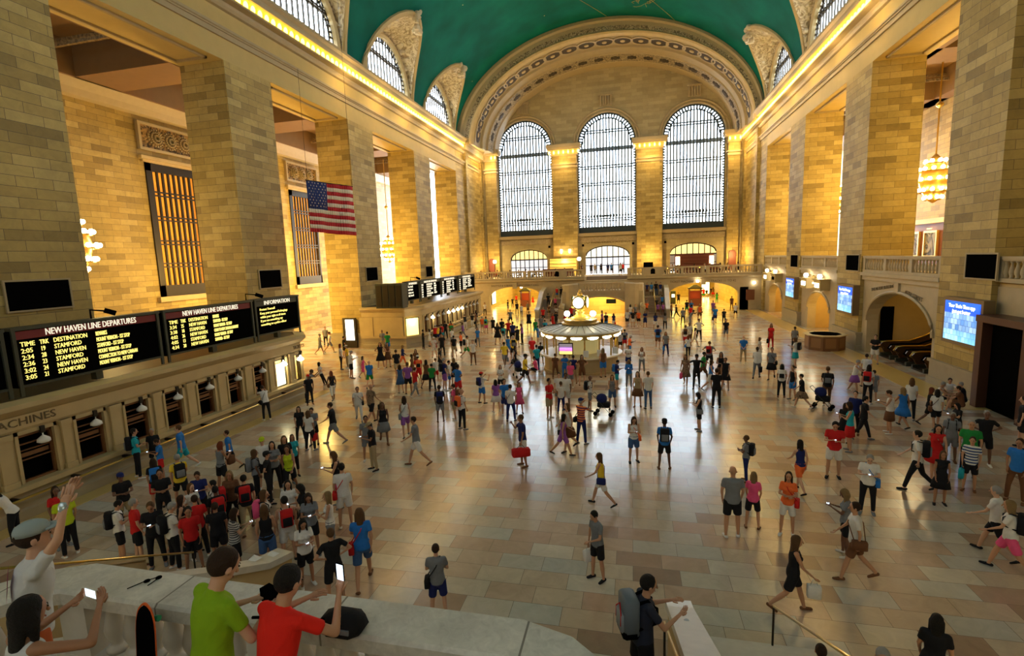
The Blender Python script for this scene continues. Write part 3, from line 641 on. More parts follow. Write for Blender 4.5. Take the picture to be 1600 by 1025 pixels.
for k, c in enumerate(WC):
    g = MB(); pts = [(c-HW, YW+.6, 11.0)]+[(c-HW*cos(pi*i/24), YW+.6, 24.3+HW*sin(pi*i/24)) for i in range(25)]+[(c+HW, YW+.6, 11.0)]
    g.v = pts; g.f = [list(range(len(pts)))]; g.mi = [0]; wn += 1; struct(g, 'window_%d' % wn, GLASS)
    f = MB(); ytop = lambda x, r=HW: 24.3+sqrt(max(0, r*r-(x-c)**2))
    yb = YW+.35
    for q in (-1, 1):
        for s_ in (0, .55): f.box(*sorted((c+q*(HW-s_), c+q*(HW-s_-.14))), yb-.15, yb+.15, 11, 24.3)
        for i in range(34):
            z = 11.2+i*.39; f.add([(c+q*(HW-.1), yb, z), (c+q*(HW-.1), yb, z+.26), (c+q*(HW-.62), yb, z+.13)], [(0, 1, 2)])
            f.box(*sorted((c+q*(HW-.1), c+q*(HW-.34))), yb-.05, yb+.05, z, z+.22)
    for i in range(-8, 9):
        x = c+i*.46; f.box(x-.115, x+.115, yb-.1, yb+.1, 11, ytop(x, HW-.6))
    for i in range(-8, 8):
        x = c+(i+.5)*.46; f.box(x-.03, x+.03, yb+.1, yb+.14, 11, ytop(x, HW-.6))
    for z in (12.9, 15.9, 18.3, 20.8, 23.4, 26.0):
        big = z in (23.4,)
        hw = min(HW-.3, sqrt(max(0, (HW-.3)**2-max(0, z-24.3)**2)))
        for d in ((-.17, .17) if not big else (-.2, 0, .2)): f.box(c-hw, c+hw, yb-.12, yb+.12, z+d-.08, z+d+.08)
    for i in range(-9, 9): f.add([(c+i*.43, yb-.12, 13.5), (c+i*.43+.2, yb-.12, 13.2), (c+i*.43+.4, yb-.12, 13.5), (c+i*.43+.2, yb-.12, 13.75)], [(0, 1, 2, 3)])
    f.box(c-HW, c+HW, yb-.2, yb+.2, 11.0, 11.9)
    for i in range(24):
        t0, t1 = pi*i/24, pi*(i+1)/24
        for r_, w in ((HW-.08, .16), (HW-.75, .09)):
            f.tube([(c-r_*cos(t0), yb, 24.3+r_*sin(t0)), (c-r_*cos(t1), yb, 24.3+r_*sin(t1))], w, 4)
    for i in range(1, 30):
        t = pi*i/30; f.tube([(c-(HW)*cos(t), yb, 24.3+HW*sin(t)), (c-(HW-.72)*cos(t), yb, 24.3+(HW-.72)*sin(t))], .13, 4)
    struct(f, 'window_frame_%d' % wn, FR)
# pilasters between the windows with lamp-lit capitals
for x0, x1, nm in ((-11.95, -8.15, 'a'), (.75, 4.4, 'b'), (-22.6, -20.75, 'c'), (13.4, 14.95, 'd')):
    struct(box(x0, x1, YW-.7, YW, 4.6, 22.9), 'pillar_far', STONE)
    m = MB().box(x0-.12, x1+.12, YW-.85, YW, 20.9, 21.2).box(x0-.2, x1+.2, YW-.95, YW, 21.35, 21.55).box(x0-.15, x1+.15, YW-.9, YW, 22.7, 22.9)
    m.box(x0-.1, x1+.1, YW-.85, YW, 22.9, 23.5).box(x0-.55, x1+.55, YW-1.35, YW, 23.5, 23.8).box(x0-.7, x1+.7, YW-1.5, YW, 23.8, 24.3)
    struct(m, 'trim_capital', MOLD)
struct(MB().box(XL-1.5, -22.6, YF+.1, YW, 22.9, 24.6).box(15.2, XR+1.5, YF+.1, YW, 22.9, 24.6), 'trim_arch_springing', MOLD)
# doors and lit fanlights on the upper level behind the balcony
for k, (c, hw, vb, vs_, rise) in enumerate(DC):
    wn += 1
    f = MB(); y = YW+.5; n = 16
    f.tube([(c-(hw-.06)*cos(pi*i/n), y, vs_+(rise-.06)*sin(pi*i/n)) for i in range(n+1)], .09, 4)
    for i in range(-3, 4):
        x = c+i*hw/4; f.box(x-.06, x+.06, y-.08, y+.08, 4.6, vs_+rise*sqrt(max(0, 1-((x-c)/hw)**2)))
    f.box(c-hw, c+hw, y-.1, y+.1, 7.1, 7.3).box(c-hw, c+hw, y-.06, y+.06, 5.9, 6.0)
    struct(f, 'door_frame_%d' % (k+1), BRONZE)
    g = MB().box(c-hw, c+hw, y+.2, y+.22, 7.3, vs_+rise)
    struct(g, 'window_%d' % wn, flat('lit_fanlight_%d' % k, (1, .8, .4), .5, emit=.9 if k != 1 else .8, ecol=(1, .72, .25) if k != 1 else (.8, .85, .8)))
    g = MB().box(c-hw, c+hw, y+.25, y+.27, 4.6, 7.1)
    struct(g, 'door_%d' % (k+1), flat('door_glass_%d' % k, (.8, .85, 1), .4, emit=(.5, .55, .12)[k], ecol=(.85, .9, 1) if k != 2 else (.8, .5, .35)))
text('TO VANDERBILT AVENUE', .62, (-3.7, YW-.02, 9.35), ROT_F, CARVE, name='trim_lettering', align='CENTER', ext=.01)['kind'] = 'structure'
m = MB()
for x in (-8.0+.6, .2, 4.9, 4.9, -12.7): m.box(x-.17, x+.17, YW-.05, YW, 8.95, 9.3)
struct(m, 'trim_vents', BLACK)
# ------------------------------------------------------------------ east end, behind the camera
struct(arch_wall(MB(), XL-14, XR+14, -.3, 40, [(c, HW, 11.0, 24.3, 4.3) for c in WC], lambda u, d, v: (u, -8-d, v), .6, 12), 'wall_back', STONE)  # unseen window wall, added so daylight reaches the foreground
for c in WC:
    pts = [(c-HW, -8.3, 11.0)]+[(c-HW*cos(pi*i/16), -8.3, 24.3+HW*sin(pi*i/16)) for i in range(17)]+[(c+HW, -8.3, 11.0)]
    g = MB(); g.v = pts; g.f = [list(range(len(pts)))]; g.mi = [0]; wn += 1; struct(g, 'window_%d' % wn, EGLASS)
    f = MB()
    for i in range(-4, 5): f.box(c+i*.92-.08, c+i*.92+.08, -8.2, -8.1, 11, 24.3+sqrt(max(0, HW*HW-(i*.92)**2)))
    for z in (13, 16, 18.4, 20.8, 23.4): f.box(c-HW, c+HW, -8.2, -8.1, z-.12, z+.12)
    struct(f, 'window_frame_%d' % wn, FR)
# ------------------------------------------------------------------ balustrades
BALP = [(.06, 0), (.075, .03), (.05, .07), (.09, .2), (.095, .3), (.05, .5), (.04, .6), (.07, .66), (.07, .7)]
BALM = MB().lathe([(r, z) for r, z in BALP], n=8).me('baluster', GREY, True)
def balustrade(name, p0, p1, z0, z1, label, group=None, mat=GREY, th=.3, step=.33, posts=3, curve=None):
    """straight run p0-p1 (plan), base at z0, rail top z1: rail, plinth, posts, balusters"""
    a, b = Vector((*p0, 0)), Vector((*p1, 0)); L_ = (b-a).length; d = (b-a)/L_; nrm = Vector((d.y, -d.x, 0))
    rt = root(name, (*((a+b)/2).xy, z0), label, 'balustrade', group)
    def bar(t0, t1, w, za, zb, nm):
        m = MB(); q = [a+d*t0+nm_*w for t0, nm_ in ((t0, nrm), (t1, nrm), (t1, -nrm), (t0, -nrm))]
        q[2], q[3] = a+d*t1-nrm*w, a+d*t0-nrm*w
        m.prism([tuple(v.xy) for v in q], za, zb, 'z'); return m
    h = z1-z0
    m = bar(0, L_, th*.62, z1-.13, z1, 'r'); n2 = bar(0, L_, th*.45, z1-.2, z1-.13, 'r'); m.v += n2.v; m.f += [[i+8 for i in f] for f in n2.f]; m.mi += n2.mi
    m.obj('rail', mat, rt)
    bar(0, L_, th*.55, z0, z0+.16*h, 'p').obj('plinth', mat, rt)
    segs = max(1, posts); sl = L_/segs; zt, zb = z1-.2, z0+.16*h
    for k in range(segs+1):
        c = min(max(k*sl, .16), L_-.16); bar(c-.16, c+.16, th*.5, z0, z1-.13, 'p').obj('post', mat, rt)
    sc = (zt-zb)/.7
    for k in range(segs):
        n = max(2, int((sl-.4)/step))
        for i in range(n):
            t = k*sl+.2+(sl-.4)*(i+.5)/n; p = a+d*t
            o = bpy.data.objects.new('baluster', BALM if mat is GREY else BALW); COL.objects.link(o); tag(o, rt); o.location = (p.x, p.y, zb); o.scale = (1.2, 1.2, sc)
    return rt
BALW = MB().lathe([(.07, 0), (.09, 0), (.09, .06), (.06, .08), (.05, .11), (.085, .24), (.09, .3), (.055, .52), (.045, .58), (.075, .62), (.09, .64), (.09, .7)], n=12).me('baluster_marble', MARBLE, True)
# ------------------------------------------------------------------ west balcony
YB = 69.0
m = MB().box(XL, -6.2, YB, YW+.1, 4.15, 4.6).box(-.6, XR, YB, YW+.1, 4.15, 4.6).box(-6.2, -.6, 72.5, YW+.1, 4.15, 4.6)
m.prism([(YB, 4.15), (YB-.3, 4.3), (YB-.3, 4.55), (YB, 4.6)], XL, -6.2, 'x').prism([(YB, 4.15), (YB-.3, 4.3), (YB-.3, 4.55), (YB, 4.6)], -.6, XR, 'x')
struct(m, 'floor_balcony_far', GREY)
SEGS = [(XL+.1, -14.2, 3), (-14.0, -9.3, 2), (-9.0, -6.2, 1), (-.6, 1.7, 1), (3.6, 9.0, 2), (9.2, XR-.1, 2)]
for k, (x0, x1, n) in enumerate(SEGS):
    balustrade('balustrade', (x0, YB-.1), (x1, YB-.1), 4.6, 5.72,
        ['grey stone balustrade on the far balcony beside the second departure boards', 'grey stone balustrade on the far balcony above the left archway', 'short grey stone balustrade just left of the central stairway',
         'short grey stone balustrade just right of the central stairway', 'grey stone balustrade above the left half of the ticket machine archway', 'grey stone balustrade above the track archway at the far right corner'][k], 'stone balustrades of the far balcony', posts=n)
m = MB().box(1.7, 3.6, YB-.3, YB+.1, 4.6, 5.72).box(-9.3, -9.0, YB-.3, YB+.1, 4.6, 5.72)
struct(m, 'pillar_balcony', GREY)
for x in (2.65, -9.9):
    MB().prism([(x-.28, 4.85), (x+.28, 4.85), (x+.28, 5.4), (x+.14, 5.55), (x-.14, 5.55), (x-.28, 5.4)], YB-.34, YB-.3).obj('niche_plaque', BLACK, label='small dark plaque on the far balcony parapet, %s of the stairs' % ('right' if x > 0 else 'left'), cat='plaque')
# ground-level arcade beneath it
opsA = [(-15.9, 3.75, 0, 2.1, 1.45), (8.9, 4.25, 0, 2.0, 1.6)]
struct(arch_wall(MB(), XL, XR, 0, 4.15, opsA, lambda u, d, v: (u, YB+.1+d, v), .8, 16), 'wall_arcade', GREY)
m = MB().box(-16.2, -15.6, YB-.1, YB+.1, 3.3, 4.15).box(8.6, 9.2, YB-.1, YB+.1, 3.3, 4.15)
struct(m, 'trim_keystones', GREY)
for t, x, s in (('SHUTTLE & SUBWAYS', -17.6, .36), ('VANDERBILT HALL', -14.0, .36), ('TICKET MACHINES', 6.4, .38), ('TRACKS 11 TO 42', 11.3, .38)):
    text(t, s, (x, YB+.08, 3.62), ROT_F, CARVE, name='trim_lettering', align='CENTER')['kind'] = 'structure'
GOLDW = blocks('golden_corridor_stone', [(0, (.52, .36, .12)), (1, (.62, .45, .18))], 1.4, .5, .008, (.2, .14, .05), bump=.05, blotch=.1)
m = MB().box(-21.5, -21.2, YB+1, 92, 0, 4.1).box(-11.6, -11.3, YB+1, 92, 0, 4.1).box(-21.5, -11.3, 92, 92.3, 0, 4.1)
m.box(4.0, 4.3, YB+1, 92, 0, 4.1).box(13.6, 13.9, YB+1, 92, 0, 4.1).box(4.0, 13.9, 92, 92.3, 0, 4.1).box(-21.5, 13.9, YB+1, 92, 4.0, 4.12)
struct(m, 'wall_corridor', GOLDW)
def showcase(x, y, w, h, z, lab, mat=PANEL, axis='x'):
    rt = root('display_case', (x, y, z), lab, 'display case')
    if axis == 'x': MB().box(x-w/2, x+w/2, y, y+.12, z, z+h).obj('case_frame', BRONZE, rt); MB().box(x-w/2+.1, x+w/2-.1, y-.03, y, z+.1, z+h-.1).obj('lit_poster', mat, rt)
    else: MB().box(x, x+.12, y-w/2, y+w/2, z, z+h).obj('case_frame', BRONZE, rt); MB().box(x+.12, x+.15, y-w/2+.1, y+w/2-.1, z+.1, z+h-.1).obj('lit_poster', mat, rt)
showcase(-21.15, 73, 2.2, 2.5, .4, 'tall bright lit poster case on the corridor wall, nearest the left archway', axis='y')
showcase(-21.15, 76.5, 2.2, 2.3, .5, 'second bright poster case further inside the left archway', axis='y')
showcase(-13.8, 91.8, 3.2, 1.5, 2.2, 'wide glowing white sign at the end of the left archway', GLOBE)
showcase(12.2, 91.8, 1.4, 2.6, .3, 'bright doorway display at the end of the right archway')
def kiosk(x, y, lab, w=1.5):
    rt = root('shop_stall', (x, y, 0), lab, 'stall')
    MB().box(x-w/2, x+w/2, y-.5, y+.5, 0, 1.0).obj('counter', DWOOD, rt)
    MB().box(x-w/2, x-w/2+.12, y-.45, y+.45, 1.0, 2.4).obj('side_panel', DWOOD, rt); MB().box(x+w/2-.12, x+w/2, y-.45, y+.45, 1.0, 2.4).obj('side_panel', DWOOD, rt); MB().box(x-w/2-.1, x+w/2+.1, y-.6, y+.6, 2.4, 2.55).loft([[(x-w/2, y-.5, 2.55), (x+w/2, y-.5, 2.55), (x+w/2, y+.5, 2.55), (x-w/2, y+.5, 2.55)], [(x-.2, y-.2, 2.95), (x+.2, y-.2, 2.95), (x+.2, y+.2, 2.95), (x-.2, y+.2, 2.95)]]).obj('canopy', BRONZE, rt)
    MB().box(x-w/2+.15, x+w/2-.15, y+.1, y+.2, 1.0, 2.1).obj('goods_rack', flat('red_goods', (.5, .07, .03), .5), rt)
kiosk(-16.1, 77, 'dark red timber stall with a canopy inside the left archway')
kiosk(8.6, 75, 'dark timber newsstand with a canopy inside the ticket machine archway', 1.7)
for k, x in enumerate((5.0, 5.9)):
    rt = root('ticket_machine', (x, 78, 0), 'dark ticket machine with a lit screen, %s in the right archway' % ('leftmost' if k == 0 else 'second from the left'), 'ticket machine')
    MB().box(x-.35, x+.35, 78, 78.6, 0, 1.9).obj('cabinet', STEEL, rt); MB().box(x-.2, x+.2, 77.96, 78, 1.0, 1.45).obj('screen', PANEL, rt)
struct(box(13.3, 14.3, YB+.1, YB+.35, 0, 2.9), 'door_side', flat('dull_door', (.12, .08, .04), .5))
MB().box(14.0, 15.0, YB-.02, YB+.1, 1.25, 2.55).obj('wall_plaque', flat('brown_plaque', (.16, .05, .02), .5), label='brown square plaque on the far wall in the right corner', cat='plaque')
for x, y, z, lab in ((14.9, YB-.1, 3.4, 'glowing round wall lamp above the brown plaque in the far corner'), (8.2, YB-.15, 3.75, 'round globe lamp over the crown of the right archway'), (-15.3, YB+1.5, 3.4, 'round globe lamp just inside the left archway')):
    rt = root('wall_lamp', (x, y, z), lab, 'lamp'); MB().ball((x, y, z), .17).obj('globe', GLOBE, rt, True); MB().box(x-.04, x+.04, y, y+.3, z-.05, z+.05).obj('bracket', BRASS, rt)
# ------------------------------------------------------------------ west stairs
struct(MB().box(-6.2, -.6, 66.5, YB, 0, 3.0).box(-11.7, 4.1, 66.2, YB+.1, 0, 2.0).prism([(-8.6, 66.3), (-8.6, 64.6), (-7.9, 63.2), (-6.4, 62.5), (-.8, 62.5), (.7, 63.2), (1.1, 64.6), (1.1, 66.3)], 2.8, 3.0, 'z'), 'floor_landing_far', GREY)
STEP = flat('stair_stone', (.30, .22, .17), .5)
NOSE = flat('pale_step_edge', (.46, .38, .30), .5)  # paler stone strip along each step edge
def stairs(name, x0, x1, ya, za, yb, zb, n, nose=True, mats=None):
    m = MB(); dy, dz = (yb-ya)/n, (zb-za)/n
    for k in range(n):
        y0, y1 = sorted((ya+k*dy, yb)); m.m = 0; m.box(x0, x1, y0, y1, za-.02 if k == 0 else za+k*dz-.02, za+(k+1)*dz)
        if nose:
            m.m = 1; e = ya+k*dy; s = 1 if dy > 0 else -1; m.box(x0, x1, *sorted((e-.03*s, e+.06*s)), za+(k+1)*dz-.03, za+(k+1)*dz+.004)
    return struct(m, name, mats or [STEP, NOSE])
stairs('floor_stairs_far_left', -11.4, -8.7, 61.8, 0, 66.3, 2.0, 13); stairs('floor_stairs_far_right', 1.2, 4.0, 61.8, 0, 66.3, 2.0, 13)
stairs('floor_stairs_balcony', -6.1, -.7, 69.0, 3.0, 72.5, 4.6, 11)
def ramp_wall(name, pts, w, mat=GREY, cap=MARBLE, ch=.16, cw=.08, base=0.):
    """pts: (x,y,top) path of a sloping parapet"""
    def section(off, lo, hi): 
        rings = []
        for i, (x, y, z) in enumerate(pts):
            a = Vector(pts[max(0, i-1)]).xy; b = Vector(pts[min(len(pts)-1, i+1)]).xy; d = (b-a).normalized(); nn = Vector((d.y, -d.x))*off
            zl = base if lo is None else z+lo
            rings.append([(x+nn.x, y+nn.y, zl), (x+nn.x, y+nn.y, z+hi), (x-nn.x, y-nn.y, z+hi), (x-nn.x, y-nn.y, zl)])
        return MB().loft(rings)
    struct(section(w/2, None, -ch), name, mat); struct(section(w/2+cw, -ch, 0), 'trim_parapet_cap', cap)
ramp_wall('wall_stair_left', [(-11.55, 61.6, 1.05), (-11.5, 62.4, 1.3), (-11.6, 66, 3.1), (-11.7, 69, 3.4)], .4)
ramp_wall('wall_stair_right', [(4.15, 61.4, 1.05), (4.1, 62.2, 1.3), (4.2, 66, 3.15), (4.3, 69, 3.4)], .4)
for s in (-1, 1):
    cx = -3.6; X_ = lambda v: cx+s*v
    P = [(X_(2.75), 62.3, 4.2)]+[(X_(2.75+2.0*sin(t)), 62.3+1.7*(1-cos(t)), 4.2-.25*(t/1.57)) for t in (.3, .6, .9, 1.2, 1.5)]+[(X_(4.8), 64.6, 3.3), (X_(4.85), 63.6, 2.3), (X_(4.9), 62.6, 1.4), (X_(4.9), 61.8, 1.05)]
    ramp_wall('wall_landing_curve', P[:6], .35); ramp_wall('wall_stair_inner', [(X_(4.72), 66.2, 3.9), (X_(4.75), 65.0, 3.5), (X_(4.8), 63.6, 2.3), (X_(4.85), 62.4, 1.3), (X_(4.85), 61.7, 1.05)], .4)
    m = MB().box(X_(4.85)-.3, X_(4.85)+.3, 61.3, 61.9, 0, 1.1).lathe([(.16, 1.1), (.3, 1.2), (.34, 1.4), (.2, 1.6), (.12, 1.8)], (X_(4.85), 61.6, 0)); struct(m, 'pillar_newel', GREY)
balustrade('balustrade', (-6.3, 62.3), (-.9, 62.3), 3.1, 4.22, 'bowed stone balustrade of the far stair landing, above the glowing arch', posts=3)
struct(arch_wall(MB(), -8.5, 1.3, 0, 3.1, [(-3.7, 3.3, 0, 1.0, 1.45)], lambda u, d, v: (u, 62.4+.5*((u+3.6)/4.9)**4+d, v), .5, 18), 'wall_landing_front', GREY)
m = MB().tube([(-3.7-3.45*cos(pi*k/20), 62.3, 1.0+1.6*sin(pi*k/20)) for k in range(21)], .08, 6); struct(m, 'trim_landing_arch', GREY)
struct(MB().box(-7.1, -.3, 66.0, 66.2, 0, 2.8).box(-7.1, -6.9, 63.1, 66, 0, 2.8).box(-.5, -.3, 63.1, 66, 0, 2.8), 'wall_under_landing', GOLDW)
rt = root('hanging_sign', (-2.6, 63.5, 1.4), 'dark green hanging sign under the glowing arch', 'sign'); MB().box(-3.1, -1.9, 63.5, 63.56, 1.55, 2.1).obj('sign_board', flat('dark_green', (.02, .05, .03), .5), rt); MB().box(-2.9, -2.87, 63.5, 63.53, 2.1, 2.5).box(-2.1, -2.07, 63.5, 63.53, 2.1, 2.5).obj('hanger', BRONZE, rt)
for x, lab in ((2.7, 'brass handrail down the middle of the right far stair'), (-10.0, 'brass handrail down the middle of the left far stair')):
    rt = root('handrail', (x, 64, 0), lab, 'handrail'); MB().tube([(x, 61.6, .05), (x, 61.6, .95), (x, 66.2, 3.0), (x, 68.5, 3.0), (x, 68.5, 2.05)], .05, 6).obj('rail', BRASS, rt, True); MB().box(x-.03, x+.03, 64, 64.06, 1, 2.0).box(x-.03, x+.03, 66.2, 66.26, 2, 3).obj('post', BRASS, rt)
# ------------------------------------------------------------------ ticket offices (left)
XT = -18.1
def office(y0, y1, ch0, ch1, nm, wins, lit, hexa=None):
    """counter building with chamfered ends; path runs along the public side"""
    path = [(XL+.2, y0)] + ([(XT-1.0, y0), (XT, y0+1.6)] if ch0 else [(XT, y0)]) + ([(XT, y1-1.3), (XT-1.1, y1)] if ch1 else [(XT, y1)]) + [(XL+.2, y1)]
    pr = lambda l: l
    def sw(prof, name, mat): 
        m = MB(); m.sweep(prof, path); return struct(m, name, mat)
    sw([(-.35, .0), (.0, 0), (.0, .3), (-.06, .36), (-.06, .9), (-.35, .9)], 'wall_%s_base' % nm, PLINTH)
    sw([(-.35, .9), (.16, .92), (.16, 1.08), (-.35, 1.08)], 'trim_%s_counter' % nm, PLAIN)
    sw([(-.35, 2.72), (-.12, 2.72), (-.08, 2.8), (-.08, 3.2), (.0, 3.25), (.22, 3.45), (.22, 3.6), (-.35, 3.65)], 'trim_%s_cornice' % nm, PLAIN)
    m = MB(); m.f = []; pts = [(x-.2, y) for x, y in path]; m.prism([(XL+.1, y0+.2)]+[(x-.15, min(max(y, y0+.2), y1-.2)) for x, y in path[1:-1]]+[(XL+.1, y1-.2)], 3.5, 3.6, 'z'); struct(m, 'ceiling_%s_roof' % nm, BRONZE)
    # wall between the counter and the cornice: piers around each window
    m = MB(); ws = sorted(wins); u = (y0+1.6) if ch0 else y0
    for a, b in ws+[((y1-1.3) if ch1 else y1, None)]:
        if a-u > .02: m.box(XT-.35, XT-.12, u, a, 1.08, 2.75).box(XT-.14, XT-.05, u+.12, a-.12, 1.08, 2.72).box(XT-.14, XT-.0, u+.08, a-.08, 1.08, 1.25).box(XT-.14, XT-.0, u+.08, a-.08, 2.55, 2.72)
        if b: m.box(XT-.3, XT-.08, a, a+.09, 1.08, 2.72).box(XT-.3, XT-.08, b-.09, b, 1.08, 2.72).box(XT-.3, XT-.08, a, b, 2.6, 2.72); u = b
    if ch0: m.add([(XT-1.1-.1, y0+.12, 1.08), (XT-.12, y0+1.6, 1.08), (XT-.12, y0+1.6, 2.75), (XT-1.2, y0+.12, 2.75)], [(0, 1, 2, 3)])
    struct(m, 'wall_%s' % nm, PLAIN)
    if ch0: struct(box(XL, XT-1.1, y0+.05, y0+.3, 1.08, 2.75).box(XL+1, XL+1.3, y0, y0+.1, 1.08, 2.75).box(XT-1.6, XT-1.2, y0, y0+.1, 1.08, 2.75), 'wall_%s_side' % nm, PLAIN)
    if ch1:
        m = MB(); m.add([(XT-.12, y1-1.35, 1.08), (XT-1.2, y1-.12, 1.08), (XT-1.2, y1-.12, 2.75), (XT-.12, y1-1.35, 2.75)], [(0, 1, 2, 3)]); m.box(XL, XT-1.1, y1-.35, y1-.12, 1.08, 2.75); struct(m, 'wall_%s_end' % nm, PLAIN)
    struct(box(XL, XT-2.2, y0+.4, y1-.4, 0, 3.4), 'wall_%s_inner' % nm, DWOOD)
    for k, (a, b) in enumerate(ws):
        on = lit(k)
        lab = 'ticket window %s' % ('lit warm yellow with a hanging globe lamp' if on else 'dark behind its bronze grille with an unlit hanging shade')
        w = root('ticket_window', (XT-.3, (a+b)/2, 1.1), '%s, %s in the %s ticket office' % (lab, ORD[k], 'near' if nm == 'office_near' else 'far'), 'ticket window', 'ticket windows of the %s office' % ('near' if nm == 'office_near' else 'far'))
        MB().box(XT-.5, XT-.45, a+.09, b-.09, 1.08, 2.6).obj('back_pane', flat('lit_office', (1, .8, .4), .5, emit=.75, ecol=(1, .66, .12)) if on else BLACK, w)
        fr = MB()
        for qq in (a+.09, b-.15): fr.box(XT-.3, XT-.2, qq, qq+.06, 1.08, 2.6)
        for z in (1.75, 2.05, 2.25) if not on else (2.35,): fr.box(XT-.28, XT-.22, a+.1, b-.1, z, z+.035)
        fr.box(XT-.3, XT-.2, a+.1, b-.1, 2.5, 2.6).box(XT-.3, XT-.2, a+.1, b-.1, 1.08, 1.14); fr.obj('bronze_frame', WOOD if not on else BRONZE, w)
        if not on: MB().box(XT-.3, XT-.27, a+.2, b-.2, 1.85, 1.98).obj('wooden_rail', WOOD, w)
        yl = (a+b)/2+.15; MB().lathe([(.02, 2.55), (.02, 2.42), (.05, 2.4), (.17, 2.3), (.18, 2.22), (.12, 2.18)], (XT-.06, yl, 0), 10).obj('lamp_shade', GLOBE if on else WHITE, w, True)
        MB().box(XT-.12, XT-.02, yl-.06, yl+.06, 2.5, 2.72).obj('lamp_bracket', BRONZE, w)
ORD = ['first', 'second', 'third', 'fourth', 'fifth', 'sixth', 'seventh', 'eighth', 'ninth', 'tenth', 'eleventh', 'twelfth', 'thirteenth', 'fourteenth']
W1 = [(9.2, 10.3), (10.88, 12.05), (12.55, 13.65), (14.25, 15.35), (15.9, 16.9), (17.5, 18.55), (19.2, 20.2), (20.85, 21.85), (22.4, 23.5), (24.0, 24.75)]
office(2, 26.0, False, True, 'office_near', W1, lambda k: k >= 8)
W2 = [(42.2+i*1.42, 43.1+i*1.42) for i in range(12)]
office(40.2, 60.0, True, False, 'office_far', W2, lambda k: k in (1, 4, 5, 6, 7))
# the lit window in the chamfered end of the far office
w = root('ticket_window', (-18.7, 40.9, 1.1), 'large bright yellow ticket window in the angled end of the far office', 'ticket window')
m = MB(); m.add([(-19.05, 40.3, 1.12), (-18.35, 41.25, 1.12), (-18.35, 41.25, 2.6), (-19.05, 40.3, 2.6)], [(0, 1, 2, 3)]); m.obj('pane', flat('lit_end_window', (1, .9, .5), .4, emit=1.4, ecol=(1, .78, .2)), w)
MB().ball((-18.5, 40.6, 2.35), .16).obj('globe', GLOBE, w, True)
MB().tube([(-19.08, 40.25, 1.1), (-19.08, 40.25, 2.65), (-18.3, 41.3, 2.65), (-18.3, 41.3, 1.1)], .05, 4).obj('frame', BRONZE, w)
o = MB().box(XT-.22, XT-.18, 22.45, 23.3, 1.15, 2.3).obj('poster', flat('lit_poster_paper', (1, .95, .6), .5, emit=1.3, ecol=(1, .92, .5)), label='bright yellow poster leaning inside the lit ticket window', cat='poster')
for nm, y0, y1, lab in (('handrail', 6.5, 24.5, 'brass rail along the front of the near ticket office'), ('handrail', 42.5, 59.5, 'brass rail along the front of the far ticket office')):
    rt = root('handrail', (XT+.3, (y0+y1)/2, .8), lab, 'handrail'); MB().tube([(XT+.3, y0, .78), (XT+.3, y1, .78)], .04, 6).obj('rail', BRASS, rt, True)
    y = y0+.5
    while y < y1: MB().box(XT-.05, XT+.3, y-.05, y+.05, .74, .82).obj('bracket', BRONZE, rt); y += 1.75
text('VENDING MACHINES', .34, (XT-.07, 8.35, 2.9), ROT_L, CARVE, name='trim_lettering', sx=1.15)['kind'] = 'structure'
text('TICKETS', .26, (XT-.07, 24.0, 2.9), ROT_L, CARVE, name='trim_lettering')['kind'] = 'structure'
# departure boards
def board(y0, y1, z0, z1, title, cols, lab, tmat=WTEXT, head=True, x=-18.5, ts=.3, red=True, ls=.2, sp=.98, solid=None):
    rt = root('departure_board', (x, (y0+y1)/2, z0), lab, 'departure board', 'departure boards over the ticket offices')
    MB().box(x-.35, x, y0, y1, z0+.12, z1).obj('cabinet', BLACK, rt)
    fr = MB()
    for q in (y0, y1-.1): fr.box(x, x+.07, q, q+.1, z0-.15, z1)
    fr.box(x-.35, x+.09, y0-.02, y1+.02, z1, z1+.09).box(x, x+.06, y0, y1, z0+.12, z0+.19)
    fr.obj('frame', STEEL, rt)
    for q in (y0+(y1-y0)*.5,): MB().box(x-.3, x-.05, q-.12, q+.12, z0-.17, z0+.12).obj('support', STEEL, rt)
    h = z1-z0
    MB().box(x, x+.02, y0+.12, y1-.12, z1-.3*h/2, z1-.03).obj('header', flat('maroon_header', (.17, .008, .012), .6) if red else STEEL, rt)
    text(title, ts, (x+.03, (y0+y1)/2, z1-.125*h), ROT_L, tmat, rt, 'title_lettering', align='CENTER', fit=(y1-y0)*.62)
    for j, (yy, body, mt, s_) in enumerate(cols): text(body, s_, (x+.03, yy, z1-.27*h), ROT_L, mt, rt, 'board_lettering', spacing=sp, fit=((cols[j+1][0] if j+1 < len(cols) else y1-.75)-yy-(.14 if j < 2 else .3)))
REM1 = 'REMARKS\nMOUNT VERNON - 1ST STOP\nSTAMFORD - 1ST STOP\nMOUNT VERNON - 1ST STOP\nCONNECTION TO NEW CANAAN\nMOUNT VERNON - 1ST STOP'
board(11.4, 16.4, 3.85, 5.75, 'NEW HAVEN LINE DEPARTURES', [(11.6, 'TIME\n2:05\n2:34\n2:36\n3:02\n3:05', LTEXT, .21), (12.14, 'TRK\n19\n28\n23\n24\n21', LTEXT, .21), (12.54, 'DESTINATION\nSTAMFORD\nNEW HAVEN\nSTAMFORD\nNEW HAVEN\nSTAMFORD', LTEXT, .21), (13.9, REM1, LTEXT, .21)],
      'long departure board headed New Haven Line, trains from 2:05', sp=1.0)
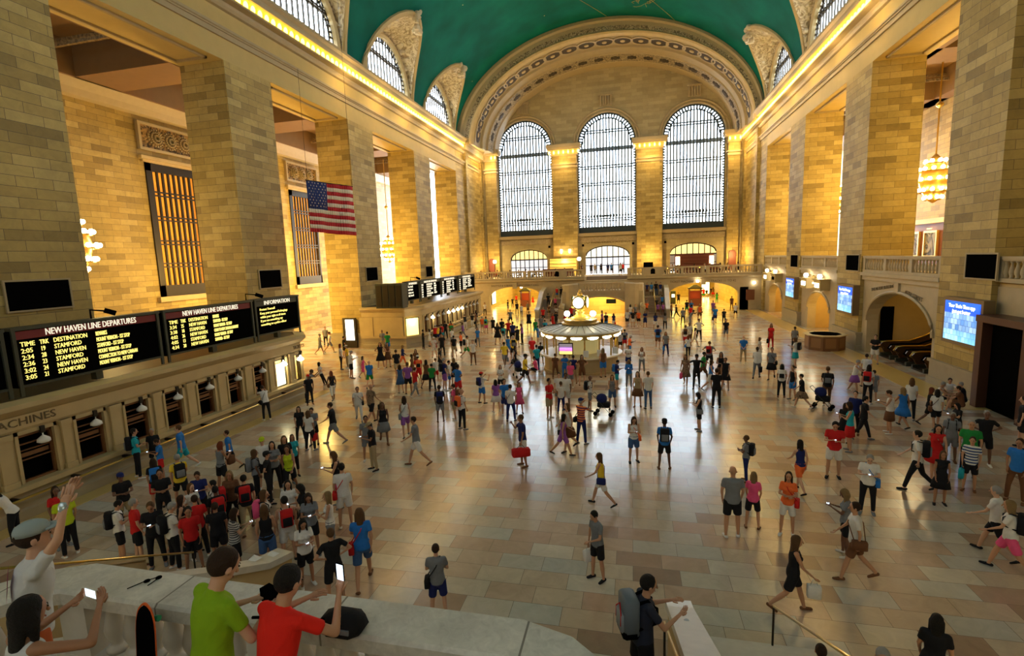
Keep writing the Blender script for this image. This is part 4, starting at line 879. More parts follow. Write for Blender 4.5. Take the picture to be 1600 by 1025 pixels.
board(16.6, 21.6, 3.85, 5.75, 'NEW HAVEN LINE DEPARTURES', [(16.85, 'TIME\n3:34\n3:38\n4:02\n4:05\n4:34', LTEXT, .21), (17.4, 'TRK\n25\n18\n26\n13\n28', LTEXT, .21), (17.8, 'DESTINATION\nNEW HAVEN\nSTAMFORD\nNEW HAVEN\nSTAMFORD\nNEW HAVEN', LTEXT, .21), (19.1, 'REMARKS\nSTAMFORD - 1ST STOP\nMOUNT VERNON - 1ST STOP\nCONN TO NEW CANAAN & DANBURY\nMOUNT VERNON - 1ST STOP\nSTAMFORD - 1ST STOP', LTEXT, .21)],
      'long departure board headed New Haven Line, trains from 3:34', sp=1.0)
board(21.75, 25.2, 3.85, 5.75, 'INFORMATION', [(22.1, 'Protect Yourself\nKeep your personal belongings\nwithin your sight at all times\nIf you see something say\nsomething to a police officer', LTEXT, .17)], 'departure board headed Information at the corner end of the near office', red=False, sp=1.15)
board(6.2, 11.2, 3.85, 5.75, 'HARLEM LINE DEPARTURES', [(9.9, '\n\nDANBURY', LTEXT, .17)], 'dark departure board cut off at the left edge of the view', sp=1.0)
def small(dest): return dest
for k, (y0, y1, t) in enumerate(((39.6, 42.2, 'INFORMATION'), (42.4, 47.4, 'HARLEM LINE DEPARTURES'), (47.6, 52.4, 'HUDSON LINE DEPARTURES'), (52.8, 58.6, 'HUDSON LINE ARRIVALS'))):
    cols = [(y0+.3, 'For track\nand train\nstatus see\nthis board', WTEXT, .26)] if k == 0 else [(y0+.3, 'TIME\n2:25\n2:48\n3:10\n3:25\n3:48', WTEXT, .22), (y0+1.5, 'DESTINATION\nSOUTHEAST\nWHITE PLAINS\nCROTON\nPOUGHKEEPSIE\nBREWSTER', WTEXT, .22), (y0+3.3, 'REMARKS\nHARLEM-125\nFORDHAM\nYONKERS\nTARRYTOWN', WTEXT, .22)]
    board(y0, y1, 4.05, 5.75, t, cols, 'departure board on the far ticket office, %s from its near end' % ORD[k], red=False, ts=.26)
rt = root('board_housing', (-19.2, 38.8, 4), 'green-black louvred metal housing at the near end of the far boards', 'housing')
MB().box(-20.8, -18.4, 38.5, 39.5, 3.7, 5.75).obj('box', STEEL, rt); m = MB()
for q in range(4): m.box(-20.7+q*.6, -20.25+q*.6, 38.45, 38.5, 3.85, 5.6)
m.obj('louvre', BRONZE, rt)
for y, lab in ((14, 'slim spotlight above the near departure boards'), (21.5, 'slim spotlight near the information board'), (41, 'spotlight cluster on top of the far boards')):
    rt = root('spotlight', (-18.6, y, 5.8), lab, 'spotlight'); MB().tube([(-18.7, y, 5.84), (-18.7, y, 6.15), (-18.2, y+.1, 6.1)], .03, 5).obj('arm', BLACK, rt); MB().tube([(-18.2, y+.1, 6.12), (-18.0, y+.35, 5.98)], .09, 7).obj('lamp_head', BLACK, rt)
# panels, screens and posters on the piers
for side, y0, y1, z0, z1 in ((-1, 14.55, 16.85, 6.08, 7.21), (-1, 28.35, 30.4, 6.1, 7.24), (-1, 42.0, 44.1, 5.9, 7.1), (-1, 55.8, 57.8, 5.7, 6.9), (1, 26.95, 29.1, 5.75, 6.85), (1, 41.1, 43.3, 5.7, 6.8), (1, 54.9, 57.2, 5.65, 6.8)):
    X = XL if side < 0 else XR; which = {(-1, 14.55): 'nearest left pier', (-1, 28.35): 'second left pier', (-1, 42.0): 'third left pier', (-1, 55.8): 'furthest left pier', (1, 26.95): 'nearest right pier', (1, 41.1): 'middle right pier', (1, 54.9): 'furthest right pier'}[(side, y0)]
    rt = root('wall_grille', (X, (y0+y1)/2, z0), 'black square grille panel set in the %s' % which, 'grille', 'black grilles on the piers')
    MB().box(*sorted((X, X-side*.05)), y0, y1, z0, z1).obj('panel', BLACK, rt)
    m = MB(); e = X-side*.08
    for q in ((y0-.07, y1+.07, z0-.07, z0), (y0-.07, y1+.07, z1, z1+.07), (y0-.07, y0, z0, z1), (y1, y1+.07, z0, z1)): m.box(*sorted((X, e)), *q)
    m.obj('frame', MOLD, rt)
def screenmat():
    m, nt, b = nmat('lit_advert_screen'); L = nt.links.new
    g = nt.nodes.new('ShaderNodeTexCoord'); s = nt.nodes.new('ShaderNodeSeparateXYZ'); L(g.outputs['Generated'], s.inputs[0])
    r = ramp(nt, s.outputs[2], [(0, (.25, .75, 1)), (.25, (.08, .35, .8)), (.3, (.01, .04, .2)), (.66, (.02, .12, .55)), (.74, (.005, .08, .85)), (1, (.01, .12, .95))]); r.color_ramp.interpolation = 'LINEAR'
    n = nt.nodes.new('ShaderNodeTexBrick'); n.inputs['Scale'].default_value = 5; c = nt.nodes.new('ShaderNodeCombineXYZ'); L(s.outputs[1], c.inputs[0]); L(s.outputs[2], c.inputs[1]); L(c.outputs[0], n.inputs['Vector'])
    n.inputs['Color1'].default_value = (.1, .3, .6, 1); n.inputs['Color2'].default_value = (.6, .85, 1, 1); n.inputs['Mortar'].default_value = (.02, .03, .15, 1); n.inputs['Row Height'].default_value = .7; n.inputs['Brick Width'].default_value = .5
    lt = nt.nodes.new('ShaderNodeMath'); lt.operation = 'LESS_THAN'; lt.inputs[1].default_value = .7; L(s.outputs[2], lt.inputs[0])
    ml = nt.nodes.new('ShaderNodeMath'); ml.operation = 'MULTIPLY'; ml.inputs[1].default_value = .6; L(lt.outputs[0], ml.inputs[0])
    mx = nt.nodes.new('ShaderNodeMix'); mx.data_type = 'RGBA'; L(ml.outputs[0], mx.inputs[0]); L(r.outputs[0], mx.inputs[6]); L(n.outputs['Color'], mx.inputs[7])
    b.inputs['Base Color'].default_value = (.01, .01, .02, 1); L(mx.outputs[2], b.inputs['Emission Color']); b.inputs['Emission Strength'].default_value = 1.1; return m
SM = screenmat()
for y0, y1, z0, z1, wh, ts in ((27.1, 29.75, 2.68, 4.6, 'nearest right pier beside the escalators', .26), (41.0, 43.5, 2.68, 4.5, 'middle right pier', .26), (54.6, 57.1, 2.7, 4.5, 'furthest right pier', .26)):
    rt = root('advert_screen', (XR-.3, (y0+y1)/2, z0), 'blue lit advertising screen with white text on the %s' % wh, 'screen', 'blue advertising screens on the right piers')
    MB().box(XR-.42, XR+.02, y0-.18, y1+.18, z0-.18, z1+.18).obj('housing', flat('bronze_housing', (.22, .15, .07), .4, .3), rt)
    MB().box(XR-.44, XR-.42, y0, y1, z0, z1).obj('screen', SM, rt)
    text('Your Train Time app\njust got better', ts, (XR-.46, (y0+y1)/2, z1-.3), ROT_R, flat('screen_text', (1, 1, 1), .5, emit=1.6, ecol=(.8, .9, 1)), rt, 'screen_lettering', align='CENTER', sx=.9)
rt = root('door_poster', (-24.5, 40.6, 0), 'bright white poster door at the foot of the third left pier', 'poster'); MB().box(-25.3, -24.0, 40.45, 40.62, 0, 2.7).obj('door_frame', BRONZE, rt); MB().box(-25.0, -24.2, 40.4, 40.45, .7, 2.55).obj('lit_sheet', flat('lit_white_sheet', (1, 1, .9), .5, emit=2.2, ecol=(1, .98, .8)), rt)
# ------------------------------------------------------------------ right side: gallery fronts, arches, gates, escalators
m = MB(); opsR = [(36.05, 4.0, 0, 2.3, 2.1), (49.75, 2.7, 0, 2.0, 1.5), (63.6, 2.7, 0, 2.0, 1.4)]
for (y0, y1), op in zip(BAYS[1:], opsR):
    struct(arch_wall(MB(), y0, y1, 0, 5.4, [op], lambda u, d, v: (XR+.25+d, u, v), .7, 16), 'wall_gallery_front', GREY)
    struct(MB().box(XR-.05, XR+.3, y0, y1, 5.4, 5.62).box(XR+.1, XR+.3, y0, y1, 5.1, 5.4), 'trim_gallery_ledge', GREY)
    struct(MB().tube([(XR+.2, op[0]-(op[1]+.1)*cos(pi*k/20), op[3]+(op[4]+.1)*sin(pi*k/20)) for k in range(21)], .1, 6).box(XR+.12, XR+.3, op[0]-.25, op[0]+.25, op[3]+op[4]+.1, 5.1), 'trim_arch', GREY)
    balustrade('balustrade', (XR+.25, y0+.05), (XR+.25, y1-.05), 5.62, 6.75, 'stone balustrade of the right gallery %s' % {31.3: 'above the escalators', 45.1: 'above the middle lit gate', 58.9: 'nearest the far corner'}[y0], 'stone balustrades of the right gallery', posts=3)
struct(arch_wall(MB(), 17.75, 27.25, 0, 5.4, [(22.5, 4.0, 0, 2.3, 1.9)], lambda u, d, v: (XR+.25+d, u, v), .7, 16), 'wall_gallery_front', GREY)
balustrade('balustrade', (XR+.25, 17.8), (XR+.25, 27.2), 5.62, 6.75, 'dark stone balustrade of the right gallery at the right edge of the view', 'stone balustrades of the right gallery', posts=3)
text('THE METLIFE BUILDING', .3, (XR+.22, 39.6, 4.35), (RX, R(-8), R(-90)), CARVE, name='trim_lettering')['kind'] = 'structure'
text('45TH STREET', .34, (XR+.22, 35.2, 4.5), (RX, R(10), R(-90)), CARVE, name='trim_lettering')['kind'] = 'structure'
OCH = flat('ochre_passage_wall', (.52, .36, .14), .6, noise=.1, nscale=2)
m = MB().box(XR+1, 24.5, 40.3, 40.6, 0, 5).box(XR+1, 24.5, 31.4, 31.7, 0, 5).box(24.5, 24.8, 31.4, 40.6, 0, 5)
m.box(XR+.9, 18.6, 52.6, 52.8, 0, 5).box(XR+.9, 18.6, 46.8, 47.0, 0, 5).box(18.6, 18.9, 46.8, 52.8, 0, 5).box(XR+.9, 20, 66.6, 66.8, 0, 5).box(20, 20.2, 58.9, 66.8, 0, 5).box(XR+.9, 20, 60.2, 60.4, 0, 5)
struct(m, 'wall_passages', OCH)
MB().box(16.95, 17.75, 40.2, 40.29, .35, 3.2).obj('doorway_panel', BLACK, label='tall black doorway on the ochre wall beyond the escalators', cat='doorway')
MB().box(18.45, 18.59, 49.5, 51.0, .9, 3.2).obj('doorway_panel', BLACK, label='tall black panel on the ochre wall inside the middle gate arch', cat='panel')
MB().box(17.2, 17.3, 47.1, 48.0, 0, 2.3).obj('gate_door', STEEL, label='dark green door at the right side of the middle gate arch', cat='door')
for y, op in ((49.75, 1), (63.6, 2)):
    for s, lt in ((1.75, 1), (-1.75, 1 if y < 50 else 0)):
        rt = root('gate_sign', (XR-.3, y+s, 4.2), '%s gate sign box with globe over the %s gate, %s of its pair' % ('lit' if lt else 'unlit', 'middle right' if y < 50 else 'far right', 'further' if s > 0 else 'nearer'), 'gate sign', 'gate signs with globes')
        yy = y+s; MB().box(XR-.5, XR+.3, yy-.8, yy+.8, 3.85, 4.75).box(XR-.6, XR+.3, yy-.9, yy+.9, 4.7, 4.8).obj('box', flat('gilded_stone', (.5, .38, .16), .5), rt)
        MB().box(XR-.52, XR-.5, yy-.5, yy+.5, 4.1, 4.45).obj('number_panel', GLOBE if lt else BLACK, rt)
        MB().ball((XR-.3, yy, 5.02), .2).obj('globe', GLOBE, rt, True)
    rt = root('gate_lamp', (XR-.2, y, 4.6), 'small cluster of brass floodlights between the %s gate signs' % ('middle' if y < 50 else 'far'), 'lamp'); MB().box(XR-.2, XR+.2, y-.3, y+.3, 4.3, 4.42).obj('lit_strip', GLOBE, rt); MB().ball((XR-.1, y-.4, 4.95), .12).ball((XR-.1, y+.4, 4.95), .12).obj('flood', BRASS, rt)
# yellow gate awning
MB().prism([(47.0, 3.0), (49.3, 3.4), (49.3, 2.7), (47.0, 2.3)], XR+1.0, XR+2.2, 'x').obj('gate_canopy', flat('yellow_canopy', (.75, .55, .1), .4), label='yellow canopy inside the middle right gate arch', cat='canopy')
def escalator(y, lab):
    x0 = XR+.9; rt = root('escalator', (x0, y, 0), lab, 'escalator', 'escalators rising under the right arch')
    prof = [(x0-.3, .0), (x0-.3, .25), (x0+.2, .3), (x0+1.4, .3), (x0+7.6, 3.9), (x0+7.6, 3.3), (x0+1.6, -.0)]
    for s in (-.62, .62):
        MB().prism([(a, b) for a, b in prof], y+s-.09, y+s+.09).obj('skirt', STEEL, rt)
        rail = [(x0-.15, .55), (x0-.42, .78), (x0-.3, 1.0), (x0+.1, 1.03), (x0+1.3, 1.05), (x0+2.2, 1.4), (x0+7.6, 4.6)]
        MB().prism([(x0-.1, .3), (x0-.35, .78), (x0-.2, .98), (x0+1.3, 1.0), (x0+2.2, 1.34), (x0+7.6, 4.5), (x0+7.6, 3.8), (x0+1.5, .3)], y+s-.05, y+s+.05).obj('side_panel', flat('brown_panel', (.10, .05, .02), .3, .4), rt)
        MB().tube([(a, y+s, b) for a, b in rail], .06, 6).obj('hand_belt', BRASS if s > 0 else BLACK, rt, True)
    m = MB().box(x0-.3, x0+1.5, y-.5, y+.5, 0, .1)
    for k in range(18): m.box(x0+1.5+k*.34, x0+1.84+k*.34, y-.5, y+.5, k*.2-.1, .1+k*.2)
    m.obj('steps', BRONZE, rt)
escalator(38.0, 'escalator with brass belts, furthest of the three under the right arch'); escalator(36.0, 'escalator with brass belts, middle of the three under the right arch'); escalator(34.0, 'escalator with brass belts, nearest the screen pier')
# right-edge dark doorway structure, big slanted case and the octagonal desk
rt = root('door_case', (XR-.2, 26.2, 0), 'dark bronze door case with a lit sign beside the nearest right pier', 'door case')
MB().box(XR-.7, XR+.3, 23.6, 24.0, 0, 4.1).box(XR-.7, XR+.3, 26.4, 26.8, 0, 4.1).box(XR-.75, XR+.3, 23.6, 26.8, 3.9, 4.2).obj('frame', flat('dark_red_bronze', (.09, .035, .02), .4, .3), rt); MB().box(XR-.3, XR-.2, 24, 26.4, 0, 3.9).obj('door_leaf', BLACK, rt)
rt = root('framed_sign', (15.5, 21.9, 0), 'tilted dark display board at the right edge near the people sitting down', 'board'); MB().prism([(20.6, .0), (23.2, .0), (23.2, 1.7), (20.9, 1.7)], 15.4, 15.55, 'x').obj('board', BLACK, rt); MB().box(15.35, 15.6, 20.6, 23.2, 0, .12).obj('foot', BRONZE, rt)
rt = root('information_desk', (13.9, 41.4, 0), 'octagonal brown timber desk with a pale rim beside the right wall', 'desk')
def ngon(c, r, n=8, a0=pi/8): return [(c[0]+r*cos(a0+2*pi*k/n), c[1]+r*sin(a0+2*pi*k/n)) for k in range(n)]
MB().prism(ngon((13.9, 41.4), 1.3), 0, 1.05, 'z').obj('panelled_body', WOOD, rt); MB().prism(ngon((13.9, 41.4), 1.42), 1.05, 1.12, 'z').obj('rim', flat('cream_rim', (.7, .55, .25), .4), rt)
MB().prism(ngon((13.9, 41.4), 1.05), 1.12, 1.13, 'z').obj('inner_top', BLACK, rt)
m = MB()
for a, b in zip(ngon((13.9, 41.4), 1.31), ngon((13.9, 41.4), 1.31)[1:]+ngon((13.9, 41.4), 1.31)[:1]):
    A, B = Vector(a), Vector(b); p, q = A.lerp(B, .15), A.lerp(B, .85); m.add([(p.x, p.y, .2), (q.x, q.y, .2), (q.x, q.y, .9), (p.x, p.y, .9)], [(0, 1, 2, 3)])
m.obj('side_panel', flat('light_wood', (.30, .14, .05), .4), rt)
# ------------------------------------------------------------------ information booth with the four-faced clock
BX, BY = -3.35, 33.6
rt = root('information_booth', (BX, BY, 0), 'round marble and brass information booth in the middle of the floor', 'information booth')
def ring(r0, r1, z0, z1, n=40): return MB().lathe([(r0, z0), (r0, z1), (r1, z1), (r1, z0)], (BX, BY, 0), n)
MB().lathe([(2.5, 0), (2.5, .12), (2.42, .15), (2.42, 1.0)], (BX, BY, 0), 40).obj('marble_base', PLAIN, rt)
MB().lathe([(2.2, 1.0), (2.72, 1.02), (2.75, 1.07), (2.72, 1.13), (2.2, 1.13)], (BX, BY, 0), 40).obj('counter', flat('cream_counter', (.66, .56, .40), .3), rt)
MB().lathe([(.1, 1.1), (1.2, 1.1), (1.2, 2.3), (.1, 2.3)], (BX, BY, 0), 20).obj('inner_core', flat('core_glow', (.35, .26, .08), .5, emit=.16, ecol=(1, .8, .3)), rt)
for k in range(16):
    a = 2*pi*(k+.5)/16; c, s = cos(a), sin(a)
    MB().tube([(BX+2.45*c, BY+2.45*s, 1.13), (BX+2.45*c, BY+2.45*s, 2.3)], .045, 6).obj('mullion', BRASS, rt)
    a = 2*pi*k/16; ta = Vector((-sin(a), cos(a), 0)); o = Vector((BX+2.56*cos(a), BY+2.56*sin(a), 2.42))
    pts = [o+ta*(.36*cos(q))+Vector((0, 0, .13*sin(q) if sin(q) < 0 else .03*sin(q))) for q in [2*pi*j/12 for j in range(12)]]
    m = MB(); m.v = [tuple(p) for p in pts]+[tuple(p+Vector((cos(a), sin(a), 0))*.05) for p in pts]; m.f = [list(range(12)), list(range(12, 24))]+[[i, (i+1) % 12, (i+1) % 12+12, i+12] for i in range(12)]; m.mi = [0]*14
    m.obj('lit_lunette', GLOBE, rt)
ring(2.4, 2.6, 2.28, 2.6).obj('brass_fascia', flat('dull_brass', (.35, .25, .08), .35, .8), rt)
MB().lathe([(2.75, 2.6), (2.78, 2.66), (2.6, 2.72), (1.1, 3.0), (.9, 3.0)], (BX, BY, 0), 40).obj('roof', flat('pale_metal_roof', (.72, .72, .68), .4, 0), rt)
m = MB()
for k in range(32):
    a = 2*pi*k/32; m.tube([(BX+2.7*cos(a), BY+2.7*sin(a), 2.73), (BX+1.1*cos(a), BY+1.1*sin(a), 3.03)], .016, 4)
m.obj('roof_ribs', BRONZE, rt)
MB().lathe([(1.25, 2.95), (1.25, 3.1), (1.1, 3.14), (1.1, 3.3), (.95, 3.34), (.4, 3.36)], (BX, BY, 0), 24).obj('brass_tier', flat('brass_tier', (.42, .30, .10), .35, .7), rt)
for a, lab in ((-1.45, 'screen'),):
    x, y = BX+2.5*cos(-1.85), BY+2.5*sin(-1.85); MB().box(x-.45, x+.45, y-.1, y-.02, 1.35, 2.1).obj('screen_frame', BLACK, rt)
    m, nt, b = nmat('booth_screen_picture'); g = nt.nodes.new('ShaderNodeTexCoord'); s_ = nt.nodes.new('ShaderNodeSeparateXYZ'); nt.links.new(g.outputs['Generated'], s_.inputs[0])
    r_ = ramp(nt, s_.outputs[2], [(0, (1, .75, .1)), (.25, (1, .6, .15)), (.32, (.7, .02, .35)), (.55, (.6, .2, .9)), (.7, (.05, .02, .1)), (1, (.02, .02, .05))]); nt.links.new(r_.outputs[0], b.inputs['Emission Color']); b.inputs['Emission Strength'].default_value = 1
    MB().box(x-.4, x+.4, y-.12, y-.1, 1.4, 2.05).obj('screen', m, rt)
for a in (-1.35, -1.0, -.45):
    x, y = BX+2.55*cos(a), BY+2.55*sin(a); MB().box(x-.16, x+.16, y-.02, y, 1.2, 1.62).obj('notice', WHITE, rt)
ck = root('brass_clock', (BX, BY, 3.35), 'glowing brass four-faced clock on top of the information booth', 'clock')
MB().lathe([(.62, 3.34), (.62, 3.42), (.45, 3.5), (.3, 3.6), (.26, 3.7), (.34, 3.76), (.2, 3.84), (.2, 3.9), (.33, 3.95)], (BX, BY, 0), 16).obj('pedestal', flat('lit_brass', (.85, .6, .12), .3, .6, emit=.25, ecol=(1, .75, .1)), ck, True)
MB().ball((BX, BY, 4.42), .5, 16, 10).obj('case', flat('bright_brass', (.85, .62, .15), .25, .8), ck, True)
for k in range(4):
    a = pi/2*k-.13; c, s = cos(a), sin(a); t = Vector((-s, c, 0)); o = Vector((BX+c*.4, BY+s*.4, 4.42)); dn = Vector((c, s, 0))
    m = MB(); m.loft([[tuple(o+dn*d+t*(r_*cos(q))+Vector((0, 0, r_*sin(q)))) for q in [2*pi*j/20 for j in range(20)]] for r_, d in ((.36, 0), (.36, .1))])
    m.obj('clock_face', flat('opal_clock_face', (1, .95, .7), .4, emit=2.4, ecol=(1, .93, .62)), ck)
    m = MB(); m.loft([[tuple(o+dn*d+t*(r_*cos(q))+Vector((0, 0, r_*sin(q)))) for q in [2*pi*j/20 for j in range(20)]] for r_, d in ((.44, 0), (.44, .1), (.36, .12))], cap=False); m.obj('bezel', BRASS, ck)
    m = MB(); m.tube([tuple(o+dn*.11), tuple(o+dn*.11+t*.12+Vector((0, 0, .16)))], .015, 4).tube([tuple(o+dn*.11), tuple(o+dn*.11-t*.2+Vector((0, 0, .12)))], .012, 4); m.obj('clock_hands', BLACK, ck)
MB().lathe([(.2, 4.88), (.14, 4.98), (.16, 5.02), (.06, 5.1), (.09, 5.18), (.02, 5.28)], (BX, BY, 0), 10).obj('finial', BRASS, ck, True)
for s in (-1, 1):
    l = root('globe_lamp', (BX+s*.85, BY-.2, 3.35), 'bright globe lamp on the booth roof %s of the clock' % ('left' if s < 0 else 'right'), 'lamp'); MB().ball((BX+s*.85, BY-.2, 3.68), .2).obj('globe', GLOBE, l, True); MB().lathe([(.12, 3.35), (.06, 3.42), (.06, 3.5)], (BX+s*.85, BY-.2, 0), 8).obj('stem', BRASS, l)
# ------------------------------------------------------------------ flag, chandeliers, cornice lamps
rt = root('national_flag', (-19.7, 31.4, 9.5), 'striped red and white flag with a starred blue canton hanging before the left piers', 'flag')
TLp, TRp, BLp, BRp = Vector((-20.23, 29.5, 12.84)), Vector((-19.2, 33.4, 12.87)), Vector((-20.23, 29.5, 9.62)), Vector((-19.15, 33.2, 9.45))
def fp(u, v, o=0):
    p = TLp.lerp(TRp, u).lerp(BLp.lerp(BRp, u), v); w = .10*sin(u*9)*(.3+v)+.05*sin(u*23+v*3); return tuple(p+Vector((.96, -.28, 0))*(w+o))
FR_, FWH, FBL = flat('flag_red', (.48, .012, .02), .8), flat('flag_white', (.78, .66, .52), .8), flat('flag_blue', (.012, .03, .16), .8)
m = MB(); nu = 24
for k in range(13):
    m.m = 0 if k % 2 == 0 else 1
    for i in range(nu):
        if k < 7 and i < nu*.4: continue
        m.add([fp(i/nu, k/13), fp((i+1)/nu, k/13), fp((i+1)/nu, (k+1)/13), fp(i/nu, (k+1)/13)], [(0, 1, 2, 3)])
m.m = 2
for i in range(10): m.add([fp(i/nu if i < 10 else .4, 0), fp((i+1)/nu, 0), fp((i+1)/nu, 7/13), fp(i/nu, 7/13)], [(0, 1, 2, 3)])
o = m.obj('cloth', [FR_, FWH, FBL], rt, True); so = o.modifiers.new('t', 'SOLIDIFY'); so.thickness = .012
m = MB()
for r_ in range(9):
    for c_ in range(6 if r_ % 2 == 0 else 5):
        u, v = (.035+c_*.066+(.033 if r_ % 2 else 0)), .03+r_*.056; P = [fp(u+.014*(1 if j % 2 == 0 else .4)*sin(2*pi*j/10)*1.0, v-.017*(1 if j % 2 == 0 else .4)*cos(2*pi*j/10), .03) for j in range(10)]
        m.add(P, [tuple(range(10))])
m.obj('stars', FWH, rt)
MB().tube([fp(0, -.005), fp(.5, -.005), fp(1, -.005)], .04, 5).obj('pole', BRONZE, rt); MB().tube([fp(.02, 0), (-20.2, 29.6, 19.6)], .012, 4).tube([fp(.98, 0), (-19.2, 33.3, 30)], .012, 4).obj('cable', BRONZE, rt)
def chandelier(x, y, z, lab, ztop, s=1.):
    rt = root('chandelier', (x, y, z), lab, 'chandelier', 'melon chandeliers in the side aisles')
    for zz, r_, n in ((-1.3, .55, 8), (-.75, 1.0, 12), (0, 1.2, 14), (.75, 1.0, 12), (1.3, .6, 8)):
        m = MB(); m.lathe([(r_*s-.06, zz*s-.12), (r_*s, zz*s-.2), (r_*s, zz*s-.12)], (x, y, z), 20); m.obj('brass_ring', BRASS, rt)
        for k in range(n):
            a = 2*pi*k/n; o = bpy.data.objects.new('bulb', CB); COL.objects.link(o); tag(o, rt); o.location = (x+r_*s*cos(a), y+r_*s*sin(a), z+zz*s); o.scale = (s, s, s)
    MB().lathe([(.05, -1.7), (.35, -1.5), (.75, -.8), (.95, 0), (.75, .8), (.35, 1.5), (.05, 1.8)], (x, y, z), 12).obj('melon_body', flat('gilt_melon', (.7, .42, .08), .35, .7), rt, True)
    MB().tube([(x, y, z+1.7*s), (x, y, ztop)], .05, 5).lathe([(.05, 5.0), (.22, 5.15), (.24, 5.3), (.05, 5.45)], (x, y, z), 10).obj('chain', BRASS, rt)
CB = MB().ball((0, 0, 0), .14, 8, 6).me('bulb', CRYST, True)
chandelier(-30, 59.9, 9.2, 'round chandelier of bare bulbs on a long chain behind the third left pier', 20.2)
chandelier(-30, 22.0, 9.0, 'chandelier of bare bulbs mostly hidden behind the nearest left pier', 20.2)
chandelier(21.6, 44.4, 12.1, 'glittering chandelier of bulbs hanging in the right aisle', 20.2)
chandelier(21.6, 60.6, 12.4, 'chandelier in the right aisle mostly hidden by the middle pier', 20.2)
CL = MB().loft([[(.0+.14*sin(q)*cos(t)*1.0, .14*sin(q)*sin(t), -.26*cos(q)) for t in [2*pi*j/8 for j in range(8)]] for q in [pi*(k+.5)/6 for k in range(6)]]).me('cornice_lamp', LAMP, True)
def clamp_(x, y, z, lab, grp):
    o = bpy.data.objects.new('cornice_lamp', CL); COL.objects.link(o); o.location = (x, y, z); tag(o, None, lab, 'lamp', grp)
y = 21.5
while y < YW-.4:
    clamp_(XL+.55, y, 23.36, 'glowing drop lamp in the row under the left cornice', 'lamps under the left cornice')
    if y > 33.5: clamp_(XR-.55, y, 23.36, 'glowing drop lamp in the row under the right cornice', 'lamps under the right cornice')
    y += .62
for a, b, w in ((-11.95, -8.15, 'left'), (.75, 4.4, 'right')):
    for k in range(7): clamp_(a-.3+k*(b-a+.6)/6, YW-1.05, 23.2, 'glowing lamp on the capital of the %s pilaster between the great windows' % w, 'lamps on the %s pilaster capital' % w)
for x in (-21.4, -20.8, 13.5, 14.2, 14.9): clamp_(x, YW-1.0, 23.2, 'glowing lamp at the corner pilaster of the window wall on the %s' % ('left' if x < 0 else 'right'), 'lamps on the %s corner pilaster' % ('left' if x < 0 else 'right'))
# ------------------------------------------------------------------ restaurant and bar on the far balcony
def table(x, y, lab):
    rt = root('restaurant_table', (x, y, 4.6), lab, 'table', 'cafe tables on the far balcony')
    MB().lathe([(.42, 5.32), (.42, 5.36)], (x, y, 0), 12).obj('table_top', DWOOD, rt); MB().lathe([(.2, 4.6), (.04, 4.65), (.04, 5.32)], (x, y, 0), 8).obj('pedestal', BRONZE, rt)
    MB().ball((x, y, 5.5), .08).obj('table_lamp', LAMP, rt)
for k, x in enumerate((-20.5, -18.3, -16.2, -14.1, -12.0, -9.8, 4.6, 6.6, 8.6, 10.6, 12.6)): table(x, 70.4+(k % 2)*.8, 'small round cafe table with a lit lamp on the far balcony, %s along' % ORD[k])
rt = root('bar_counter', (-11, 76.8, 4.6), 'brown bar with shelves on the balcony below the left pilaster', 'bar'); MB().box(-13.2, -8.6, 76.5, 77.2, 4.6, 5.7).obj('counter', DWOOD, rt); MB().box(-12.4, -8.3, 78.6, 79.2, 4.6, 7.2).obj('back_shelf', flat('lit_bar_back', (.7, .4, .08), .5, emit=.5, ecol=(1, .6, .1)), rt)
m = MB()
for z in (5.9, 6.4, 6.9): m.box(-12.4, -8.3, 78.4, 78.6, z, z+.06)
m.obj('shelf', BRONZE, rt)
rt = root('bar_counter', (8.9, 76.8, 4.6), 'dark brown bar with a lit back on the balcony before the right doorway', 'bar'); MB().box(6, 12, 76.5, 77.2, 4.6, 5.7).obj('counter', DWOOD, rt); MB().box(6.2, 11.6, 79.3, 79.8, 4.6, 7.2).obj('back_shelf', DWOOD, rt)
MB().box(6.3, 6.9, 79.2, 79.3, 5.2, 6.9).box(11.0, 11.6, 79.2, 79.3, 5.2, 6.9).obj('lit_panel', PANEL, rt); m = MB()
for z in (5.9, 6.4, 6.9): m.box(7.0, 11, 79.1, 79.3, z, z+.06)
m.obj('shelf', WOOD, rt)
MB().box(1.6, 2.9, 74.5, 74.7, 4.6, 6.3).obj('dark_screen', BLACK, label='black freestanding panel on the far balcony right of the stairs', cat='panel')
for x, lab in ((-10.7, 'left of the pair of bright uplights on the left pilaster'), (-9.4, 'right of the pair of bright uplights on the left pilaster')):
    MB().lathe([(.05, 8.0), (.16, 8.3), (.16, 8.6)], (x, YW-.9, 0), 8).obj('uplight', GLOBE, label=lab, cat='lamp')
for x, y, lab in ((-7.4, 74, 'white globe lamp post on the balcony left of the centre doors'), (-20.4, 75.5, 'cluster globe lamp on the balcony at the left doorway')):
    rt = root('lamp_post', (x, y, 4.6), lab, 'lamp'); MB().tube([(x, y, 4.6), (x, y, 6.9)], .05, 6).obj('post', BRONZE, rt); MB().ball((x, y, 7.1), .28).obj('globe', GLOBE, rt, True)
for x, lab in ((-22.0, 'dark wooden doorway with a round top on the far left of the balcony'), (14.2, 'dark wooden doorway with a round top on the far right of the balcony')):
    MB().prism([(x-.5, 4.6), (x+.5, 4.6), (x+.5, 7.2), (x+.35, 7.5), (x, 7.6), (x-.35, 7.5), (x-.5, 7.2)], YW-.85, YW-.7).obj('doorway_panel', DWOOD, label=lab, cat='doorway')

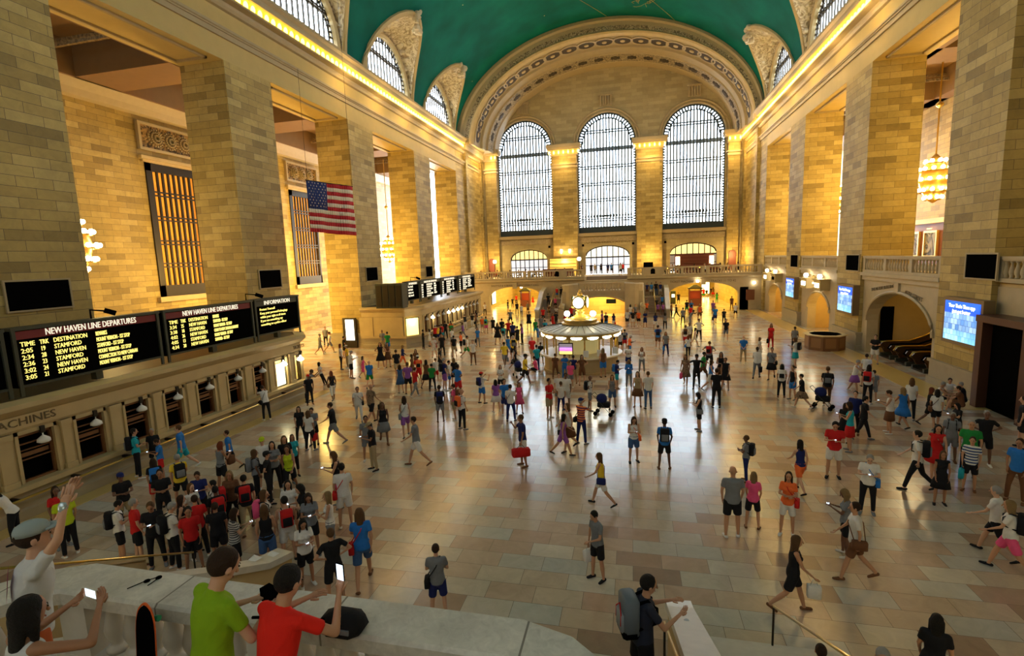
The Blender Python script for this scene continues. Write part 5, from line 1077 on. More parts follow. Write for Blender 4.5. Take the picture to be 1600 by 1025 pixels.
def dining_chair(x, y, rz, lab):
    rt = root('dining_chair', (x, y, 4.6), lab, 'chair', 'cafe chairs on the far balcony', R(rz))
    def pc(n, m): o = m.obj(n, DWOOD); o.parent = rt
    pc('seat', MB().box(-.2, .2, -.2, .22, .40, .44)); pc('backrest', MB().box(-.2, .2, .2, .24, .44, .9))
    for a in (-.18, .18):
        for b_ in (-.18, .2): pc('leg', MB().box(a-.02, a+.02, b_-.02, b_+.02, 0, .4))
DIN = []
for k, x in enumerate((-20.5, -18.3, -16.2, -14.1, -12.0, -9.8, 4.6, 6.6, 8.6, 10.6, 12.6)):
    y = 70.4+(k % 2)*.8
    for s in (-1, 1): DIN.append((x+s*.72, y, 90 if s < 0 else 270)); dining_chair(x+s*.75, y, 90 if s < 0 else 270, 'dark cafe chair on the %s side of the %s balcony table' % ('left' if s < 0 else 'right', ORD[k]))
# ------------------------------------------------------------------ world and lights
EXPOSURE = .75
w = bpy.data.worlds.new('sky'); SC.world = w; w.use_nodes = True
bg = w.node_tree.nodes['Background']; bg.inputs['Color'].default_value = (.80, .90, 1, 1); bg.inputs['Strength'].default_value = 12
def portal(loc, rot, sx, sy):
    o = light('AREA', loc, 1, (1, 1, 1), sx, rot, sy, name='daylight_portal'); o.data.cycles.is_portal = True
for c in WC: portal((c, YW+.9, 19.8), (R(-90), 0, 0), 8.7, 17.8); portal((c, -8.7, 19.8), (R(90), 0, 0), 8.7, 17.8)
for side, rz in ((-1, R(-90)), (1, R(90))):
    for c in LUN: portal((XV+side*(AV+.7), c, 27.2), (R(90), 0, rz), 8.6, 5.4)
WARM = (1, .64, .15); GOLD = (1, .66, .22)
for y, p in ((22.5, 230), (36, 1400), (49.8, 2300), (63.6, 1600)):
    light('POINT', (-30, y, 7.5), p, WARM, .5); light('POINT', (-29, y, 3.2), p*.4, WARM, .4)
    light('POINT', (21.8, y, 11.5), p*.45, WARM, .5)
    light('POINT', (20.8, y, 15.5), p*.22, WARM, .4)
for x in (-10.05, 2.6, -21.6, 14.1):      # uplights and capital lamps on the window wall pilasters
    light('POINT', (x, YW-2.6, 6.9), 330, GOLD, .15); light('POINT', (x, YW-2.4, 21.6), 230, GOLD, .15)
for y in range(40, 80, 6):                # the lamp rows under the cornices
    light('POINT', (XL+1.7, y, 22.3), 110+1.5*(y-40), GOLD, .15); light('POINT', (XR-1.7, y, 22.3), 110+1.5*(y-40), GOLD, .15)
light('AREA', (-16.3, 80, 3.9), 1100, (1, .72, .12), 8, (0, 0, 0), 18); light('AREA', (9, 80, 3.9), 1100, (1, .72, .12), 8, (0, 0, 0), 18)
light('AREA', (-3.7, 64.8, 2.7), 260, (1, .62, .15), 5, (0, 0, 0), 2)
light('POINT', (20, 36, 3.6), 60, WARM, .3); light('POINT', (17.4, 49.7, 2.9), 150, (1, .62, .12), .3); light('POINT', (18, 63.6, 2.9), 150, (1, .62, .12), .3)
light('POINT', (-24.5, 35.5, 7), 260, WARM, .4)
PEOPLE = """
-25.58 37.24 0.00 1.80 128 wk gy:t gy:s s _
-27.64 41.22 0.00 1.80 41 st gy:t bk:p s _
-25.24 38.12 0.00 1.83 132 wk wh:t gy:s s _
-18.81 27.23 0.00 1.52 137 sl wh:t bk:p l _
-16.95 23.37 0.00 1.63 43 st bk:t bk:p c:rd hb:bk
-16.17 24.34 0.00 1.67 225 wk bk:v wh:c l sb:br
-20.27 31.85 0.00 1.82 109 st wh:t bk:p l _
-20.09 32.38 0.00 1.65 301 st yl:t kh:p c:wh _
-22.71 36.27 0.00 1.68 134 st bk:t bk:s s _
-17.98 29.34 0.00 1.84 126 ph wh:t bk:s s _
-17.08 29.24 0.00 1.53 87 wk pk:v pk:s l _
-15.40 27.08 0.00 1.69 199 wk bl:t gn:s b _
-12.67 21.05 0.00 1.69 30 wk wh:t wh:p s sb:bk
-11.90 20.86 0.00 1.88 158 wk fl:t bk:s b hb:bk
-10.06 18.50 0.00 1.76 30 wk bk:v gy:k l _
-17.45 40.06 0.00 1.66 121 fa bk:t bk:p s _
-20.81 39.19 0.00 1.78 14 fa gy:t kh:s b _
-19.76 38.06 0.00 1.78 199 st gn:t bl:s s _
-17.40 32.30 0.00 1.85 22 hp bk:d - l _
-17.08 32.76 0.00 1.78 39 fa br:d - l _
-15.10 30.12 0.00 1.80 214 wk bk:t kh:s s _
-16.06 33.04 0.00 1.59 106 wk nv:l or:p l _
-12.95 26.16 0.00 1.62 215 st dn:d - l _
-12.41 26.04 0.00 1.79 195 st pp:t bk:s s _
-9.47 19.35 0.00 1.79 209 wk wh:v pp:s l sb:gy
-12.16 18.14 0.00 1.80 293 wk bk:t gy:s s _
-12.93 17.88 0.00 1.60 22 ph gy:t bk:s s _
-12.69 17.27 0.00 1.64 182 st wh:t bk:p l hb:rd
-13.76 18.15 0.00 1.52 29 st bk:t bk:p l _
-17.45 41.46 0.00 1.52 287 fa wh:t wh:k l _
-17.45 43.35 0.00 1.62 217 st yl:t nv:s s _
-17.45 43.91 0.00 1.57 213 st bk:t bk:s s _
-17.45 42.79 0.00 1.72 196 ln rd:t bk:s c:wh _
-17.45 44.47 0.00 1.57 215 st rd:t tq:s s _
-17.45 45.40 0.00 1.74 202 st bk:t bk:p s _
-17.45 46.98 0.00 1.54 206 st or:t br:s s _
-16.83 45.40 0.00 1.55 192 st gn:t bk:s s _
-17.45 51.44 0.00 1.72 212 ln bk:t wh:p s _
-17.45 53.96 0.00 1.52 205 st bk:t wh:p s _
-17.45 55.59 0.00 1.72 212 ln bk:t wh:s s _
-15.67 45.42 0.00 1.60 300 wk pp:t gy:s s _
-16.70 52.88 0.00 1.77 282 st br:t bk:p s hb:bk
-15.11 49.98 0.00 1.61 193 st or:t kh:s s _
-14.44 49.09 0.00 1.71 187 st yg:t pk:s s bp:tq
-13.70 49.08 0.00 1.64 6 st bk:t bk:s s _
-15.38 41.56 0.00 1.59 233 st wh:t gy:s s _
-13.54 38.60 0.00 1.69 284 st or:t bk:s s sb:bk
-12.29 36.28 0.00 1.78 112 wk wh:t gn:s s bp:bk
-14.42 36.68 0.00 1.82 8 st bk:t bk:p s _
-13.57 36.98 0.00 1.63 205 st bk:t kh:s s hb:bk
-11.06 34.02 0.00 1.77 13 cm wh:t br:p s _
-12.95 41.30 0.00 1.67 12 st bl:t gy:p l hb:bk
-15.10 36.65 0.00 1.58 31 st wh:t wh:s c:wh sb:rd
-12.90 32.21 0.00 1.52 111 st bk:t bk:k l _
-14.43 31.70 0.00 1.52 19 st br:t bk:s l _
-13.89 29.86 0.00 1.52 294 st br:d - l _
-12.75 28.26 0.00 1.76 210 st rd:t rd:s c:wh bp:or
-11.72 25.45 0.00 1.67 147 wk rd:t gy:p s _
-11.89 27.41 0.00 1.71 172 wk br:t bk:k l _
-11.25 26.74 0.00 1.59 189 st gn:t bk:p s _
-11.78 28.67 0.00 1.52 209 st wh:t rd:s s _
-10.55 26.95 0.00 1.88 121 st nv:t pp:s s bp:bk
-10.49 27.54 0.00 1.62 97 st wh:t bl:s s _
-10.39 28.16 0.00 1.65 208 st bk:t bk:k l _
-9.21 25.45 0.00 1.85 151 hp bl:t rd:s s _
-8.70 21.44 0.00 1.72 204 st bk:t gy:s s bp:nv
-8.13 21.80 0.00 1.70 277 st pk:t kh:s s bp:br
-7.32 20.54 0.00 1.81 142 st wh:t bk:p b bp:or
-7.62 24.63 0.00 1.64 143 cm wh:t bl:s c:rd bp:nv
-6.50 23.30 0.00 1.58 208 st pp:t wh:k l _
-19.28 65.30 0.00 1.73 8 st wh:t bk:p s _
-16.99 69.03 0.00 1.72 111 st bk:t gy:s s _
-17.82 75.40 0.00 1.57 25 st bk:t bk:p s _
-18.40 80.67 0.00 1.68 25 wk rd:t bk:p s _
-15.12 66.47 0.00 1.65 188 st bk:t bk:p s _
-13.70 62.73 0.00 1.72 188 wk wh:t gy:p s _
-13.59 66.34 0.00 1.64 12 st kh:t br:s s _
-15.34 79.14 0.00 1.52 199 wk rd:d - l _
-10.62 52.24 0.00 1.84 1 st bk:t bk:k s _
-13.39 55.39 0.00 1.75 21 hp gy:t bk:s s _
-11.53 42.64 0.00 1.88 203 st bk:t bk:k l _
-12.03 46.21 0.00 1.84 205 st bk:t bk:s s _
-10.71 41.68 0.00 1.83 181 st gy:t wh:s s bp:tq
-11.22 45.46 0.00 1.81 26 hp rd:t bk:p s _
-10.30 43.34 0.00 1.88 182 st nv:t bk:s s _
-9.39 41.10 0.00 1.80 233 st bk:t bk:s s _
-9.34 42.69 0.00 1.80 285 ph pp:t bk:p l _
-7.03 35.38 0.00 1.88 23 wk rd:t kh:s b _
-8.05 43.38 0.00 1.52 96 st bl:t bl:s s _
-8.95 47.00 0.00 1.66 23 st gn:t tq:s s _
-8.61 48.21 0.00 1.88 11 st gy:t gy:p s _
-7.90 46.24 0.00 1.69 184 st bl:t wh:s s bp:tq
-7.60 47.80 0.00 1.52 274 st wh:t wh:s s _
-7.93 51.25 0.00 1.72 360 st rd:d - l _
-8.02 54.16 0.00 1.61 177 wk bk:t bk:p s hb:wh
-9.29 37.45 0.00 1.52 184 st bl:t bl:s s _
-8.50 35.76 0.00 1.82 199 st yl:t bk:s s bp:bk
-8.62 33.53 0.00 1.76 208 wk yl:t gy:s s hb:gy
-7.59 32.20 0.00 1.73 94 wk bk:d - l _
-6.14 28.55 0.00 1.88 89 wk yl:t bk:s c:bk _
-6.10 32.17 0.00 1.76 204 st tq:t nv:p s _
-5.91 30.85 0.00 1.70 282 si pk:t bk:s s _
-6.27 34.64 0.00 1.52 186 st bk:t gn:s s _
-4.60 30.28 0.00 1.56 181 st br:t br:p s _
-9.66 66.60 2.00 1.52 11 st rd:t bl:s s _
-9.10 66.60 2.00 1.52 197 st bk:t bk:p s _
-9.46 63.68 0.92 1.52 7 st pk:t bk:s s _
-10.44 64.15 1.08 1.78 187 st bk:t bk:p s _
-9.10 62.00 0.15 1.70 356 si wh:t bk:s s _
-10.05 62.00 0.15 1.52 21 st br:t bk:s s _
-9.90 56.91 0.00 1.84 357 st rd:t bk:s s _
-7.15 26.72 0.00 1.57 15 fa wh:t bk:s l _
-5.94 22.85 0.00 1.73 24 st bl:t nv:s s _
-5.44 21.94 0.00 1.70 184 st wh:t nv:p s sb:nv
-5.30 23.13 0.00 1.52 19 st pk:d - l _
-3.83 17.02 0.00 1.88 295 c1 nv:t wh:s s db:rd
-3.74 22.52 0.00 1.88 58 fa rd:t kh:s s _
-3.55 24.40 0.00 1.73 16 st wh:t gy:s s _
-3.31 23.36 0.00 1.54 177 st wh:t nv:p s _
-3.15 24.01 0.00 1.80 6 st wh:t wh:s s _
-2.40 18.78 0.00 1.88 312 wk wh:v br:k l _
-2.55 18.24 0.00 1.62 108 wk pp:v pp:s l sb:bk
-4.02 30.32 0.00 1.52 2 ph bl:t bl:p s bp:bk
-3.36 29.15 0.00 1.68 185 st nv:t kh:s s _
-2.84 28.94 0.00 1.75 20 hp br:t br:s l _
-3.42 28.20 0.00 1.52 17 st pk:t gy:s s _
-1.74 30.95 0.00 1.79 197 st br:v bl:s l _
-2.00 24.03 0.00 1.69 93 hp wh:t gy:s b bp:bk
-0.95 24.47 0.00 1.70 2 hs gy:v dn:s l _
-1.97 19.46 0.00 1.86 147 cm so:t nv:p c:nv sb:bk
-0.84 28.30 0.00 1.61 91 ph nv:t tq:s s bp:bl
-0.25 33.43 0.00 1.54 355 fa wh:t nv:s s _
-0.18 28.51 0.00 1.61 358 ph bl:l gy:p l _
0.59 32.43 0.00 1.60 349 fa wh:v gy:p l _
0.25 24.88 0.00 1.73 356 st kh:v br:k l _
0.74 24.61 0.00 1.81 192 st wh:t dn:p s _
0.04 17.94 0.00 1.69 13 ph wh:v dn:s l sb:or
-0.17 37.39 0.00 1.61 94 ph or:t bl:p s _
-0.58 40.22 0.00 1.63 181 st nv:t rd:s s bp:gy
-1.02 42.25 0.00 1.60 177 st gy:t bk:s s _
-1.58 42.24 0.00 1.52 171 st rd:t bk:s s _
-0.91 39.66 0.00 1.52 175 st sb:t bk:s s _
-1.15 37.83 0.00 1.52 280 st yl:t bk:s s _
-2.97 52.07 0.00 1.88 284 st pp:t bk:p l _
-2.56 51.60 0.00 1.76 359 wk bk:t bl:s s _
-1.85 52.99 0.00 1.52 190 wk nv:t wh:s l hb:rd
-0.49 53.43 0.00 1.88 8 wk wh:t bk:s s _
-0.18 59.31 0.00 1.77 186 st wh:t bl:p l _
0.09 53.42 0.00 1.73 4 st bk:t wh:s s _
0.38 59.28 0.00 1.77 7 st gy:t bk:p s _
0.67 53.88 0.00 1.67 355 st or:t bk:s s _
1.28 52.44 0.00 1.76 4 fa nv:t nv:s l _
1.70 63.16 0.62 1.52 353 st gy:t gy:s s _
1.70 62.32 0.31 1.52 358 st or:t br:s s _
2.24 51.51 0.00 1.65 185 st nv:t wh:s l hb:wh
3.15 51.49 0.00 1.65 182 st gy:t bk:p l _
3.55 63.68 0.92 1.54 171 wk bl:t bk:p s _
2.88 62.99 0.62 1.52 190 st bk:t bk:s s _
2.99 62.00 0.15 1.52 181 st pp:t br:s s _
3.55 62.00 0.15 1.52 359 st pp:t br:p s _
1.92 68.60 2.00 1.71 345 st nv:t br:s s _
2.48 68.60 2.00 1.72 359 st bl:t wh:s s _
3.60 68.60 2.00 1.71 350 st nv:t wh:s s _
3.04 68.60 2.00 1.83 182 st bk:t dn:p s _
1.97 40.87 0.00 1.88 176 wk bl:t br:s s bp:nv
2.38 38.00 0.00 1.75 5 st gy:t nv:p l hb:bl
-6.73 52.16 0.00 1.52 191 st rd:t bk:p s _
-6.55 47.80 0.00 1.70 106 si bk:t bk:s s _
-6.85 58.50 0.00 1.79 2 st rd:t bk:p s _
-3.88 52.09 0.00 1.52 98 st bk:t rd:s l _
6.56 76.94 0.00 1.77 2 st bk:t bk:s s _
4.99 61.00 0.00 1.57 275 wk bk:t bk:p s _
4.43 61.00 0.00 1.78 82 st br:t bk:p s _
5.17 55.22 0.00 1.75 184 st gy:t bk:p s _
6.48 64.59 0.00 1.72 185 st bk:t gn:s s _
6.92 63.87 0.00 1.70 179 st bl:t kh:s s bp:bl
6.32 58.94 0.00 1.57 187 st rd:t br:s s _
7.12 57.77 0.00 1.88 6 st or:v br:s l sb:bk
5.71 53.73 0.00 1.72 84 ln gy:t gy:p s _
10.99 84.84 0.00 1.88 173 st rd:t gn:s s _
11.77 87.13 0.00 1.52 343 st bk:t wh:s s _
13.00 91.00 0.00 1.52 1 st bk:t br:p s _
12.90 88.17 0.00 1.67 184 st br:t rd:k l _
11.96 78.09 0.00 1.58 171 wk gn:t gn:p l _
9.35 63.67 0.00 1.68 357 st pp:t gy:s s _
8.37 55.60 0.00 1.88 358 wk bl:t nv:s s hb:bk
9.23 55.56 0.00 1.53 177 st bk:t bk:p s hb:wh
12.37 69.15 0.00 1.72 341 st br:t br:p s _
11.22 60.38 0.00 1.65 177 st wh:t bk:s s _
7.65 44.97 0.00 1.84 353 wk bk:t gy:s s _
5.47 44.61 0.00 1.88 358 hp wh:t bk:p s _
4.09 41.51 0.00 1.79 172 wk wh:t rd:s s bp:br
4.47 42.46 0.00 1.82 357 st wh:t br:s s _
4.84 42.04 0.00 1.52 91 wk wh:v wh:s l _
3.89 37.60 0.00 1.58 178 wk wh:t bk:p l sb:bl
7.19 35.78 0.00 1.81 175 bk bl:t kh:p b _
4.77 33.65 0.00 1.78 159 hp gy:t bk:s s bp:rd
2.90 29.22 0.00 1.79 345 wk fl:d - l hb:pk
3.44 28.84 0.00 1.88 352 ar bk:t bk:p c:bk _
3.97 30.36 0.00 1.77 87 wk gn:t br:s s _
4.08 28.22 0.00 1.72 74 wk bl:v wh:s l _
3.91 25.13 0.00 1.88 176 st bk:t bk:p s hb:wh
4.85 29.83 0.00 1.80 354 fa bk:v br:k l _
4.88 28.57 0.00 1.73 337 st bk:d - s _
2.71 21.67 0.00 1.63 262 ph bk:v bk:s l sb:gy
7.06 31.40 0.00 1.88 160 wk wh:l gy:p s hb:bk
8.43 36.92 0.00 1.52 65 st wh:t wh:k l _
3.56 16.87 0.00 1.52 248 fa gy:t nv:p s bp:bk
7.83 31.31 0.00 1.88 341 wk gy:t bk:k s sb:bk
10.17 41.14 0.00 1.88 337 st rd:t rd:p l hb:bk
11.66 40.66 0.00 1.72 155 st gy:t bk:p s _
9.99 34.57 0.00 1.88 241 ph wh:t tq:k l bp:bk
7.32 27.33 0.00 1.68 164 st wh:t bk:p l bp:wh
7.72 26.94 0.00 1.69 296 st bk:v bl:s s _
7.70 25.45 0.00 1.66 256 wk bk:t fl:k s _
8.97 26.11 0.00 1.88 164 wk bk:t br:p s bp:bk
11.12 28.78 0.00 1.68 62 hs wh:v pp:k s _
12.09 29.93 0.00 1.74 169 st wh:t bk:s s _
10.83 26.52 0.00 1.86 144 st wh:t bk:p l bp:rd
11.22 26.92 0.00 1.52 155 st gy:t gy:s s _
14.91 35.85 0.00 1.85 331 fa bk:t wh:s s _
9.92 22.29 0.00 1.73 244 ph wh:v br:k s _
8.56 21.95 0.00 1.75 328 st nv:t bk:p s _
8.66 21.40 0.00 1.74 77 wk bk:t bk:p s _
7.70 20.07 0.00 1.83 245 ph tq:v rd:k l _
7.84 20.94 0.00 1.54 146 st bk:t bk:k l _
6.33 17.59 0.00 1.88 343 ph rd:t wh:s s _
4.99 16.36 0.00 1.66 197 wk nv:v or:s l _
6.37 15.22 0.00 1.72 339 ph wh:t bk:p s sb:bl
10.78 23.18 0.00 1.67 196 wk bl:d - l _
11.47 24.10 0.00 1.81 157 st wh:t bk:p l _
11.89 23.56 0.00 1.60 76 wk bk:t bk:s l _
11.86 23.00 0.00 1.67 162 wk wh:t bk:s l sb:br
13.66 26.45 0.00 1.70 60 sg wh:v bk:s s _
14.49 27.27 0.00 1.70 340 sg wh:t kh:s s _
14.60 26.33 0.00 1.70 244 sg bk:t bk:s s _
14.09 25.53 0.00 1.70 238 sg br:t br:s s _
11.77 21.47 0.00 1.52 276 ph bk:t bk:s l _
10.53 19.47 0.00 1.72 334 st gy:t gy:s s bp:gy
8.37 16.98 0.00 1.88 246 wk wh:t bk:p s bp:bk
9.41 18.11 0.00 1.77 345 wk rd:d - l sb:fl
8.55 16.10 0.00 1.57 345 st bk:d - l _
10.31 18.10 0.00 1.88 333 st gn:t bk:p s _
9.84 17.17 0.00 1.66 326 st sb:t bk:s s hb:tq
11.37 19.27 0.00 1.88 340 hp bk:t bk:s s _
10.62 16.56 0.00 1.87 313 st bl:t br:p s _
8.36 13.50 0.00 1.74 227 wk wh:t bk:s s _
8.20 12.79 0.00 1.73 239 wk wh:t pk:s l bp:bk
13.61 21.21 0.00 1.88 241 st bk:t bk:s s _
-0.91 14.53 0.00 1.65 264 wk yl:v wh:s l sb:nv
1.07 17.47 0.00 1.77 180 st bl:t bk:s c:bk bp:bk
2.52 13.36 0.00 1.88 180 st gy:t bk:s b _
3.12 13.85 0.00 1.57 164 st pk:t bk:s l _
3.91 13.66 0.00 1.71 342 fa or:t wh:s l sb:rd
-0.79 10.94 0.00 1.68 311 cu gy:t bk:s s hb:wh
-3.94 9.03 0.00 1.64 198 fa gy:t nv:s s sb:bk
-6.36 9.05 0.00 1.75 228 hp bk:t bk:s s _
-6.11 9.82 0.00 1.86 209 wk bl:t dn:s l sb:rd
3.18 10.59 0.00 1.67 86 wk bk:v bk:s l hb:wh
4.82 11.95 0.00 1.83 260 wk wh:t br:s s sb:br
4.98 12.91 0.00 1.67 252 ph gy:t bk:s l _
-7.70 16.51 0.00 1.88 288 wk gy:t wh:s s _
-9.13 15.89 0.00 1.78 313 ph bk:t kh:p c:kh _
-9.80 16.69 0.00 1.72 30 st gy:t gy:s s _
-8.82 13.13 0.00 1.78 302 ph bk:v pk:s l _
-7.96 12.09 0.00 1.86 208 st wh:t wh:s s sb:rd
-17.45 20.63 0.00 1.73 236 ln wh:t bk:p s sb:bk
-17.45 13.93 0.00 1.83 142 fa tq:t bk:p s bp:bk
-17.43 14.60 0.00 1.60 44 st bk:t bk:s s _
-16.38 13.91 0.00 1.52 319 ph bl:t rd:s s _
-16.31 14.76 0.00 1.76 307 wk bl:t tq:s s _
-17.45 23.84 0.00 1.82 131 ln gy:t bk:p s _
-14.44 14.99 0.00 1.57 312 wk bl:t bk:s s hb:bk
-13.38 13.47 0.00 1.71 174 ph gy:v bk:s l hb:br
-13.86 12.33 0.00 1.73 238 wk yl:t bk:s s bp:bk
-14.54 12.09 0.00 1.62 231 st bk:t rd:s l bp:bl
-14.40 10.93 0.00 1.66 65 fa bk:t kh:s c:nv _
-13.28 11.20 0.00 1.73 43 fa bk:t bk:p s _
-12.21 11.43 0.00 1.66 37 ph nv:t bk:p s _
-12.10 13.95 0.00 1.76 35 st wh:t bk:s c:yg _
-11.56 13.75 0.00 1.71 39 fa gy:t bk:p l _
-11.53 14.31 0.00 1.71 42 st bk:t bk:p l _
-10.90 13.64 0.00 1.72 28 wk yg:v bk:s l _
-11.67 14.90 0.00 1.54 45 st tq:t bk:c l _
-11.74 13.13 0.00 1.66 133 st gy:t bk:p l bp:gy
-11.20 13.02 0.00 1.67 125 hp bk:t bk:p c:bk _
-10.60 11.37 0.00 1.69 222 wk bk:t kh:p s bp:rd
-11.18 10.92 0.00 1.67 323 st wh:t bk:s s bp:rd
-11.16 11.48 0.00 1.70 31 st br:t bk:p l _
-9.10 11.27 0.00 1.66 38 st wh:t bk:s l _
-8.44 10.99 0.00 1.75 318 ph bk:t bk:s l _
-9.27 10.54 0.00 1.70 118 st wh:v bk:s l bp:pk
-8.63 9.78 0.00 1.73 219 st bk:v dn:s l _
-8.47 10.31 0.00 1.70 225 st wh:v wh:s s bp:rd
-8.02 10.63 0.00 1.71 37 ph gy:t bk:s l _
-7.46 10.64 0.00 1.75 302 fa wh:v gy:s l _
-7.39 9.50 0.00 1.67 49 ph wh:t bk:s l _
-12.80 9.50 0.00 1.65 139 ph wh:t bk:s s bp:bk
-11.68 9.50 0.00 1.74 40 ph bk:t bk:p s _
-12.24 9.50 0.00 1.74 147 st rd:t bk:s s _
-10.56 9.50 0.00 1.68 46 st rd:t bk:s s _
-11.12 9.50 0.00 1.73 152 ph wh:t bk:p s bp:bk
-11.49 10.10 0.00 1.64 139 wk bk:v bk:s l _
-10.87 10.00 0.00 1.70 230 st rd:t bk:p s _
-11.67 10.65 0.00 1.67 83 st wh:t bk:k l hb:wh
-10.76 10.55 0.00 1.70 236 st bk:t bk:p s bp:rd
-10.13 9.86 0.00 1.63 219 st bk:t bk:s s _
-9.30 9.50 0.00 1.73 144 ph sg:t bk:s l _
-16.85 9.75 0.00 1.71 317 ln wh:t bk:p l _
-15.21 9.79 0.00 1.72 71 st rd:t bk:p l _
-14.55 9.50 0.00 1.76 246 st yg:t bk:p s _
2.67 7.51 0.00 1.63 170 st br:t bk:p s _
4.61 8.49 0.00 1.65 156 st bk:t bk:p l _
3.43 7.45 0.00 1.75 341 st bk:t bk:s s _
-7.50 79.20 4.60 1.64 182 st wh:t bk:p s _
-6.08 79.20 4.60 1.75 354 st bk:t bk:s s _
-7.50 79.20 4.60 1.71 4 st gy:t bk:s s _
-4.56 78.44 4.60 1.64 187 st bk:t bk:p l _
-5.52 79.20 4.60 1.63 353 st kh:t gy:p s _
-3.02 79.20 4.60 1.67 350 st bl:t bk:s s _
-3.58 79.20 4.60 1.63 185 st nv:t br:s s _
-1.56 73.20 4.60 1.72 12 st wh:t bk:s l _
-1.34 79.20 4.60 1.64 359 st rd:t bk:p s _
-7.50 79.20 4.60 1.66 11 st bk:t bk:p s _
-7.50 79.20 4.60 1.69 199 st br:t bk:p s _
"""
# ------------------------------------------------------------------ the crowd
rnd = random.Random(11)
ROWS = [l.split() for l in PEOPLE.strip().splitlines()]
P_ = []
for r_ in ROWS:
    X, Y, Z, H, RZ = map(float, r_[:5]); pose, top, bot, hair, bag = r_[5:]
    sex = 'f' if hair in 'lu' else 'm'; fine = Y < 30
    if pose == 'st' and rnd.random() < .4: pose = 's2'
    if pose == 'wk' and rnd.random() < .5: pose = 'w2'
    P_.append([X, Y, Z, H, RZ, pose, top, bot, hair, bag, sex, fine])
for n_, (x, y, rz) in enumerate(DIN):
    if n_ in (3, 9, 15): continue
    P_.append([x, y, 4.6, rnd.uniform(1.62, 1.78), rz, 'sc', rnd.choice(('wh', 'wh', 'bk', 'bl', 'gy', 'rd', 'kh'))+':t', 'bk:p', rnd.choice('sl'), '_', 'f' if rnd.random() < .5 else 'm', False])
need = set()
for p in P_:
    X, Y, Z, H, RZ, pose, top, bot, hair, bag, sex, fine = p; k = (pose, sex, fine)
    need.add(('body',)+k); tk = top.split(':')[1]; need.add(('top'+tk,)+k)
    if bot != '-' and bot[3] != 'k': need.add(('bot'+bot[3],)+k)
    if hair != 'b': need.add(('hair'+('l' if hair == 'l' else 's'),)+k)
SK = {}
def sk(pose, sex):
    if (pose, sex) not in SK: SK[(pose, sex)] = skel(pose, sex)
    return SK[(pose, sex)]
for key in sorted(need):
    nm, pose, sex, fine = key; J = sk(pose, sex); m = MB(); v = .019 if fine else .03
    if nm == 'body': build_body(m, J, sex)
    elif nm[:3] == 'top': build_top(m, J, sex, nm[3:])
    elif nm[:3] == 'bot': build_bot(m, J, sex, nm[3:])
    else: hairm(m, J, nm[4:]); v = .016 if fine else .025
    fuse(key, m, v, 3 if fine else 2)
SKM = flush()
for key in list(SKM):
    if key[0] == 'body': J = sk(*key[1:3]); SKM[key] = join(SKM[key], head_bits(J, key[3]), [SKIN[0], EYE, LIP])
    else: SKM[key].materials.append(CLOTH['gy'])
def cached(key, fn, smooth=True):
    if key not in SKM: SKM[key] = fn().me(key[0], [CLOTH['gy']], smooth)
    return SKM[key]
def piece(name, me, mat, parent, slot=0):
    o = bpy.data.objects.new(name, me); COL.objects.link(o); o.parent = parent
    if mat is not None: o.material_slots[slot].link = 'OBJECT'; o.material_slots[slot].material = mat
    return o
def zone(X, Y, Z, pose_=''):
    sd = 'left' if X < -3.8 else 'right'
    if pose_ == 'sc': return 'at %s balcony table' % ORD[min(range(11), key=lambda k: abs(X-(-20.5, -18.3, -16.2, -14.1, -12.0, -9.8, 4.6, 6.6, 8.6, 10.6, 12.6)[k]))]
    if Z > 4: return 'on balcony before centre doors'
    if Z > 1.9: return 'at top of far %s stairs' % sd
    if Z > .1: return 'on the far %s stairs' % sd
    if Y > 67.5: return 'deep in %s archway' % sd
    r = sqrt((X-BX)**2+(Y-BY)**2)
    if r < 4.6: return 'at booth, %s side' % ('near' if Y < BY-1 else 'far' if Y > BY+1 else 'left' if X < BX else 'right')
    if X < -15.6 and Y < 27: return 'by near ticket office'
    if X < -15 and Y > 39: return 'by far ticket office'
    if X < -13: return 'between the two ticket offices' if Y > 26 else 'crowd before near ticket office'
    if X > 12.5 and Y > 26: return 'near right wall and desk'
    if Y > 55: return 'before %s stairs' % sd
    if Y < 12.5: return 'nearest floor, %s' % ('far left' if X < -7 else 'left' if X < -3 else 'middle' if X < 2 else 'right')
    row = 'front' if Y < 17 else 'middle' if Y < 24 else 'rear' if Y < 36 else 'far'
    col = 'left crowd' if X < -9.5 else 'left' if X < -5.5 else 'centre' if X < 0 else 'centre right' if X < 5 else 'right'
    return '%s floor, %s' % (row, col)
TOPW = dict(t='tee', v='tank top', l='long sleeves', d='dress'); BOTW = dict(s='shorts', p='trousers', c='cropped leggings', k='skirt')
POSEW = dict(st='standing', s2='standing', wk='walking', w2='walking', ph='looking at phone', cm='taking photo', fa='arms folded', hp='hands on hips', bk='hands behind back', c1='hand at ear', ar='arms out', ln='leaning forward', sl='leaning back', hs='pushing', cu='carrying cup', sg='sitting', si='sitting', sc='seated')
def base_label(p, full):
    X, Y, Z, H, RZ, pose, top, bot, hair, bag, sex, fine = p
    t, k = top.split(':'); s = 'person in %s %s' % (WORDS[t], TOPW[k])
    if bot != '-': s += ', %s %s' % (WORDS[bot[:2]], BOTW[bot[3]])
    if full:
        if hair[:2] == 'c:': s += ', %s cap' % WORDS[hair[2:]]
        elif hair == 'b': s += ', bald'
        elif bag != '_': s += ', with %s bag' % WORDS[bag[3:]]
        elif hair == 'l': s += ', long hair'
    return s+', '+POSEW[pose]+', '+zone(X, Y, Z, pose)
labs = [base_label(p, False) for p in P_]
def dup(l): c = {}; [c.setdefault(x, []).append(i) for i, x in enumerate(l)]; return c
for v in dup(labs).values():
    if len(v) > 1:
        for i in v: labs[i] = base_label(P_[i], True)
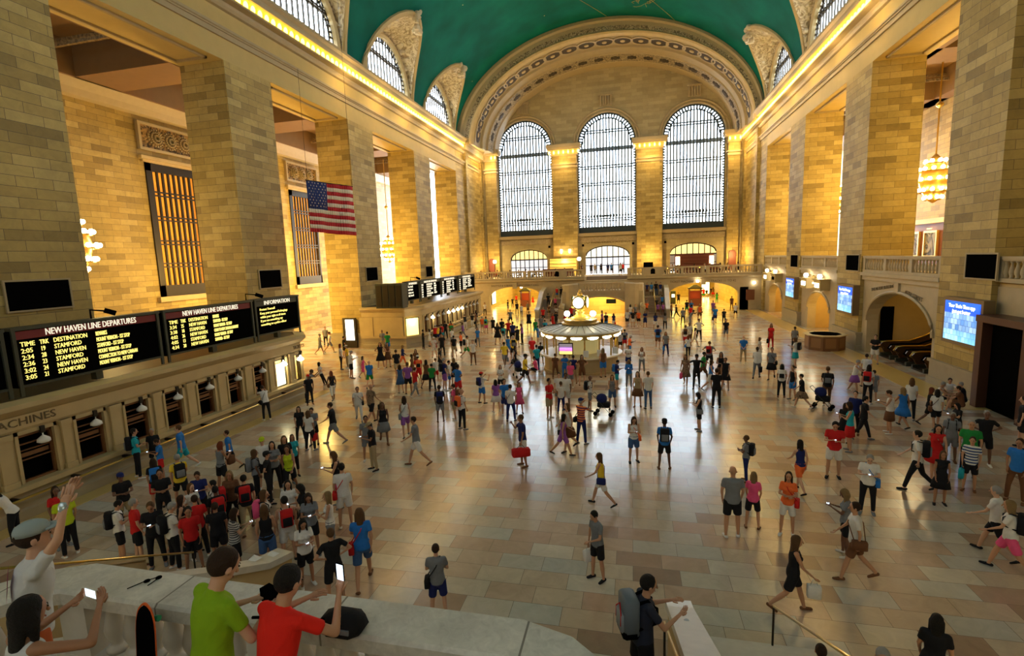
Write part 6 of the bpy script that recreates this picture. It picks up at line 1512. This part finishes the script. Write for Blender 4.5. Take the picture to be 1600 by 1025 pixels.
for k, v in dup(labs).items():
    if len(v) > 1:
        v.sort(key=lambda i: P_[i][1])
        for n_, i in enumerate(v): labs[i] = (['nearest', 'second-nearest', 'third-nearest', 'fourth-nearest'][min(n_, 3)] if n_ < len(v)-1 or len(v) == 1 else 'furthest')+' '+k
PHONE = flat('phone_body', (.02, .02, .025), .3); PSCR = flat('lit_phone_screen', (.7, .85, 1), .4, emit=1.2, ecol=(.7, .85, 1))
def rbox(c, s, r=.3):
    """soft-edged box: centre, half sizes"""
    m = MB(); x, y, z = s; e = min(s)*r; R_ = []
    for zz, k in ((-z, 1), (-z+e, 0), (z-e, 0), (z, 1)):
        a, b = x-e*k, y-e*k; R_.append([(c[0]+u*a-(e*(1-k)*0), c[1]+v*b, c[2]+zz) for u, v in ((-1, -.7), (-.8, -1), (.8, -1), (1, -.7), (1, .7), (.8, 1), (-.8, 1), (-1, .7))])
    return m.loft(R_)
def bag_for(i, p, scale):
    X, Y, Z, H, RZ, pose, top, bot, hair, bag, sex, fine = p
    kind, col = bag.split(':'); J = sk(pose, sex); mat = CLOTH[col]
    cat = {'bp': 'backpack', 'sb': 'shoulder bag', 'hb': 'handbag', 'db': 'duffel bag'}[kind]
    t, k = top.split(':')
    lab = '%s %s of %s' % (WORDS[col], cat, labs[i].replace(', '+POSEW[pose], ''))
    if len(lab.split()) > 16: lab = '%s %s of %s' % (WORDS[col], cat, base_label(p, False).replace(', '+POSEW[pose], ''))
    rt = bpy.data.objects.new(cat.replace(' ', '_'), None); COL.objects.link(rt); rt.location = (X, Y, Z); rt.rotation_euler.z = R(RZ); rt.scale = (scale,)*3; tag(rt, None, ' '.join(lab.split()[:16]), cat)
    b = J['chs']-J['fw']*.19
    if kind == 'bp':
        piece('bag_body', cached(('bpk', pose, sex), lambda: rbox(b-J['up']*.06, (.145, .085, .22))), mat, rt)
        piece('front_pocket', cached(('bpp', pose, sex), lambda: rbox(b-J['up']*.13-J['fw']*.09, (.11, .03, .11))), CLOTH['bk'] if col != 'bk' else CLOTH['gy'], rt)
        def st(s): return MB().tube([b+J['up']*.12+Vector((s*.08, 0, 0)), J['shc']+J['up']*.055+Vector((s*.10, 0, 0)), J['shc']+J['fw']*.12-J['up']*.04+Vector((s*.105, 0, 0)), J['chs']+J['fw']*.135-J['up']*.12+Vector((s*.12, 0, 0)), b-J['up']*.22+Vector((s*.13, 0, 0))], .016, 6)
        if fine: [piece('strap', cached(('bps%d' % s, pose, sex), lambda: st(s)), CLOTH['bk'], rt) for s in (-1, 1)]
    elif kind == 'sb':
        c = J['pel']+Vector((.215, .03, .02)); piece('bag_body', cached(('sbk', pose, sex), lambda: rbox(c-Vector((0, 0, .04)), (.06, .14, .10))), mat, rt)
        piece('strap', cached(('sbs', pose, sex), lambda: MB().tube([c+Vector((0, -.1, .05)), J['chs']+J['fw']*.14, J['shc']+Vector((-.09, 0, .065)), J['chs']-J['fw']*.14, c+Vector((0, .1, .05))], .011, 5)), mat, rt)
    else:
        h = J['hn1' if kind == 'db' else 'hn0']; s = (.07, .13, .15) if kind == 'hb' else (.13, .30, .14)
        c = h-Vector((0, 0, .13+s[2])); piece('bag_body', cached((kind+'k', pose, sex), lambda: rbox(c, s)), mat, rt)
        piece('handle', cached((kind+'h', pose, sex), lambda: MB().tube([c+Vector((0, -s[1]*.5, s[2]*.9)), h+Vector((0, -.03, -.01)), h+Vector((0, .03, -.01)), c+Vector((0, s[1]*.5, s[2]*.9))], .008, 5)), CLOTH['bk'] if kind == 'db' else mat, rt)
    return rt
SHC = [CLOTH[c] for c in ('bk', 'bk', 'wh', 'br', 'gy', 'wh')]
for i, p in enumerate(P_):
    X, Y, Z, H, RZ, pose, top, bot, hair, bag, sex, fine = p; sc = H/1.75; J = sk(pose, sex); k = (pose, sex, fine)
    rt = bpy.data.objects.new('person', None); COL.objects.link(rt); rt.location = (X, Y, Z); rt.rotation_euler.z = R(RZ); wd = sc*rnd.uniform(.95, 1.08); rt.scale = (wd, wd, sc)
    tag(rt, None, labs[i], 'person')
    piece('body', SKM[('body',)+k], SKIN[rnd.choice((0, 0, 1, 1, 1, 2, 2, 3))], rt)
    tc, tk = top.split(':'); piece({'t': 'shirt', 'v': 'tank_top', 'l': 'long_sleeved_shirt', 'd': 'dress_bodice'}[tk], SKM[('top'+tk,)+k], CLOTH[tc], rt)
    if bot == '-' or bot[3] == 'k':
        piece('skirt', cached(('skirt', pose, sex), lambda: (lambda m: (skirt(m, J, sex), m)[1])(MB())), CLOTH[tc if bot == '-' else bot[:2]], rt)
    else: piece({'s': 'shorts', 'p': 'trousers', 'c': 'leggings'}[bot[3]], SKM[('bot'+bot[3],)+k], CLOTH[bot[:2]], rt)
    sm = SHC[rnd.randrange(6)]
    for s in (0, 1): piece('shoe', cached(('shoe%d' % s, pose, sex), lambda: shoe(J, s)), sm, rt)
    if hair != 'b': piece('hair', SKM[('hair'+('l' if hair == 'l' else 's'),)+k], HAIR[rnd.choice((0, 0, 0, 1, 1, 2, 2, 3, 5) if hair == 'l' else (0, 0, 0, 1, 1, 1, 2, 4))], rt)
    if hair[:2] == 'c:': piece('cap', cached(('cap', pose, sex), lambda: capm(J)), CLOTH[hair[2:]], rt)
    if bag != '_': bag_for(i, p, sc)
    if pose == 'ph' and fine:
        c = (J['hn0']+J['hn1'])/2+Vector((0, -.03, .03)); o = bpy.data.objects.new('phone', cached(('phone', pose, sex), lambda: MB().box(c.x-.036, c.x+.036, c.y-.03, c.y+.03, c.z-.003, c.z+.005), False)); COL.objects.link(o)
        o.material_slots[0].link = 'OBJECT'; o.material_slots[0].material = PSCR; o.location = (X, Y, Z); o.rotation_euler.z = R(RZ); o.scale = (sc, sc, sc); tag(o, None, ' '.join(('phone held by '+labs[i].replace(', looking at phone', '')).split()[:16]), 'phone')
# strollers
def stroller(x, y, rz, lab):
    rt = root('stroller', (x, y, 0), lab, 'stroller', None, R(rz)); 
    def pc(n, m, mat): o = m.obj(n, mat, None, True); o.parent = rt
    pc('seat', rbox((0, 0, .5), (.2, .28, .12)), CLOTH['bk']); m = MB(); m.loft([[(.24*cos(t), .12+r_*sin(t)*0-.34*sin(t)*s_, .62+.36*abs(cos(t*.0))*s_+(.2*sin(t))) for t in [pi*j/8 for j in range(9)]] for s_, r_ in ((0, 0), (.4, 0), (.8, 0), (1, 0))], cap=False, closed=False)
    eb = MB(); eball(eb, (0, .1, .78), .24, .26, .24, Vector((0, 0, 1)), Vector((0, -1, 0))); pc('canopy', eb, CLOTH['nv'])
    f = MB()
    for s in (-1, 1): f.tube([(s*.22, -.34, .12), (s*.22, .0, .5), (s*.22, .5, 1.0)], .014, 5).tube([(s*.22, .36, .12), (s*.22, .0, .5)], .014, 5)
    f.tube([(-.22, .5, 1.0), (.22, .5, 1.0)], .016, 5); pc('frame', f, STEEL)
    for s in (-1, 1):
        for yy in (-.36, .36):
            w_ = MB(); w_.loft([[(s*.24+d, yy+r_*cos(t), .1+r_*sin(t)) for t in [2*pi*j/12 for j in range(12)]] for d, r_ in ((-.02, .06), (-.02, .1), (.02, .1), (.02, .06))]); pc('wheel', w_, BLACK)
stroller(-1.3, 23.4, 80, 'navy stroller pushed by the grey tank top woman in the centre'); stroller(-7.0, 30.6, 30, 'dark stroller with a child left of the information booth'); stroller(8.6, 25.5, 60, 'black stroller beside the person with the red backpack on the right')
# ------------------------------------------------------------------ the stair landing in the foreground
struct(MB().prism([(-6.6, -8), (-6.6, 2.6), (-6.1, 3.4), (-5.7, 3.65), (-.9, 3.65), (-.4, 3.4), (.1, 2.6), (.1, -8)], 3.1, 3.4, 'z').prism([(-6.5, -8), (-6.5, 2.6), (-6.0, 3.3), (-5.7, 3.5), (-.9, 3.5), (-.45, 3.3), (0, 2.6), (0, -8)], 0, 3.1, 'z'), 'floor_landing_near', GREY)
path = [(-6.55, 1.2), (-6.5, 2.4), (-6.3, 3.1), (-6.0, 3.5), (-5.6, 3.7), (-.95, 3.7), (-.6, 3.6), (-.3, 3.35), (-.1, 2.9), (0, 2.2), (0, 1.0)]
CAPM = blocks('veined_marble_cap', [(0, (.55, .54, .48)), (1, (.62, .60, .53))], 1.75, 9, .01, (.2, .18, .15), rough=.4, bump=.05, blotch=.3, bs=1.6)
b = root('marble_balustrade', (-3.3, 3.7, 3.4), 'pale marble balustrade of the stair landing nearest the viewer', 'balustrade')
MB().sweep([(-.24, 4.15), (-.24, 4.27), (-.21, 4.3), (.21, 4.3), (.24, 4.27), (.24, 4.15), (.16, 4.11), (-.16, 4.11)], path).obj('rail', CAPM, b)
MB().sweep([(-.2, 3.4), (-.2, 3.52), (.2, 3.52), (.2, 3.4)], path).obj('plinth', MARBLE, b)
for x in (-5.55, -3.3, -1.05): MB().box(x-.17, x+.17, 3.54, 3.86, 3.52, 4.13).obj('post', MARBLE, b)
x = -5.22
while x < -1.2:
    if abs(x+3.3) > .28:
        o = bpy.data.objects.new('baluster', BALW); COL.objects.link(o); tag(o, b); o.location = (x, 3.7, 3.52); o.scale = (1.15, 1.15, .86)
    x += .245
for pt in ((-6.45, 2.7), (-6.2, 3.25), (-.42, 3.42), (-.08, 2.75)):
    o = bpy.data.objects.new('baluster', BALW); COL.objects.link(o); tag(o, b); o.location = (*pt, 3.52); o.scale = (1.15, 1.15, .86)
stairs('floor_stairs_near_left', -10.6, -7.8, 9.3, 0, 4.0, 3.0, 18); stairs('floor_stairs_near_right', 1.0, 3.6, 9.3, 0, 4.0, 3.0, 18, mats=[PLAIN, MARBLE]); stairs('floor_stairs_near_inner', -.25, .6, 8.4, 0, 3.9, 3.1, 18)
struct(MB().box(-10.8, -6.6, -8, 4.0, 2.7, 3.0).box(.1, 3.8, -8, 4.0, 2.7, 3.0), 'floor_upper_landing', GREY)
ramp_wall('wall_parapet_left', [(-8.3, 4.3, 3.35), (-9.25, 5.5, 2.65), (-10.2, 6.8, 1.95), (-10.75, 8.3, 1.15)], .3, PLAIN, PLAIN, .12, .05)
ramp_wall('wall_parapet_inner_left', [(-7.85, 4.2, 3.4), (-7.75, 7.4, 1.75), (-7.6, 8.4, 1.3), (-7.5, 9.0, 1.2)], .34, PLAIN, MARBLE, .14, .05)
ramp_wall('wall_parapet_inner_right', [(.8, 3.6, 3.75), (.8, 7.6, 1.75), (.8, 8.5, 1.3), (.78, 8.75, 1.25)], .34, PLAIN, MARBLE, .14, .05)
for pts, lab in (([(-9.9, 5.0, 3.0), (-9.9, 8.9, .95)], 'brass handrail on the left near stairs'), ([(.52, 4.0, 3.6), (.52, 8.2, 1.2)], 'brass handrail beside the right marble parapet'), ([(2.5, 9.3, .95), (2.5, 4.2, 3.6)], 'brass handrail at the bottom right on the stairs')):
    r_ = root('handrail', pts[0], lab, 'handrail'); MB().tube(pts, .022, 8).obj('rail', BRASS, r_, True)
    for p in pts: MB().tube([p, (p[0], p[1], max(0, p[2]-.95))], .02, 6).obj('post', BRONZE, r_)
# a foreground figure: fine skin, own pose
def figure(loc, rz, h, pose, sex, top, bot, hair, skin, hcol, label, v=.011, capc=None, shoes='bk', hidehair=False):
    J = skel(pose, sex); m = MB(); build_body(m, J, sex); fuse('b', m, v, 4); m = MB(); build_top(m, J, sex, top[1]); fuse('t', m, v, 16); m = MB(); build_bot(m, J, sex, bot[1]); fuse('p', m, v, 5)
    if hair: m = MB(); hairm(m, J, hair); fuse('h', m, v, 3)
    F = flush(); s = h/1.75; r_ = root('person', loc, label, 'person', None, R(rz)); r_.scale = (s*1.03, s*1.03, s)
    def pc(n, me, mat): me.materials.append(mat) if not me.materials else None; o = bpy.data.objects.new(n, me); COL.objects.link(o); o.parent = r_; return o
    pc('body', join(F['b'], head_bits(J, True), [skin, EYE, LIP]), skin); t = pc({'t': 'shirt', 'v': 'tank_top'}[top[1]], F['t'], top[0]); pc('shorts' if bot[1] == 's' else 'trousers', F['p'], bot[0])
    if hair: pc('hair', F['h'], hcol)
    for i in (0, 1): pc('shoe', shoe(J, i).me('shoe', CLOTH[shoes], True), CLOTH[shoes])
    if capc: c_ = pc('cap', capm(J).me('cap', capc, True), capc)
    return r_, J, s
def held(r_, s, mb, name, mat, lab, cat, smooth=True):
    o = mb.obj(name, mat, None, smooth, lab, cat); o.location = r_.location; o.rotation_euler = r_.rotation_euler; o.scale = (s, s, s); return o
GREENT = flat('lime_green_cotton', (.24, .42, .012), .85, noise=.08, nscale=6, spec=.2, bump=.7, bscale=5); REDT = flat('bright_red_cotton', (.78, .022, .012), .85, noise=.06, nscale=6, spec=.2, bump=.7, bscale=5)
DEN = flat('dark_denim', (.02, .045, .12), .85, noise=.2, nscale=20); WT = flat('white_cotton_tee', (.62, .64, .66), .85, noise=.06, nscale=6, spec=.2, bump=.7, bscale=5)
r_, J, s = figure((-3.10, 2.82, 3.4), 160, 1.88, 'fg', 'm', (GREENT, 't'), (DEN, 'p'), 's', SKIN[0], HAIR[1], 'person in lime green tee holding a camera, leaning at the marble balustrade')
c = (J['hn0']+J['hn1'])/2+Vector((0, -.05, .02)); cm_ = MB().box(c.x-.07, c.x+.07, c.y-.04, c.y+.04, c.z-.05, c.z+.05); seg(cm_, c+Vector((0, -.03, 0)), c+Vector((0, -.13, 0)), .035, .037); held(r_, s, cm_, 'camera', BLACK, 'black camera held by the person in lime green', 'camera')
r_, J, s = figure((-2.58, 2.84, 3.4), 168, 1.76, 'fr', 'm', (REDT, 't'), (CLOTH['bk'], 'p'), 's', SKIN[1], HAIR[0], 'person in bright red tee leaning over the marble balustrade with a phone')
c = J['hn0']+Vector((.0, -.03, .05)); ph = root('phone', (0, 0, 0), 'phone with a lit screen held by the person in bright red', 'phone'); ph.location = r_.location; ph.rotation_euler = r_.rotation_euler; ph.scale = (s, s, s)
for n_, m_, mt in (('case', MB().box(c.x-.036, c.x+.036, c.y-.012, c.y-.002, c.z-.03, c.z+.11), BLACK), ('screen', MB().box(c.x-.032, c.x+.032, c.y-.002, c.y+.001, c.z-.025, c.z+.105), PSCR)): o = m_.obj(n_, mt); o.parent = ph
bg_ = root('shoulder_bag', (-2.42, 3.52, 4.3), 'black shoulder bag resting on the marble rail beside the red tee', 'shoulder bag')
m = MB(); m.loft([[(-2.42+x_*a, 3.52+y_*b2, z_) for x_, y_ in ((-1, -.5), (-.6, -1), (.6, -1), (1, -.5), (1, .5), (.6, 1), (-.6, 1), (-1, .5))] for a, b2, z_ in ((.17, .12, 4.302), (.20, .13, 4.34), (.18, .11, 4.42), (.09, .05, 4.47))]); m.obj('bag_body', CLOTH['bk'], bg_, True)
MB().tube([(-2.56, 3.45, 4.42), (-2.68, 3.2, 4.56), (-2.74, 3.02, 4.74), (-2.72, 2.86, 4.86)], .012, 6).obj('strap', BLACK, bg_, True); MB().box(-2.38, -2.3, 3.385, 3.40, 4.35, 4.39).obj('pocket_label', CLOTH['gy'], bg_)
r_, J, s = figure((-5.02, 2.9, 3.4), 146, 1.9, 'up', 'm', (WT, 't'), (flat('rainbow_shorts', (.5, .10, .02), .8), 's'), 's', SKIN[0], HAIR[1], 'person in white tee and grey cap raising both arms to take a photo', capc=flat('grey_wool_cap', (.30, .36, .36), .9))
w_ = J['wr0']; m = MB(); seg(m, w_-J['fa0']*.02, w_+J['fa0']*.005, .032, .032, n=12); held(r_, s, m, 'wristwatch', flat('silver_watch', (.6, .75, .85), .25, .6), 'silver watch on the raised wrist at the left', 'watch')
J_ = J; b_ = MB(); b_.add([tuple(J['chs']-J['fw']*.142+J['up']*z_+Vector((x_, 0, 0))) for x_, z_ in ((-.1, -.12), (.1, -.12), (.1, .1), (-.1, .1))], [(0, 1, 2, 3)]); o = b_.obj('shirt_print', flat('magenta_print', (.40, .01, .16), .8)); o.parent = r_
r_, J, s = figure((-4.2, 2.32, 3.4), 172, 1.72, 'ps', 'f', (WT, 'v'), (CLOTH['dn'], 's'), 'l', SKIN[2], HAIR[0], 'dark long-haired person in white tank top holding up a phone, bottom left corner')
c = (J['hn0']+J['hn1'])/2+Vector((0, -.02, .03)); ph = root('phone', (0, 0, 0), 'phone held sideways by the long-haired person in the bottom left corner', 'phone'); ph.location = r_.location; ph.rotation_euler = r_.rotation_euler; ph.scale = (s, s, s)
for n_, m_, mt in (('case', MB().box(c.x-.07, c.x+.07, c.y-.008, c.y, c.z-.036, c.z+.036), WHITE), ('screen', MB().box(c.x-.062, c.x+.062, c.y, c.y+.002, c.z-.032, c.z+.032), PSCR)): o = m_.obj(n_, mt); o.parent = ph
r_, J, s = figure((.12, 6.30, 1.42), 108, 1.80, 'bp', 'm', (flat('dark_navy_tee', (.012, .016, .035), .85), 't'), (CLOTH['bk'], 's'), 's', SKIN[1], HAIR[0], 'person in dark navy tee with a grey backpack beside the right marble parapet')
bk_ = root('backpack', (0, 0, 0), 'grey backpack with red trim worn beside the right marble parapet', 'backpack'); bk_.location = r_.location; bk_.rotation_euler = r_.rotation_euler; bk_.scale = (s, s, s)
c = J['chs']-J['fw']*.20-J['up']*.06
for n_, m_, mt in (('bag_body', rbox(c, (.16, .10, .25)), flat('slate_nylon', (.12, .15, .18), .7)), ('front_pocket', rbox(c-J['fw']*.10-J['up']*.08, (.12, .035, .12)), flat('grey_nylon', (.25, .28, .31), .7)), ('base_panel', rbox(c-J['up']*.22, (.162, .102, .05)), BLACK), ('zip', MB().tube([c+Vector((-.1, .14, -.1)), c+Vector((-.1, .135, .05)), c+Vector((0, .12, .15)), c+Vector((.1, .135, .05)), c+Vector((.1, .14, -.1))], .008, 5), CLOTH['rd'])): o = m_.obj(n_, mt, None, True); o.parent = bk_
for sd in (-1, 1): o = MB().tube([c+J['up']*.15+Vector((sd*.08, 0, 0)), J['shc']+J['up']*.06+Vector((sd*.1, 0, 0)), J['shc']+J['fw']*.12-J['up']*.04+Vector((sd*.105, 0, 0)), J['chs']+J['fw']*.14-J['up']*.12+Vector((sd*.12, 0, 0)), c-J['up']*.2+Vector((sd*.13, .05, 0))], .02, 6).obj('strap', BLACK, None, True); o.parent = bk_
# small things lying about
sb = root('skateboard', (-4.3, 3.2, 3.4), 'black skateboard with orange edge and pale script propped against the balustrade', 'skateboard')
def sbp(u, v, w): return (-4.30+u, 3.22+.10*v+w, 3.43+v)
ol = [(.11*cos(t)*(1 if abs(sin(t)) < .9 else .9), .5+.5*(abs(sin(t))**.45)*(1 if sin(t) > 0 else -1)) for t in [2*pi*j/28 for j in range(28)]]
m = MB(); m.loft([[sbp(a*k_, .5+(b2-.5)*k_, w) for a, b2 in ol] for k_, w in ((.97, -.012), (.97, 0))]); m.obj('deck', BLACK, sb)
m = MB(); m.loft([[sbp(a*k_, .5+(b2-.5)*k_, w) for a, b2 in ol] for k_, w in ((.98, -.010), (1.02, -.010), (1.02, .002), (.98, .002))], cap=False); m.obj('edge', CLOTH['or'], sb)
m = MB(); sq = [(-.05+.012*j, .27+.02*sin(j*1.9)+.004*j) for j in range(10)]; m.tube([sbp(a, b2, -.016) for a, b2 in sq], .004, 4).tube([sbp(-.06+.022*cos(t), .28+.03*sin(t), -.016) for t in [2*pi*j/10 for j in range(11)]], .004, 4); m.obj('script_mark', flat('pale_script', (.5, .7, .75), .5), sb)
for v_ in (.14, .84):
    for u_ in (-.075, .075): m = MB(); m.tube([sbp(u_-.018, v_, .05), sbp(u_+.018, v_, .05)], .028, 10); m.obj('wheel', flat('green_wheel', (.02, .30, .16), .4), sb)
    MB().tube([sbp(-.075, v_, .05), sbp(.075, v_, .05)], .009, 6).tube([sbp(0, v_, 0), sbp(0, v_, .05)], .014, 6).obj('truck', STEEL, sb)
gl = root('sunglasses', (-4.75, 3.75, 4.3), 'dark sunglasses lying on the marble rail', 'sunglasses')
for dx in (-.035, .035): MB().lathe([(.028, 4.302), (.03, 4.308), (.028, 4.314)], (-4.75+dx, 3.78+dx, 0), 10).obj('lens', BLACK, gl)
MB().tube([(-4.80, 3.72, 4.312), (-4.86, 3.60, 4.312)], .005, 5).tube([(-4.70, 3.82, 4.312), (-4.70, 3.68, 4.312)], .005, 5).tube([(-4.78, 3.75, 4.314), (-4.72, 3.81, 4.314)], .005, 5).obj('frame', BLACK, gl)
for x, y, z, a, lab in ((-7.6, 8.72, 1.24, .2, 'folded white leaflet on the end of the left parapet'), (-7.72, 8.35, 1.36, -.3, 'crumpled white paper on the left parapet behind the leaflet')):
    m = MB(); m.add([(x-.12, y-.08, z), (x+.1, y-.1, z+.02), (x+.12, y+.08, z), (x-.1, y+.1, z+.03), (x, y, z+.07)], [(0, 1, 4), (1, 2, 4), (2, 3, 4), (3, 0, 4), (0, 3, 2, 1)]); m.obj('leaflet', WHITE, label=lab, cat='paper')
lid = root('cup_lid', (.8, 7.6, 1.78), 'clear plastic cup lid on the right marble parapet', 'lid'); MB().lathe([(.045, 1.76), (.05, 1.78), (.035, 1.81), (.01, 1.82)], (.8, 7.5, 0), 12).obj('lid', flat('clear_plastic', (.5, .55, .6), .15), lid)
# ------------------------------------------------------------------ camera
yaw, pitch, roll = -.2348, .1349, -.0358
f = Vector((sin(yaw)*cos(pitch), cos(yaw)*cos(pitch), -sin(pitch))); r0 = Vector((cos(yaw), -sin(yaw), 0)); u0 = r0.cross(f)
rr = cos(roll)*r0+sin(roll)*u0; uu = -sin(roll)*r0+cos(roll)*u0
cd = bpy.data.cameras.new('camera'); cd.sensor_width = 36; cd.lens = 792.1/1600*36; cd.clip_end = 500; cd.clip_start = .05
cam = bpy.data.objects.new('camera', cd); COL.objects.link(cam)
cam.matrix_world = Matrix(((rr.x, uu.x, -f.x, 0), (rr.y, uu.y, -f.y, 0), (rr.z, uu.z, -f.z, 7.4), (0, 0, 0, 1)))
SC.camera = cam
vs = SC.view_settings; vs.view_transform = 'Standard'; vs.look = 'None'; vs.gamma = 1; vs.use_curve_mapping = False; vs.exposure = EXPOSURE
cy = SC.cycles; cy.max_bounces = 6; cy.diffuse_bounces = 3; cy.glossy_bounces = 3; cy.transmission_bounces = 3; cy.sample_clamp_indirect = 4; cy.caustics_reflective = False; cy.caustics_refractive = False
